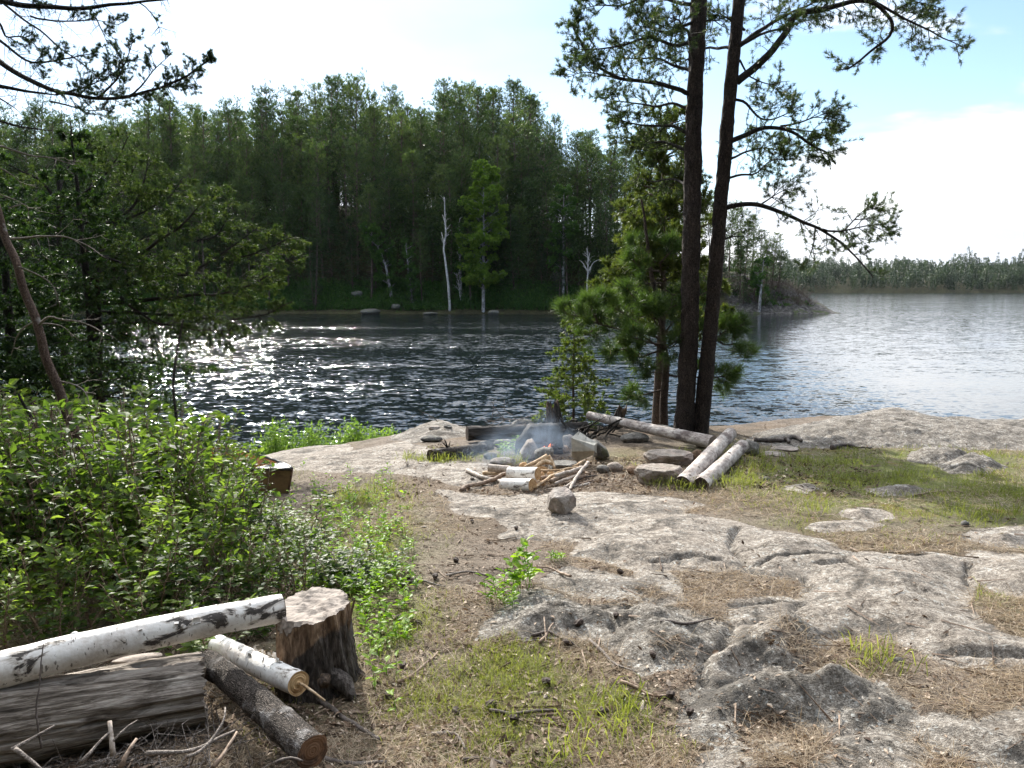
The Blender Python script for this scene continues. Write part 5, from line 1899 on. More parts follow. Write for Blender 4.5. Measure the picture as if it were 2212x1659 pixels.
def corner_sticks():
    q1 = lambda p: [(x * .4, y * .4 + 1216.6) for x, y in p]
    stick('stick', 'pale peeled stick poking out from the fresh cut end of the short birch log', q1([(1600, 640), (1650, 665), (1760, 742)]), 0, .006, .004, M['tan_stick'], 1, None, 0, (2.82, 2.78, 2.74))
    stick('stick', 'dark crooked branch running from the logs out over the grass', q1([(1650, 700), (1740, 745), (1860, 840), (1960, 900), (2060, 970)]), (14, 6, 3, 2, 1), .012, .007, M['dark_stick'], 2)
    stick('stick', 'dark root like stick at the bottom end of the bark log', q1([(1740, 1050), (1850, 1080), (1950, 1085), (2090, 1080)]), (4, 2, 2, 2), .012, .007, M['dark_stick'], 3)
    stick('stick', 'pale upright splinter standing before the weathered log', q1([(620, 1050), (600, 940), (588, 845)]), 0, .009, .006, M['driftwood'], 4, None, 0, (2.36, 2.38, 2.41))
    for i, (p, ys, r0, mt, lab) in enumerate((
            ([(1010, 1060), (1090, 1010), (1190, 900), (1220, 770)], (2.3, 2.34, 2.42, 2.5), .006, 'grey_twig', 'grey forked twig rising between the two bark covered logs'),
            ([(640, 1100), (690, 1000), (730, 955)], (2.25, 2.3, 2.34), .009, 'brown_stick', 'short reddish stick below the weathered log'),
            ([(450, 1060), (540, 960), (570, 930)], (2.28, 2.34, 2.38), .006, 'grey_twig', 'thin grey twig leaning on the weathered log near the splinter'),
            ([(60, 1010), (180, 940), (290, 880)], (2.26, 2.3, 2.34), .007, 'grey_twig', 'grey twig across the face of the weathered log'),
            ([(780, 1020), (960, 1030), (1100, 990), (1260, 900)], (2.25, 2.32, 2.36, 2.5), .008, 'grey_twig', 'long grey branch lying below the logs'),
            ([(80, 1000), (150, 1060), (230, 1130)], (2.22, 2.2, 2.16), .008, 'grey_twig', 'bent grey branch in the corner below the weathered log'),
            ([(1170, 1100), (1210, 1020), (1280, 900)], (2.3, 2.36, 2.44), .008, 'brown_stick', 'brown branch stub leaning on the underside of the bark log'),
            ([(215, 1010), (205, 700), (225, 520), (228, 440)], (2.3, 2.36, 2.4, 2.42), .0035, 'dark_stick', 'thin dark stem bent across the white birch log'),
            ([(620, 960), (680, 880), (740, 850)], (2.33, 2.38, 2.42), .004, 'grey_twig', 'fine curved twig beside the pale splinter'),
            ([(1490, 1080), (1560, 1040), (1650, 1060)], (2.28, 2.32, 2.3), .007, 'dark_stick', 'dark stub in the litter under the bark log'))):
        stick('twig', lab, q1(p), 0, r0, r0 * .5, M[mt], 20 + i, 'dead twigs round the corner logs', 0, ys, 6, 'twig')
    # tangle of fine dead twigs nobody could count
    r = np.random.default_rng(66)
    n = 170
    u, v = r.uniform(-60, 560, n), r.uniform(1560, 1700, n)
    P = np.array([at(a, b) for a, b in zip(u, v)])
    a = r.uniform(0, 6.28, n)
    l = r.uniform(.05, .22, n)
    mb = MB()
    Q = P + np.stack([np.cos(a) * l, np.sin(a) * l, r.uniform(0, .10, n)], 1)
    mb.cones(P, Q, .0035, .0015)
    e = Q + r.normal(0, .04, (n, 3))
    mb.cones(Q, e, .0018, .001)
    tag(mb.build('twig_tangle', M['grey_twig']), 'tangle of fine dead twigs below the corner logs', 'twigs', kind='stuff')
    for i, (pts, lab) in enumerate((
            ([(1165, 1392), (1180, 1375), (1196, 1345)], 'forked root like stick standing before the dark boulder'), ([(1150, 1375), (1185, 1365), (1215, 1380), (1250, 1400)], 'crooked stick lying along the foot of the dark boulder'),
            ([(1275, 1385), (1300, 1410), (1330, 1440), (1375, 1455)], 'long thin branch beside the pale edge of the dark boulder'), ([(1340, 1475), (1380, 1490), (1410, 1510), (1450, 1505)], 'bent branch with a pine cone at its end'),
            ([(1060, 1540), (1100, 1545), (1180, 1540), (1250, 1535)], 'straight grey stick lying across the grassy patch'), ([(930, 1585), (990, 1590), (1010, 1625)], 'stick bent at a right angle among the litter'),
            ([(860, 1480), (930, 1430), (945, 1412)], 'thin grey twig lying diagonally near the stump'), ([(1000, 1650), (1040, 1635), (1090, 1655)], 'dark stick at the bottom of the view'),
            ([(960, 1245), (1010, 1235), (1060, 1245)], 'thin stick on the bare soil of the clearing'), ([(1235, 1250), (1190, 1230), (1150, 1225)], 'brown twig on the soil beside the grey slab'),
            ([(700, 1075), (735, 1060), (790, 1062)], 'curved bare twig at the edge of the shrubs'), ([(880, 1260), (900, 1255), (960, 1268)], 'short dark twig among pine cones'), ([(1975, 1070), (2040, 1062), (2090, 1066)], 'thin stick in the grass before the rock point'),
            ([(1425, 1345), (1480, 1352), (1540, 1338)], 'dry stalk lying in the crack of the bedrock'))):
        stick('stick', lab, pts, 2, .008, .004, M[('brown_stick', 'dark_stick', 'grey_twig')[i % 3]], 50 + i, 'fallen sticks on the clearing', .006, None, 7)


corner_sticks()


# ---- camp fire
def fire_pit():
    W = dict(group='stones of the fire pit')
    Zs = lambda p: [z5(*q) for q in p]
    outline_rock('fire_stone', 'broad soot blackened stone standing upright behind the fire', Zs([(270, 800), (275, 500), (330, 420), (420, 310), (520, 185), (610, 205), (700, 178), (870, 172), (1010, 185), (1060, 260), (1110, 340), (1120, 760)]), 8.15, .16, M['rock_soot'], 11, .035, lean=.1, **W)
    outline_rock('fire_stone', 'pale triangular stone leaning at the edge of the fire', Zs([(345, 700), (480, 480), (580, 455), (620, 500), (690, 640), (640, 790), (480, 800), (400, 760)]), 7.8, .16, M['rock_tan'], 23, .035, lean=.25, **W)
    outline_rock('fire_stone', 'rounded grey stone lying in front of the flames', Zs([(608, 690), (640, 640), (760, 595), (900, 590), (948, 640), (930, 720), (800, 780), (640, 790)]), 7.6, .14, M['rock'], 14, .03, lean=.3, **W)
    stone_px('flat rough block on the near rim beside the metal shield', 1186, 1251, 984, 1014, M['rock'], 37, .75, 'fire_stone', 7.25, rz=-.1, pl=[(.03, -.15, 1, .6), (0, -1, -.2, .75), (-1, -.3, .1, .84), (1, -.2, .15, .86), (0, 1, 0, .9), (0, 0, -1, .8), (.8, -.6, .2, .85)], soft=.016, sub=5, **W)
    stone_px('low wide grey stone on the rim nearest the short log', 1053, 1122, 979, 1006, M['rock_tan'], 16, .6, 'fire_stone', 7.55, soft=.08, **W)
    stone_px('fist sized pale stone beside the split wood', 1112, 1136, 991, 1006, M['rock_tan'], 17, .8, 'fire_stone', 7.4, **W)
    stone_px('brown stone at the back corner of the fire', 1194, 1232, 945, 970, M['rock_brown'], 18, .7, 'fire_stone', 8.2, planes=8, **W)
    outline_rock('fire_stone', 'dark stone behind the metal shield', Zs([(1600, 480), (1700, 470), (1780, 530), (1880, 620), (1930, 750), (1800, 780), (1640, 760)]), 7.75, .25, M['rock_dark'], 19, .04, **W)
    stone_px('flat grey stone between the charred slab and the charred log', 1210, 1245, 928, 962, M['rock_tan'], 39, .5, 'fire_stone', 8.45, planes=7, **W)
    G = dict(group='loose stones round the fire pit')
    stone_px('small round stone at the foot of the metal shield', 1286, 1308, 982, 998, M['rock_tan'], 61, .9, y=7.35, soft=.12, **G)
    stone_px('smooth blue grey stone next to the rough pale one', 1286, 1320, 994, 1020, M['rock'], 62, .8, y=7.15, soft=.1, **G)
    stone_px('rough pale lichen covered stone right of the metal shield', 1305, 1355, 987, 1021, M['rock_tan'], 63, .8, y=7.2, soft=.14, rough=.07, **G)
    stone_px('brown wedge shaped stone beside the lower seat slab', 1353, 1381, 1000, 1022, M['rock_brown'], 64, .9, y=7.05, planes=7, soft=.03, **G)
    Zq = lambda p: [z7(*q) for q in p]
    SLAB = dict(pl=[(.03, -.12, 1, .6), (0, -1, -.35, .72), (-.35, -1, -.1, .8), (.4, -1, -.2, .78), (-1, -.1, -.25, .84), (1, 0, -.2, .86), (-.8, .5, 0, .9), (.7, .7, 0, .9), (0, 1, 0, .9), (0, 0, -1, .8), (-.7, -.6, .3, .9), (.8, -.5, .35, .92)], soft=.014, rough=.05, sub=6)
    stone_px('flat topped stone slab used as a seat under the leaning birch', 1394, 1502, 962, 1006, M['rock_tan'], 65, .62, 'stone_slab', 7.35, 1.1, **SLAB, **G)
    stone_px('heavy stone slab touching the two seat logs', 1373, 1479, 1005, 1060, M['rock_tan'], 66, .6, 'stone_slab', 6.6, 1.05, rz=.06, **SLAB, **G)
    stone_px('small upright red brown block between slab and log', 1493, 1521, 966, 999, M['rock_brown'], 67, .6, y=7.5, planes=7, soft=.03, **G)
    stone_px('flat tan stone wedged under the end of the leaning birch', 1508, 1560, 938, 965, M['rock_tan'], 68, .8, y=8.3, planes=9, **G)
    stone_px('large rounded grey rock at the far end of the seat logs', 1598, 1651, 944, 992, M['rock'], 69, .9, y=8.0, soft=.1, **G)
    stone_px('grey rock under the leaning birch trunk', 1338, 1408, 928, 962, M['rock'], 70, .7, y=8.75, soft=.08, **G)
    stone_px('lichen grey boulder at the foot of the twin pines', 1400, 1462, 902, 938, M['rock'], 71, .8, y=9.3, soft=.1, **G)
    stone_px('pointed mossy rock at the water behind the charred log', 1097, 1153, 888, 918, M['rock_dark'], 72, .7, y=9.9, planes=8, **G)
    stone_px('thin tan slab on the boulder at the water', 926, 950, 923, 938, M['rock_pink'], 73, .8, y=9.8, top=.5, **G)
    stone_px('small dark stone beside the thin tan slab', 959, 977, 927, 937, M['rock_dark'], 74, .8, y=9.8, **G)
    stone_px('dark rock in the grass below the thin tan slab', 904, 958, 936, 957, M['rock_dark'], 75, .7, y=9.2, soft=.08, **G)
    stone_px('dark pointed rock at the end of the short log', 1030, 1067, 947, 970, M['rock_dark'], 76, .7, y=8.5, planes=8, **G)
    stone_px('grey rock in the smoke between log and fire stones', 1063, 1114, 947, 978, M['rock'], 77, .6, y=8.5, soft=.08, **G)
    stone_px('low grey rock in the smoke before the short log', 1040, 1085, 970, 994, M['rock'], 78, .6, y=7.9, soft=.1, **G)
    stone_px('flat light rock in the grass beside the seat logs', 1645, 1699, 974, 992, M['rock_tan'], 79, .8, y=8.0, top=.5, **G)
    stone_px('low grey rock at the edge of the grass near the shore rock', 1672, 1730, 962, 978, M['rock_tan'], 80, .8, y=8.5, top=.5, **G)
    b = at(1215, 1112)
    BLOCK = [(0, -.33, 1, .66), (-.5, -.8, -.22, .78), (.6, -.75, -.12, .74), (-1, 0, .15, .86), (1, .15, .05, .86), (0, 1, .1, .85), (-.6, -.5, -.75, .84), (.7, -.3, -.75, .84), (0, 0, -1, .8), (-.6, -.2, .8, .84), (.75, -.1, .7, .86), (.1, -.85, .45, .82)]
    rock('stone', 'lone blocky stone with a pink flat top on the bedrock', b + [0, .08, 0], (.225, .2, .225), M['rock_pink'], 92, .12, pl=BLOCK, soft=.018, rough=.035, sub=6, sink=.08)
    for i, (u, v, w, lab) in enumerate(((1262, 1000, .05, 'tiny stone under the stick pile'), (1655, 1040, .1, 'small dark stone in the grass next to the seat logs'), (1020, 1035, .05, 'pebble on the light slab'), (1940, 1430, .05, 'pebble on the bedrock crack'), (2085, 1135, .08, 'small stone in the far grass'))):
        rock('pebble', lab, at(u, v), (w, w * .8, w * .6), M[('rock', 'rock_dark', 'rock_tan')[i % 3]], 300 + i, i, 9, .06, .03, None, 'stone', 'pebbles', 4)
    # sheet metal shield, folded like the end of a trunk
    y0 = 7.55
    X = lambda x, y, d: pt(*z5(x, y), y0 + d)
    A, B_, C_, D_ = X(1245, 397, 0), X(1375, 285, .16), X(1686, 490, .14), X(1640, 530, 0)
    E_, F_, G_ = X(1250, 636, -.02), X(1640, 622, -.02), X(1684, 662, .12)
    H_, I_, J_ = X(1350, 815, .06), X(1250, 722, .04), X(1640, 690, .05)
    V = np.array([A, B_, C_, D_, E_, F_, G_, H_, I_, J_])
    o0 = V.mean(0)
    root = thing('metal_shield', 'folded grey sheet metal wind shield with wire loops beside the fire', 'wind shield', tuple(o0))
    V = V - o0

    def panel(name, idx, th=.004):
        P = V[list(idx)]
        n = np.cross(P[1] - P[0], P[2] - P[0])
        n = n / np.linalg.norm(n)
        c = P.mean(0)
        k = len(P)
        W = np.concatenate([c + (P - c) * .998, c + (P - c) * .998 + n * th])
        mb = MB()
        bm_t = [(0, i, i + 1) for i in range(1, k - 1)]
        mb.add(W, [(i, (i + 1) % k, k + (i + 1) % k, k + i) for i in range(k)], bm_t + [(k + a, k + c2, k + b2) for a, b2, c2 in bm_t])
        mb.build(name, M['metal'], root)
    panel('top_panel', (0, 1, 2, 3))
    panel('front_panel', (0, 3, 5, 4))
    panel('side_panel', (3, 2, 6, 5))
    panel('lower_panel', (4, 5, 9, 7, 8))
    for (x1, y1, x2, y2) in ((1365, 350, 1385, 315), (1500, 425, 1530, 385)):
        a, b2 = X(x1, y1, .06) - o0, X(x2, y2, .12) - o0
        mb = MB()
        mb.tube(smooth_path([a, a + [0, 0, .035], (a + b2) / 2 + [0, 0, .05], b2 + [0, 0, .035], b2], .012), .0025, 6)
        mb.build('wire_loop', M['wire'], root, True)
    # fire
    fb = pt(1184, 972, 7.95)
    root = thing('campfire', 'small campfire with red flames between the soot blackened stones', 'fire', (fb[0], fb[1], fb[2] - .06))
    for dx, dy, h, w in ((-.045, 0, .06, .014), (-.025, .02, .04, .01), (.015, 0, .085, .016), (.035, .02, .07, .014), (.0, .03, .045, .012)):
        mb = MB()
        P = smooth_path([[dx, dy, .03], [dx + .01, dy, .03 + h * .4], [dx - .006, dy, .03 + h * .8], [dx + .012, dy, .04 + h]], .008)
        t = np.linspace(0, 1, len(P))
        mb.tube(P, w * (np.sin(np.clip(t * 2.4 + .45, 0, 3.1)) * (1 - t * .6)) + .0008, 9, True)
        mb.build('flame', M['flame'], root, True)
    for i, (pts, lab) in enumerate((([(900, 560), (1000, 520), (1060, 600)], 'charred stick sticking up from the fire'), ([(880, 640), (960, 560), (1000, 480)], 'charred twig leaning over the flames'), ([(960, 650), (1040, 640), (1090, 560)], 'charred piece at the edge of the fire'), ([(920, 600), (1000, 600), (1100, 640)], 'black burnt stick lying on the ashes'), ([(840, 610), (900, 590), (980, 640)], 'burnt stub under the flames'))):
        stick('charred_stick', lab, [z5(*p) for p in pts], 0, .016, .01, M['charred'], 70 + i, 'charred sticks in the fire', 0, 7.95)
    # smoke: soft plume over the pit that drifts towards the short log
    D, Fc = ico(3)
    for nm, c, s in (('smoke', pt(1150, 958, 7.85), (.62, .42, .30)), ('smoke', pt(1184, 945, 7.95), (.2, .2, .36)), ('smoke', pt(1085, 985, 7.6), (.5, .34, .22))):
        mb = MB()
        mb.add(D, None, Fc)
        o = mb.build(nm, M['smoke'], None, True)
        o.location, o.scale = tuple(c), s
        tag(o, 'thin blue smoke drifting from the campfire', 'smoke', kind='stuff')


fire_pit()


def camp_logs():
    log('charred_log', 'thick dark charred log lying behind the fire pit', 'log', pt(1009, 937, 9.1), pt(1268, 923, 9.5), .086, .07, M['charred'], M['cut_dark'], 31, .1, .1, 60, -.01, knots=1, grain=.12)
    log('short_log', 'short brown log with a spiky branch stub lying in the grass', 'log', pt(930, 984, 7.85), pt(1046, 968, 8.4), .062, .056, M['tan_stick'] if False else M['log_bark'], M['cut_dark'], 32, .08, .08, 24)
    b = pt(968, 968, 8.05)
    mb = MB()
    r = np.random.default_rng(5)
    n = 16
    mb.cones(np.tile(b, (n, 1)), b + r.normal(0, .045, (n, 3)) + [0, 0, .06], .009, .003)
    tag(mb.build('root_cluster', M['dark_bark']), 'spiky dark root cluster standing on the short log', 'wood')
    log('leaning_birch', 'long barkless pale birch trunk leaning from the bank to the stones', 'log', pt(1272, 897, 9.6), pt(1540, 956, 8.05), .050, .068, M['old_birch'], M['cut_grey'], 33, .06, .08, 30, .0, knots=14)
    log('seat_log', 'higher propped of the two pale seat logs with dark cut ends', 'log', pt(1474, 1046, 6.45), pt(1578, 937, 8.1), .070, .066, M['old_birch'], M['cut_dark'], 34, .06, .06, 30, .0, knots=5)
    log('seat_log', 'lower of the two pale seat logs, with grass growing along its side', 'log', pt(1514, 1050, 6.42), pt(1604, 963, 7.85), .071, .060, M['old_birch'], M['cut_dark'], 36, .1, .09, 30, .0, knots=6, ragged=.02)
    log('birch_round', 'upper white birch round with a strip of peeled brown bark', 'log', pt(*z6(810, 262), 6.74), pt(*z6(1245, 275), 6.58), .052, .054, M['birch_round'], M['split'], 41, .03, .05, 28)
    log('birch_round', 'lower white birch round with a black scar and a split orange face', 'log', pt(*z6(715, 450), 6.58), pt(*z6(1165, 455), 6.40), .057, .058, M['birch_round'], M['split'], 43, .03, .05, 28)
    log('wood_round', 'grey tan log piece lying behind the upper birch round', 'log', pt(*z6(500, 185), 6.95), pt(*z6(830, 215), 6.9), .034, .036, M['driftwood'], M['cut_grey'], 44, .05, .05, 20)
    for i, (x0, y0, x1, y1, d, lab) in enumerate(((1150, 470, 1260, 430, 6.62, 'split orange wood piece beside the lower birch round'), (1265, 270, 1340, 290, 6.8, 'split wood block behind the upper birch round'), (1380, 280, 1500, 270, 6.95, 'split wood block under the tan sticks'), (970, 160, 1090, 110, 7.1, 'tan split wedge leaning behind the upper birch round'), (1200, 190, 1390, 200, 7.05, 'flat split board under the forked driftwood'), (1280, 350, 1380, 330, 6.75, 'dark red split piece between the rounds and the sticks'), (1290, 420, 1350, 410, 6.6, 'small orange split chunk at the end of the rounds'))):
        p = (pt(*z6(x0, y0), d) + pt(*z6(x1, y1), d)) / 2
        w = abs(x1 - x0) * .1425 * d / F
        rock('split_wood', lab, p - [0, 0, .035], (w * 1.25, .07, .075), M['split'] if i != 5 else M['cut_rust'], 700 + i, .1 * i, 6, .02, .02, None, 'firewood', 'split firewood', 4, (0, .1 * (i % 3)))


camp_logs()


def stick_pile():
    Z = lambda p: [z6(*q) for q in p]
    L_ = [('driftwood', 'kinked brown stick at the outer edge of the pile', [(85, 535), (115, 480), (350, 430), (560, 370), (700, 290), (815, 268)], (2, 6, 8, 9, 14, 18), .017, .021, 'brown_stick'),
          ('stick', 'smooth pale stick pointing away from the birch rounds', [(180, 225), (300, 280), (420, 330), (620, 375), (730, 400)], (6, 6, 6, 6, 6), .019, .016, 'driftwood'),
          ('stick', 'tan log end lying beside the smooth pale stick', [(420, 248), (560, 265), (700, 295)], (6, 7, 9), .018, .02, 'tan_stick'),
          ('stick', 'thin stick crossing under the kinked brown one', [(380, 330), (500, 310), (640, 300)], (5, 8, 10), .008, .009, 'brown_stick'),
          ('stick', 'long tan stick lying level behind the rounds', [(1240, 218), (1440, 225), (1600, 212), (1760, 185), (1885, 170)], (16, 16, 16, 18, 20), .010, .010, 'tan_stick'),
          ('stick', 'curved stick rising from the lower round', [(1205, 495), (1280, 430), (1370, 360), (1480, 285), (1640, 232)], (2, 6, 10, 14, 16), .013, .009, 'tan_stick'),
          ('stick', 'blue grey stick highest on the pile', [(1500, 305), (1700, 250), (1920, 175)], (18, 18, 20), .014, .015, 'driftwood'),
          ('stick', 'thick brown stick with a splintered end', [(1440, 395), (1520, 345), (1700, 285), (1870, 250), (1960, 240)], (10, 12, 12, 14, 14), .019, .013, 'brown_stick'),
          ('stick', 'grey stick in the middle of the pile', [(1510, 408), (1680, 360), (1850, 290)], (8, 9, 10), .012, .012, 'driftwood'),
          ('stick', 'curved pale stick laid over all the others', [(2010, 98), (1965, 160), (1900, 220), (1830, 330), (1780, 420), (1715, 520)], (22, 20, 18, 14, 8, 2), .015, .013, 'driftwood'),
          ('stick', 'dark grey stick low on the pile', [(1370, 470), (1520, 445), (1700, 400), (1980, 305)], (2, 3, 4, 6), .012, .013, 'brown_stick'),
          ('stick', 'thin arched twig reaching to the lone stone', [(1400, 520), (1560, 500), (1680, 460), (1780, 390), (1850, 300)], (2, 3, 6, 8, 10), .009, .008, 'driftwood'),
          ('stick', 'straight grey stick lowest on the pile', [(1640, 490), (1800, 470), (1980, 430), (2095, 388)], (2, 2, 2, 2), .012, .012, 'driftwood'),
          ('stick', 'slim stick beside the lowest one', [(1560, 480), (1750, 450), (1900, 415), (2085, 385)], (4, 4, 4, 4), .008, .008, 'brown_stick'),
          ('stick', 'short pale stick behind the curved one', [(1790, 165), (1870, 125), (1945, 68)], (16, 16, 18), .011, .012, 'tan_stick'),
          ('stick', 'dark twig sticking out of the pile over the soil', [(1780, 380), (1950, 330), (2130, 295)], (4, 4, 3), .009, .006, 'dark_stick'),
          ('stick', 'short knotty stick end under the grey sticks', [(1900, 235), (1980, 260), (2035, 275)], (6, 6, 6), .012, .011, 'brown_stick'),
          ('stick', 'red brown stick between the rounds and the pile', [(1270, 350), (1370, 330), (1470, 300)], (8, 9, 10), .016, .015, 'brown_stick'),
          ('stick', 'short tan stick under the splintered one', [(1380, 330), (1480, 330), (1600, 330)], (8, 9, 9), .012, .012, 'tan_stick')]
    for i, (nm, lab, p, off, r0, r1, mt) in enumerate(L_):
        stick('stick', lab, Z(p), off, r0, r1, M[mt], 400 + i, 'sticks of the firewood pile')
    # forked driftwood resembling an antler
    root_p = pt(*z6(1330, 80), 7.1)
    mb = MB()
    Y = lambda x, y, d: pt(*z6(x, y), 7.1 + d) - root_p
    mb.tube(smooth_path([Y(1030, 172, -.1), Y(1150, 125, -.05), Y(1250, 85, 0), Y(1340, 45, .02), Y(1395, 12, .03)], .02), np.linspace(.010, .03, len(smooth_path([Y(1030, 172, -.1), Y(1150, 125, -.05), Y(1250, 85, 0), Y(1340, 45, .02), Y(1395, 12, .03)], .02))), 12, True, .3, .08, 2)
    for p, a, c in (([Y(1395, 12, .03), Y(1430, 30, .03), Y(1440, 75, .02), Y(1475, 115, 0), Y(1500, 185, -.05)], .024, .010), ([Y(1310, 70, .02), Y(1390, 90, 0), Y(1450, 120, -.04)], .034, .014), ([Y(1330, 90, .0), Y(1250, 140, -.05), Y(1180, 190, -.1)], .026, .012)):
        q = smooth_path(p, .02)
        mb.tube(q, np.linspace(a, c, len(q)), 12, True, .3, .08, 3)
    o = mb.build('driftwood', M['tan_stick'], None, True)
    o.location = tuple(root_p)
    tag(o, 'forked tan driftwood shaped like an antler on the firewood', 'driftwood')


stick_pile()


def stumps_and_roots():
    for i, (u, vb, vt, w, y, lean, lab) in enumerate(((1203, 915, 858, 34, 9.7, -.03, 'dark broken stump with a jagged top behind the fire pit'), (1322, 905, 868, 22, 9.9, .07, 'small leaning dark stump behind the pale leaning birch'))):
        x = pt(u, vb, y)[0]
        b = np.array([x, y, float(gz(x, y)) - .05])
        zt = zpx(vt, y)
        r0 = w * y / F / 2
        r = np.random.default_rng(800 + i)
        sd, n = 26, 16
        t = np.linspace(0, 1, n)[:, None]
        th = (np.arange(sd) / sd * 2 * math.pi)[None]
        H = (zt - b[2]) * (1 - .45 * np.abs(fbm(np.cos(th) * 2 + i * 7, np.sin(th) * 2, 5, 3)) - .12 * r.random((1, sd)))
        R = r0 * (1.25 - .55 * t) * (1 + .3 * fbm(np.cos(th) * 2, np.sin(th) * 2 + t, 8, 3))
        V = np.stack([R * np.cos(th) + lean * t * 2, R * np.sin(th), H * t], -1)
        inner = V[-1] * [.55, .55, .75] + [lean * .8, 0, 0]
        W = np.concatenate([V.reshape(-1, 3), inner])
        ii = np.arange(n)[:, None] * sd
        j = np.arange(sd)[None]
        k = (j + 1) % sd
        Q = np.stack([ii + j, ii + k, ii + sd + k, ii + sd + j], -1).reshape(-1, 4)
        mb = MB()
        mb.add(W, Q, None, np.concatenate([np.repeat(np.linspace(0, .5, n), sd), np.full(sd, .6)]))
        o = mb.build('broken_stump', M['stump'], None, False)
        o.location = tuple(b)
        tag(o, lab, 'stump')
    # root wad and dead brush between the stumps and the shield
    r = np.random.default_rng(88)
    p = Plant(89)
    c = pt(1275, 935, 9.0)
    for i in range(30):
        a = c + r.normal(0, 1, 3) * [.22, .15, .06]
        d = unit(r.normal(0, 1, 3) * [1, .6, .7])
        q = p.limb([a, a + d * r.uniform(.08, .2), a + d * .3 + r.normal(0, .12, 3)], r.uniform(.008, .02), .003, 6, .04, .02)
        p.twigs(q, .2, 1, 5, .14, .6, 0, .003, 1, 3, 1)
    o = p.wood.build('root_wad', M['dark_bark'], None, True)
    tag(o, 'tangled dark root wad and dead brush below the leaning birch', 'roots')
    p = Plant(90)
    c = pt(1075, 905, 9.5)
    for i in range(14):
        a = c + r.normal(0, 1, 3) * [.3, .08, .02] - [0, 0, .03]
        d = unit(r.normal(0, 1, 3) * [1, .5, .35])
        q = p.limb([a, a + d * .15, a + d * .3 + r.normal(0, .05, 3)], .006, .002, 5, .04, .015)
        p.twigs(q, .2, 1, 4, .12, .6, .1, .002, 1, 2, 1)
    tag(p.wood.build('dead_brush', M['grey_twig'], None, True), 'grey dead twigs lying along the top of the charred log', 'twigs', kind='stuff')
    K = lambda pts: [(x * .275 + 1603.7, y * .275 + 857.2) for x, y in pts]
    for i, (pts, lab) in enumerate((([(100, 345), (200, 350), (300, 350), (330, 325), (355, 340), (368, 362)], 'dark pine root arching over the shore rock'), ([(340, 340), (380, 322), (430, 322), (470, 352)], 'pale topped root loop beside the arching root'), ([(700, 405), (780, 385), (830, 380), (890, 400)], 'dark root hump at the edge of the grass'), ([(890, 400), (960, 404), (1020, 412)], 'thin root running along the foot of the shore rock'))):
        stick('tree_root', lab, K(pts), 3, .028 if i < 3 else .014, .018 if i < 3 else .008, M['dark_stick'] if i != 1 else M['grey_twig'], 900 + i, 'exposed roots on the bank', .01, None, 9, 'root')
    # pine cones
    mb = MB()
    D, Fc = ico(2)
    r = np.random.default_rng(7)
    V = D * [.0155, .0155, .021] * (1 + .16 * np.sign(np.sin(D[:, 2:3] * 14 + np.arctan2(D[:, 1:2], D[:, 0:1]) * 3)))
    mb.add(V, None, Fc)
    src = mb.build('pine_cone', M['cone'])
    tag(src, 'dark pine cone lying on the litter of the clearing', 'pine cone', 'pine cones on the ground')
    spots = [(1448, 1508), (1250, 1352), (1300, 1545), (880, 1255), (893, 1258), (940, 1250), (870, 1270), (1020, 1130), (1115, 1145), (985, 1215), (860, 1340), (905, 1352), (840, 1510), (1060, 1530), (1110, 1560), (985, 1545), (1490, 1545), (1410, 1420), (1225, 1395), (870, 1445), (780, 1465), (1330, 1335), (1180, 1480), (1340, 1240)]
    for i, (u, v) in enumerate(spots):
        o = src if i == 0 else src.copy()
        if i:
            COL.objects.link(o)
        o.location = tuple(at(u, v) + [0, 0, .014])
        o.rotation_euler = (1.4 + r.normal(0, .3), 0, r.uniform(0, 6.28))
        s = r.uniform(.8, 1.15)
        o.scale = (s, s, s)
    # pale chips of wood that stand out
    for i, (u, v, l, a, lab) in enumerate(((1387, 1528, .09, 1.3, 'pale wood chip standing out on the needle litter'), (1155, 1500, .07, .2, 'tan wood chip at the edge of the grass patch'), (958, 1585, .05, .4, 'cream birch bark scrap among the litter'), (1180, 1505, .05, 1.2, 'short upright chip beside the tan one'), (1150, 1105, .06, .9, 'white chip on the edge of the light slab'), (915, 1140, .05, .4, 'pale chip on the bare soil'))):
        rock('wood_chip', lab, at(u, v) + [0, 0, .003], (l, .016, .012), M['driftwood'], 950 + i, a, 7, .03, .02, None, 'wood chip', 'pale wood chips on the ground', 4)


stumps_and_roots()


# ---- boulders across the bay
def bay_rocks():
    for i, (u, w, h, y, lab) in enumerate(((1066, 1.7, .75, 90.4, 'pale rounded boulder in the water across the bay'), (800, 3.2, 1.0, 91.5, 'wide grey boulder at the water under the leaning birch'), (855, 1.8, .9, 92.6, 'grey boulder behind the wide one across the bay'), (772, 1.8, 1.1, 94.5, 'boulder in the shade of the far shore'), (930, 2.4, .4, 90.8, 'flat rock at the water across the bay'), (1200, 2.0, 1.8, 97, 'mossy boulder on the slope under the dim birch'), (1180, 2.2, 1.6, 99, 'dark boulder among the pines on the slope'))):
        x = pt(u, 660, y)[0]
        rock('boulder', lab, (x, y, max(float(hill_z(x, y)), 0)), (w, w * .8, h), M['rock_dark'], 970 + i, i, 12, .09, .05, None, 'boulder', 'boulders across the bay', 4)


bay_rocks()


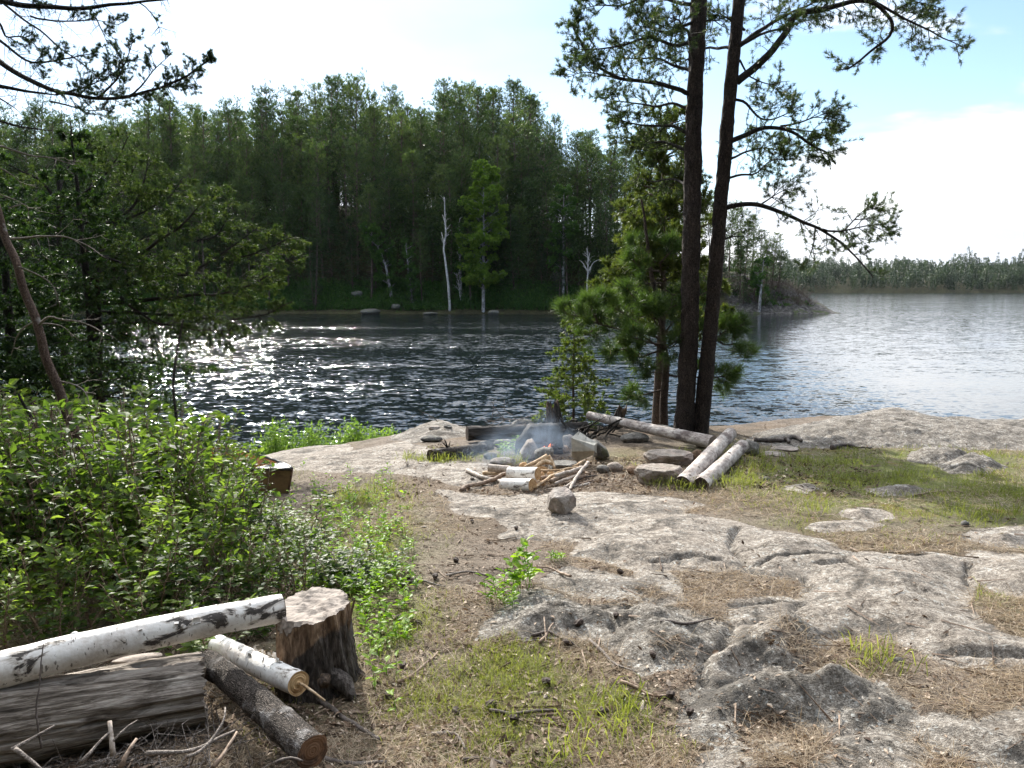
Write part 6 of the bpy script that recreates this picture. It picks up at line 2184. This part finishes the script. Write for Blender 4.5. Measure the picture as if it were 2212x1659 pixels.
# ---- canoe drawn up on the bank
def canoe():
    tip = np.array([pt(631, 1080, 6.55)[0], 6.55, 0])
    ang = math.atan2(.56, -.83)
    Lc = 4.7
    mid = tip + np.array([math.cos(ang), math.sin(ang), 0]) * Lc / 2
    zs = float(gz(tip[0] - .25, tip[1] + .15))
    root = thing('canoe', 'wooden coloured canoe with dark trim drawn up behind the shrubs', 'canoe', (mid[0], mid[1], zs - .05))
    root.rotation_euler = (rad(0), rad(-1.0), ang)
    ns, nt_ = 61, 21
    s = np.linspace(-1, 1, ns)
    hb = .43 * np.clip(1 - np.abs(s) ** 2.3, 0, 1) ** .85 + .004
    sheer = .27 + .055 * np.abs(s) ** 3
    keel = .02 * np.abs(s) ** 5
    t = np.linspace(-1, 1, nt_)
    a = t * math.pi / 2

    def skin(off):
        b = np.clip(hb - off, .002, None)
        cx = np.sign(np.sin(a)) * np.abs(np.sin(a)) ** .62
        cz = 1 - np.abs(np.cos(a)) ** .55
        X = s[:, None] * (Lc / 2 - off * 1.5) * np.ones((1, nt_))
        # stems curve: lower points sit further in
        X = X * (1 - .035 * (1 - cz)[None] * (np.abs(s) > .9)[:, None] * ((np.abs(s) - .9) / .1)[:, None])
        Yv = b[:, None] * cx[None]
        Zv = keel[:, None] + off + (sheer - keel - off)[:, None] * cz[None]
        return np.stack([X, Yv, Zv], -1)
    i = np.arange(ns - 1)[:, None] * nt_
    j = np.arange(nt_ - 1)[None]
    Q = np.stack([i + j, i + nt_ + j, i + nt_ + j + 1, i + j + 1], -1).reshape(-1, 4)
    for nm, off, mt, rev in (('hull', 0, M['canoe_out'], False), ('inside', .012, M['canoe_in'], True)):
        mb = MB()
        mb.add(skin(off), Q[:, ::-1] if rev else Q)
        mb.build(nm, mt, root, True)
    V = skin(0)
    for side in (0, -1):
        mb = MB()
        mb.tube(V[:, side] + [0, 0, .004], .013, 8)
        mb.build('gunwale', M['canoe_trim'], root, True)
    for e in (0, -1):
        P = V[e, :nt_ // 2 + 1]
        mb = MB()
        mb.tube(P + [(-.004 if e == 0 else .004), 0, 0], .010, 6)
        mb.build('stem', M['cut_rust'], root, True)
        q = slice(0, 5) if e == 0 else slice(-5, None)
        A, B2 = V[q, 0] + [0, 0, .012], V[q, -1] + [0, 0, .012]
        mb = MB()
        mb.add(np.concatenate([A, B2, A - [0, 0, .012], B2 - [0, 0, .012]]), [(k, k + 1, k + 6, k + 5) for k in range(4)] + [(10 + k, 15 + k, 16 + k, 11 + k) for k in range(4)])
        mb.build('deck', M['canoe_trim'], root)
    for st in (-.32, .08, .42):
        k = int((st + 1) / 2 * (ns - 1))
        mb = MB()
        mb.tube([V[k, 0] - [0, 0, .01], V[k, -1] - [0, 0, .01]], .019, 8)
        mb.build('thwart', M['canoe_trim'], root, True)
    for st in (-.62, .66):
        k = int((st + 1) / 2 * (ns - 1))
        k2 = k + 3
        mb = MB()
        a0, a1, b0, b1 = V[k, 0], V[k2, 0], V[k, -1], V[k2, -1]
        d = np.array([0, 0, -.09])
        sh = np.array([1, .94, 1])
        W = np.array([a0, a1, b1, b0]) * sh + d
        W = np.concatenate([W, W - [0, 0, .02]])
        mb.add(W, [(0, 1, 2, 3), (7, 6, 5, 4), (0, 4, 5, 1), (1, 5, 6, 2), (2, 6, 7, 3), (3, 7, 4, 0)])
        mb.build('seat', M['canoe_seat'], root)


canoe()


# ------------------------------------------------------------------ trees of the hill
def far_pine(seed, H, crown0, width, mat, name='red_pine', shape=0, size=.42, dens=1.0):
    r = np.random.default_rng(seed)
    root = thing(name, 'tall dark pine in the forest that covers the hill across the bay', 'tree', (0, 150, -60), 'pines of the hill forest')
    tr, cr = MB(), MB()
    q = smooth_path([[0, 0, -.5], [r.normal(0, .15), r.normal(0, .15), H * .5], [r.normal(0, .25), 0, H]], .8)
    tr.tube(q, np.linspace(.19, .05, len(q)) * H / 17, 7, False)
    # dead stubs below the crown
    nst = 22
    z = r.uniform(H * min(.2, crown0 * .4), H * crown0, nst)
    a = r.uniform(0, 6.283, nst)
    l = r.uniform(.4, 1.3, nst)
    tr.cones(np.stack([0 * z, 0 * z, z], 1), np.stack([np.cos(a) * l, np.sin(a) * l, z + r.normal(0, .2, nst)], 1), .03, .01)
    nb = int((1 - crown0) * H * 7 * dens)
    f = np.sort(r.random(nb))
    z = H * (crown0 + (1 - crown0) * f)
    a = np.arange(nb) * 2.399 + r.normal(0, .4, nb)
    if shape == 0:
        prof = np.sqrt(np.clip(1 - (np.abs(f - .42) / .62) ** 2, .03, 1)) * (1 + .35 * np.sin(f * 21 + seed) * r.random(nb))
    else:
        prof = (1 - f) ** .8 + .06
    le = width * prof * r.uniform(.5, 1.12, nb)
    up = (.35 if shape == 0 else -.1) + (.5 * f if shape == 0 else 0)
    d = np.stack([np.cos(a), np.sin(a), np.broadcast_to(up, nb)], 1)
    b0 = np.stack([0 * z, 0 * z, z - .2], 1)
    tr.cones(b0, b0 + d * le[:, None] * .9, .035, .012)
    k = 9 if shape == 0 else 7
    t = r.uniform(.3, 1.05, (nb, k))
    P = b0[:, None] + d[:, None] * (le[:, None] * t)[..., None]
    P = P + r.normal(0, 1, P.shape) * [.22, .22, .16] * (.5 + le[:, None, None] * .35)
    P = P.reshape(-1, 3)
    n = len(P)
    m = 6
    DD = unit(np.repeat(np.repeat(d, k, 0), m, 0) * (.5 if shape == 0 else .9) + r.normal(0, .6, (n * m, 3)) + [0, 0, .5 if shape == 0 else .05])
    ti = np.repeat(np.clip(r.normal(.5, .2, n), 0, 1), m)
    PP = np.repeat(P, m, 0) + r.normal(0, .07, (n * m, 3))
    cr.tris(PP, DD, unit(np.cross(DD, r.normal(0, 1, (n * m, 3)))), size * r.uniform(.6, 1.2, n * m), size * .21, ti)
    tr.build('trunk', M['far_trunk'], root, True)
    cr.build('crown', mat, root)
    return root


def hill_forest():
    r = np.random.default_rng(17)
    protos = [far_pine(400 + i, 17, (.40, .5, .44, .32, .52, .46, .36)[i], (2.7, 2.3, 2.9, 2.8, 2.2, 2.5, 2.4)[i], M['hill_pine']) for i in range(7)]
    low = [far_pine(430 + i, 10, .08, 1.9, M['hill_spruce'], 'spruce', 1, .34, 1.2) for i in range(4)]
    for o in low:
        o['label'] = 'dark spruce growing under the pines near the water across the bay'
        o['group'] = 'spruces of the hill shore'
    used, P = set(), []
    # tall pines: densest where the photograph looks through them
    n = t = 0
    while n < 292 and t < 40000:
        t += 1
        y = 92.5 + 36 * r.random() ** 1.1
        x = r.uniform(-.66 * y - 4, 22)
        if x > 11 and r.random() < (x - 11) / 14:
            continue
        if y - 92 < 3 and r.random() < .5:
            continue
        z = float(hill_z(x, y))
        if z < .25 or any((x - a) ** 2 + (y - b) ** 2 < 5.5 for a, b in P):
            continue
        P.append((x, y))
        sc = r.choice([r.uniform(.7, .95), r.uniform(.9, 1.1), r.uniform(1.0, 1.22)]) * np.interp(x, [-60, 1, 7, 14, 24, 30], [.84, .88, .74, .72, .6, .5]) * np.interp(y, [92, 98, 104], [.72, .9, 1])
        i = int(r.integers(0, 7))
        s3 = (sc * r.uniform(.85, 1.15),) * 2 + (sc,)
        if i not in used:
            used.add(i)
            protos[i].location, protos[i].scale, protos[i].rotation_euler = (x, y, z), s3, (0, 0, r.uniform(0, 6.28))
        else:
            dup(protos[i], (x, y, z), r.uniform(0, 6.28), s3, None, r.normal(0, .025), r.normal(0, .025))
        n += 1
    for u, y, vt in ((1360, 100, 372), (1395, 104, 372), (1430, 98, 392), (1460, 102, 395), (1500, 100, 415), (1530, 97, 440), (1575, 98, 450), (1592, 101, 440), (1606, 96, 480), (1622, 99, 465), (1640, 97, 500), (1655, 95, 520), (1668, 97, 505), (1684, 95, 545), (1600, 94.5, 540), (1630, 94, 560), (1560, 95, 500), (1545, 99, 410), (1480, 97, 440), (1415, 96, 430)):
        x = pt(u, 600, y)[0]
        z = float(hill_z(x, y))
        sc = (zpx(vt, y) - z) / 17
        i = int(r.integers(0, 7))
        dup(protos[i], (x, y, z), r.uniform(0, 6.28), (max(sc, .5), max(sc, .5), sc), None, r.normal(0, .03), r.normal(0, .03))
    for j in range(46):
        x, y = -72 + 78 * (j + r.random()) / 46, r.uniform(117, 131)
        sc = r.uniform(.75, 1.05)
        o = dup(low[j % 4], (x, y, float(hill_z(x, y))), r.uniform(0, 6.28), (sc * 1.3, sc * 1.3, sc), 'dark bushy conifer filling the gaps along the crest of the hill')
        o['group'] = 'conifers on the hill crest'
        del o['category']
        o['category'] = 'tree'
    used = set()
    n = t = 0
    Q = []
    while n < 95 and t < 9000:
        t += 1
        y = 92.2 + 24 * r.random() ** 1.5
        x = r.uniform(-.66 * y, 33)
        z = float(hill_z(x, y))
        if z < .3 or z > 12 or any((x - a) ** 2 + (y - b) ** 2 < 5 for a, b in Q):
            continue
        Q.append((x, y))
        sc = r.uniform(.45, 1.0) * np.interp(x, [10, 24, 33], [1, .8, .5])
        i = int(r.integers(0, 4))
        s3 = (sc * r.uniform(.9, 1.25),) * 2 + (sc,)
        if i not in used:
            used.add(i)
            low[i].location, low[i].scale, low[i].rotation_euler = (x, y, z), s3, (0, 0, r.uniform(0, 6.28))
        else:
            dup(low[i], (x, y, z), r.uniform(0, 6.28), s3)
        n += 1


hill_forest()


def hill_base(u, y):
    x = pt(u, 660, y)[0]
    return np.array([x, y, float(hill_z(x, y)) - .1])


def far_birch(label, u, y, vtop, half, seed, mat, v_low, lean=0, k=6, dens=1.0, bend=0):
    b = hill_base(u, y)
    zt, zl = zpx(vtop, y), zpx(v_low, y)
    root = thing('birch_tree', label, 'tree', tuple(b))
    p = Plant(seed)
    top = np.array([b[0] + lean, y, zt])
    mid = (b + top) / 2 + [bend, 0, 0]
    tk = MB()
    q = smooth_path([b, mid, top], .4)
    tk.tube(q, np.linspace(.2, .03, len(q)), 7, False)
    nb = int((zt - zl) * 5.2 * dens)
    for i in range(nb):
        f = p.r.random()
        z = zl + (zt - zl) * f
        j = np.argmin(np.abs(q[:, 2] - z))
        a = p.r.uniform(0, 6.283)
        le = half * (math.sqrt(max(.03, 1 - ((f - .35) / .68) ** 2))) * p.r.uniform(.45, 1.1)
        d = np.array([math.cos(a), math.sin(a), 0])
        qq = p.limb([q[j], q[j] + d * le * .5 + [0, 0, .4 * le], q[j] + d * le + [0, 0, .55 * le]], .035, .012, 4, .4, .04)
        p.twigs(qq, .3, 1, max(3, int(le * 5)), .8, .7, .15, .01, 1, 3, 3, grav=.3)
    cr = MB()
    p.tufts(cr, k * 2, .2, .75, .9, (.5, .22), 'leaf')
    for nm, mm, mt in (('trunk', tk, M['birch_far']), ('branches', p.wood, M['birch_far']), ('crown', cr, mat)):
        o = mm.build(nm, mt, root, nm == 'trunk')
        o.matrix_parent_inverse = Matrix.Translation(-root.location)


far_birch('bright yellow green birch with a white trunk on the shore across the bay', 1044, 92.6, 362, 3.1, 501, M['birch_leaf'], 625, .1, 7, 1.3)
far_birch('leaning birch with a thin green crown near the water across the bay', 848, 93.5, 490, 1.7, 502, M['birch_leaf_dark'], 640, -2.6, 5, .8, .6)
far_birch('dim green birch among dark pines close to the twin trunks', 1216, 94, 410, 2.0, 503, M['birch_leaf_dark'], 600, 0, 5, .7)
far_birch('slim young birch with sparse leaves beside the leaning birch', 890, 93, 530, 1.0, 504, M['birch_leaf_dark'], 650, -.6, 4, .7)
far_birch('thin birch just beside the bright one, mostly bare', 996, 94, 480, .9, 505, M['birch_leaf_dark'], 600, -.2, 3, .4)
far_birch('small leafy birch on the rocky point', 1640, 92.5, 560, 1.3, 506, M['birch_leaf_dark'], 640, .3, 4, .7)


def snag(label, trunk, y, r0, twigs, seed, mat='snag'):
    P = path3(trunk, y)
    P[0, 2] = float(hill_z(P[0, 0], y)) - .1
    root = thing('dead_tree', label, 'tree', tuple(P[0]))
    p = Plant(seed)
    q = p.limb(P, r0, r0 * .3, 7, .4, .03)
    for t in twigs:
        p.limb(path3(t, y, (0, .6)), r0 * .5, r0 * .18, 5, .3, .04)
    p.twigs(q, .5, 1, 16, 1.0, .7, .4, .03, 1, 2, 1)
    o = p.wood.build('trunk', M[mat], root, True)
    o.matrix_parent_inverse = Matrix.Translation(-root.location)


E = lambda pts: [(x * .4 + 497.7, y * .4 + 165.9) for x, y in pts]
snag('tall white dead birch snag standing at the water across the bay', E([(1184, 1235), (1178, 1120), (1160, 1000), (1150, 930), (1165, 850), (1160, 770), (1155, 650)]), 92.5, .17, [E([(1155, 900), (1140, 840)]), E([(1160, 800), (1146, 745)]), E([(1165, 860), (1180, 850)])], 601)
snag('forked grey dead tree beside the young pine across the bay', E([(1920, 1190), (1926, 1100), (1930, 1040), (1932, 980), (1924, 925)]), 92.6, .13, [E([(1928, 1050), (1905, 1000), (1885, 990)]), E([(1932, 1060), (1960, 1000), (2000, 985)]), E([(1932, 1000), (1940, 950)])], 602)
snag('slim pale dead stem behind the bright birch', E([(1245, 1160), (1235, 1000), (1240, 850), (1238, 770)]), 94, .09, [], 603)
snag('short slanting dead stem near the bright birch', E([(1245, 1165), (1232, 1110), (1222, 1070)]), 93.2, .07, [], 604)


def hill_wood():
    """the many further pines that fill the slope between the separate trees"""
    r = np.random.default_rng(98)
    n = 620
    y = 94 + 34 * r.random(n)
    x = -.66 * y - 4 + (18 + .66 * y) * r.random(n)
    z = hill_z(x, y)
    ok = (z > .6) & ((x < 6) | (y < 104))
    x, y, z = x[ok], y[ok], z[ok]
    n = len(x)
    H = r.uniform(7, 12.5, n) * np.interp(x, [2, 8, 18], [1, .8, .7])
    k = 420
    f = r.random((n, k)) ** .85
    a = r.uniform(0, 6.283, (n, k))
    rr = np.sqrt(np.clip(1 - ((f - .3) / .72) ** 2, .02, 1)) * 1.9 * r.uniform(.25, 1.1, (n, k))
    B = np.stack([x[:, None] + np.cos(a) * rr, y[:, None] + np.sin(a) * rr, z[:, None] + H[:, None] * (.14 + .86 * f)], -1).reshape(-1, 3)
    D = unit(np.stack([np.cos(a) * .6, np.sin(a) * .6, r.uniform(0, .9, (n, k))], -1).reshape(-1, 3) + r.normal(0, .4, (n * k, 3)))
    mb = MB()
    mb.tris(B, D, unit(np.cross(D, r.normal(0, 1, B.shape))), .46, .12, np.clip(np.repeat(r.normal(.45, .22, n), k) + r.normal(0, .08, n * k), 0, 1))
    tag(mb.build('hill_wood', M['hill_pine']), 'dense mass of further pines filling the hill slope across the bay', 'forest', kind='stuff')


hill_wood()


def shore_band():
    r = np.random.default_rng(91)
    n = 15000
    x = r.uniform(-66, 22, n)
    ys = 91 + 1.5 * vnoise(x * .08, x * 0 + 2.3, 5) + .6 * vnoise(x * .4, x * 0, 6)
    y = ys + .35 + 3.4 * r.random(n) ** 1.2
    h = (.35 + .9 * vnoise(x * .35, x * 0, 92)) * r.uniform(.4, 1.1, n)
    k = 5
    B = np.repeat(np.stack([x, y, hill_z(x, y)], 1), k, 0)
    B[:, 2] += r.random(n * k) * np.repeat(h, k)
    D = unit(r.normal(0, .6, (n * k, 3)) + [0, 0, .8])
    mb = MB()
    mb.blades(B, D, unit(np.cross(D, r.normal(0, 1, (n * k, 3)))), r.uniform(.25, .6, n * k), .1, np.clip(r.normal(.5, .2, n * k), 0, 1))
    tag(mb.build('shore_undergrowth', M['birch_leaf_dark']), 'low green growth along the water across the bay', 'undergrowth', kind='stuff')
    # brush on the rocky point
    n = 900
    x, y = r.uniform(23, 36, n), 91.5 + 7 * r.random(n)
    z = hill_z(x, y)
    m = (z > .9) & (r.random(n) < .6)
    x, y, z = x[m], y[m], z[m]
    n = len(x)
    P = np.stack([x, y, z], 1)
    mb = MB()
    k = 5
    mb.cones(np.repeat(P, k, 0), np.repeat(P, k, 0) + r.normal(0, .6, (n * k, 3)) * [1, 1, .4] + [0, 0, .7], .015, .006, .5)
    tag(mb.build('dead_brush', M['far_trunk']), 'grey dead brush on the rocky point', 'brush', kind='stuff')
    n2 = 2600
    x, y = r.uniform(22, 35.5, n2), 91.2 + 5 * r.random(n2)
    z = hill_z(x, y)
    m = (z > .8) & (fbm(x * .5, y * .5, 95, 3) > .05)
    B = np.stack([x, y, z], 1)[m]
    D = unit(r.normal(0, .6, B.shape) + [0, 0, .8])
    mb = MB()
    mb.blades(B, D, unit(np.cross(D, r.normal(0, 1, B.shape))), .45, .12, np.clip(r.normal(.5, .2, len(B)), 0, 1))
    tag(mb.build('point_grass', M['birch_leaf_dark']), 'green grass on ledges of the rocky point', 'grass', kind='stuff')


shore_band()


def far_forest():
    r = np.random.default_rng(95)
    n = 3000
    x = r.uniform(60, 800, n)
    y = 660 + 115 * r.random(n) ** 1.25
    z = far_z(x, y)
    ok = z > .15
    x, y, z = x[ok], y[ok], z[ok]
    n = len(x)
    H = r.uniform(5, 13.5, n) * (.75 + .7 * vnoise(x * .035, y * .02, 99) + .45 * (r.random(n) < .07))
    k = 150
    f = r.random((n, k)) ** .8
    a = r.uniform(0, 6.283, (n, k))
    rr = (1 - f) ** .75 * 3.3 * r.uniform(.4, 1.1, (n, k)) + .25
    B = np.stack([x[:, None] + np.cos(a) * rr * .6, y[:, None] + np.sin(a) * rr * .6, z[:, None] + H[:, None] * (.12 + .88 * f)], -1).reshape(-1, 3)
    D = unit(np.stack([np.cos(a), np.sin(a), r.uniform(-.1, 1.1, (n, k))], -1).reshape(-1, 3))
    mb = MB()
    mb.tris(B, D, unit(np.cross(D, r.normal(0, 1, B.shape))), 1.3, .5, np.clip(np.repeat(r.normal(.5, .25, n), k) + r.normal(0, .08, n * k), 0, 1))
    tag(mb.build('far_forest', M['far_forest']), 'far conifer forest along the shore across the lake', 'forest', kind='stuff')


far_forest()


def woods_behind():  # unseen woods behind the viewpoint, added to darken the ambient light
    r = np.random.default_rng(97)
    n = 130
    x, y = r.uniform(-32, 32, n), -5 - 18 * r.random(n)
    x = np.concatenate([x, r.uniform(-40, -9, 40), r.uniform(13, 40, 30)])
    y = np.concatenate([y, r.uniform(-6, 5, 40), r.uniform(-6, 0, 30)])
    n = len(x)
    z = gz(x, y)
    H = r.uniform(9, 15, n)
    k = 420
    f = r.random((n, k))
    a = r.uniform(0, 6.283, (n, k))
    rr = (1 - f) ** .7 * 2.4 * r.uniform(.2, 1.1, (n, k)) + .15
    B = np.stack([x[:, None] + np.cos(a) * rr, y[:, None] + np.sin(a) * rr, z[:, None] + H[:, None] * (.06 + .94 * f)], -1).reshape(-1, 3)
    D = unit(np.stack([np.cos(a), np.sin(a), r.uniform(-.5, .6, (n, k))], -1).reshape(-1, 3))
    mb = MB()
    mb.tris(B, D, unit(np.cross(D, r.normal(0, 1, B.shape))), .9, .5, np.clip(np.repeat(r.normal(.5, .25, n), k), 0, 1))
    P = np.stack([x, y, z - .2], 1)
    mb.cones(P, P + np.stack([0 * x, 0 * x, H], 1), .13, .03, .1)
    tag(mb.build('woods', M['far_forest']), 'dark conifer woods out of view behind the camp clearing, added to dim its ambient light', 'woods', kind='stuff')


woods_behind()


def haze():
    k = NT('haze')
    v = k.n('ShaderNodeVolumePrincipled', Color=(.86, .92, 1, 1), Density=HAZE, Anisotropy=.25)
    k.nt.links.new(v.outputs[0], k.out.inputs['Volume'])
    mb = MB()
    x0, x1, y0, y1, z0, z1 = -1260, 1660, -110, 1560, -4.5, 48
    mb.add([(x0, y0, z0), (x1, y0, z0), (x1, y1, z0), (x0, y1, z0), (x0, y0, z1), (x1, y0, z1), (x1, y1, z1), (x0, y1, z1)],
           [(0, 3, 2, 1), (4, 5, 6, 7), (0, 1, 5, 4), (1, 2, 6, 5), (2, 3, 7, 6), (3, 0, 4, 7)])
    tag(mb.build('haze', k.m), 'thin pale summer haze over the lake', 'haze', kind='stuff')


HAZE = .000018
haze()
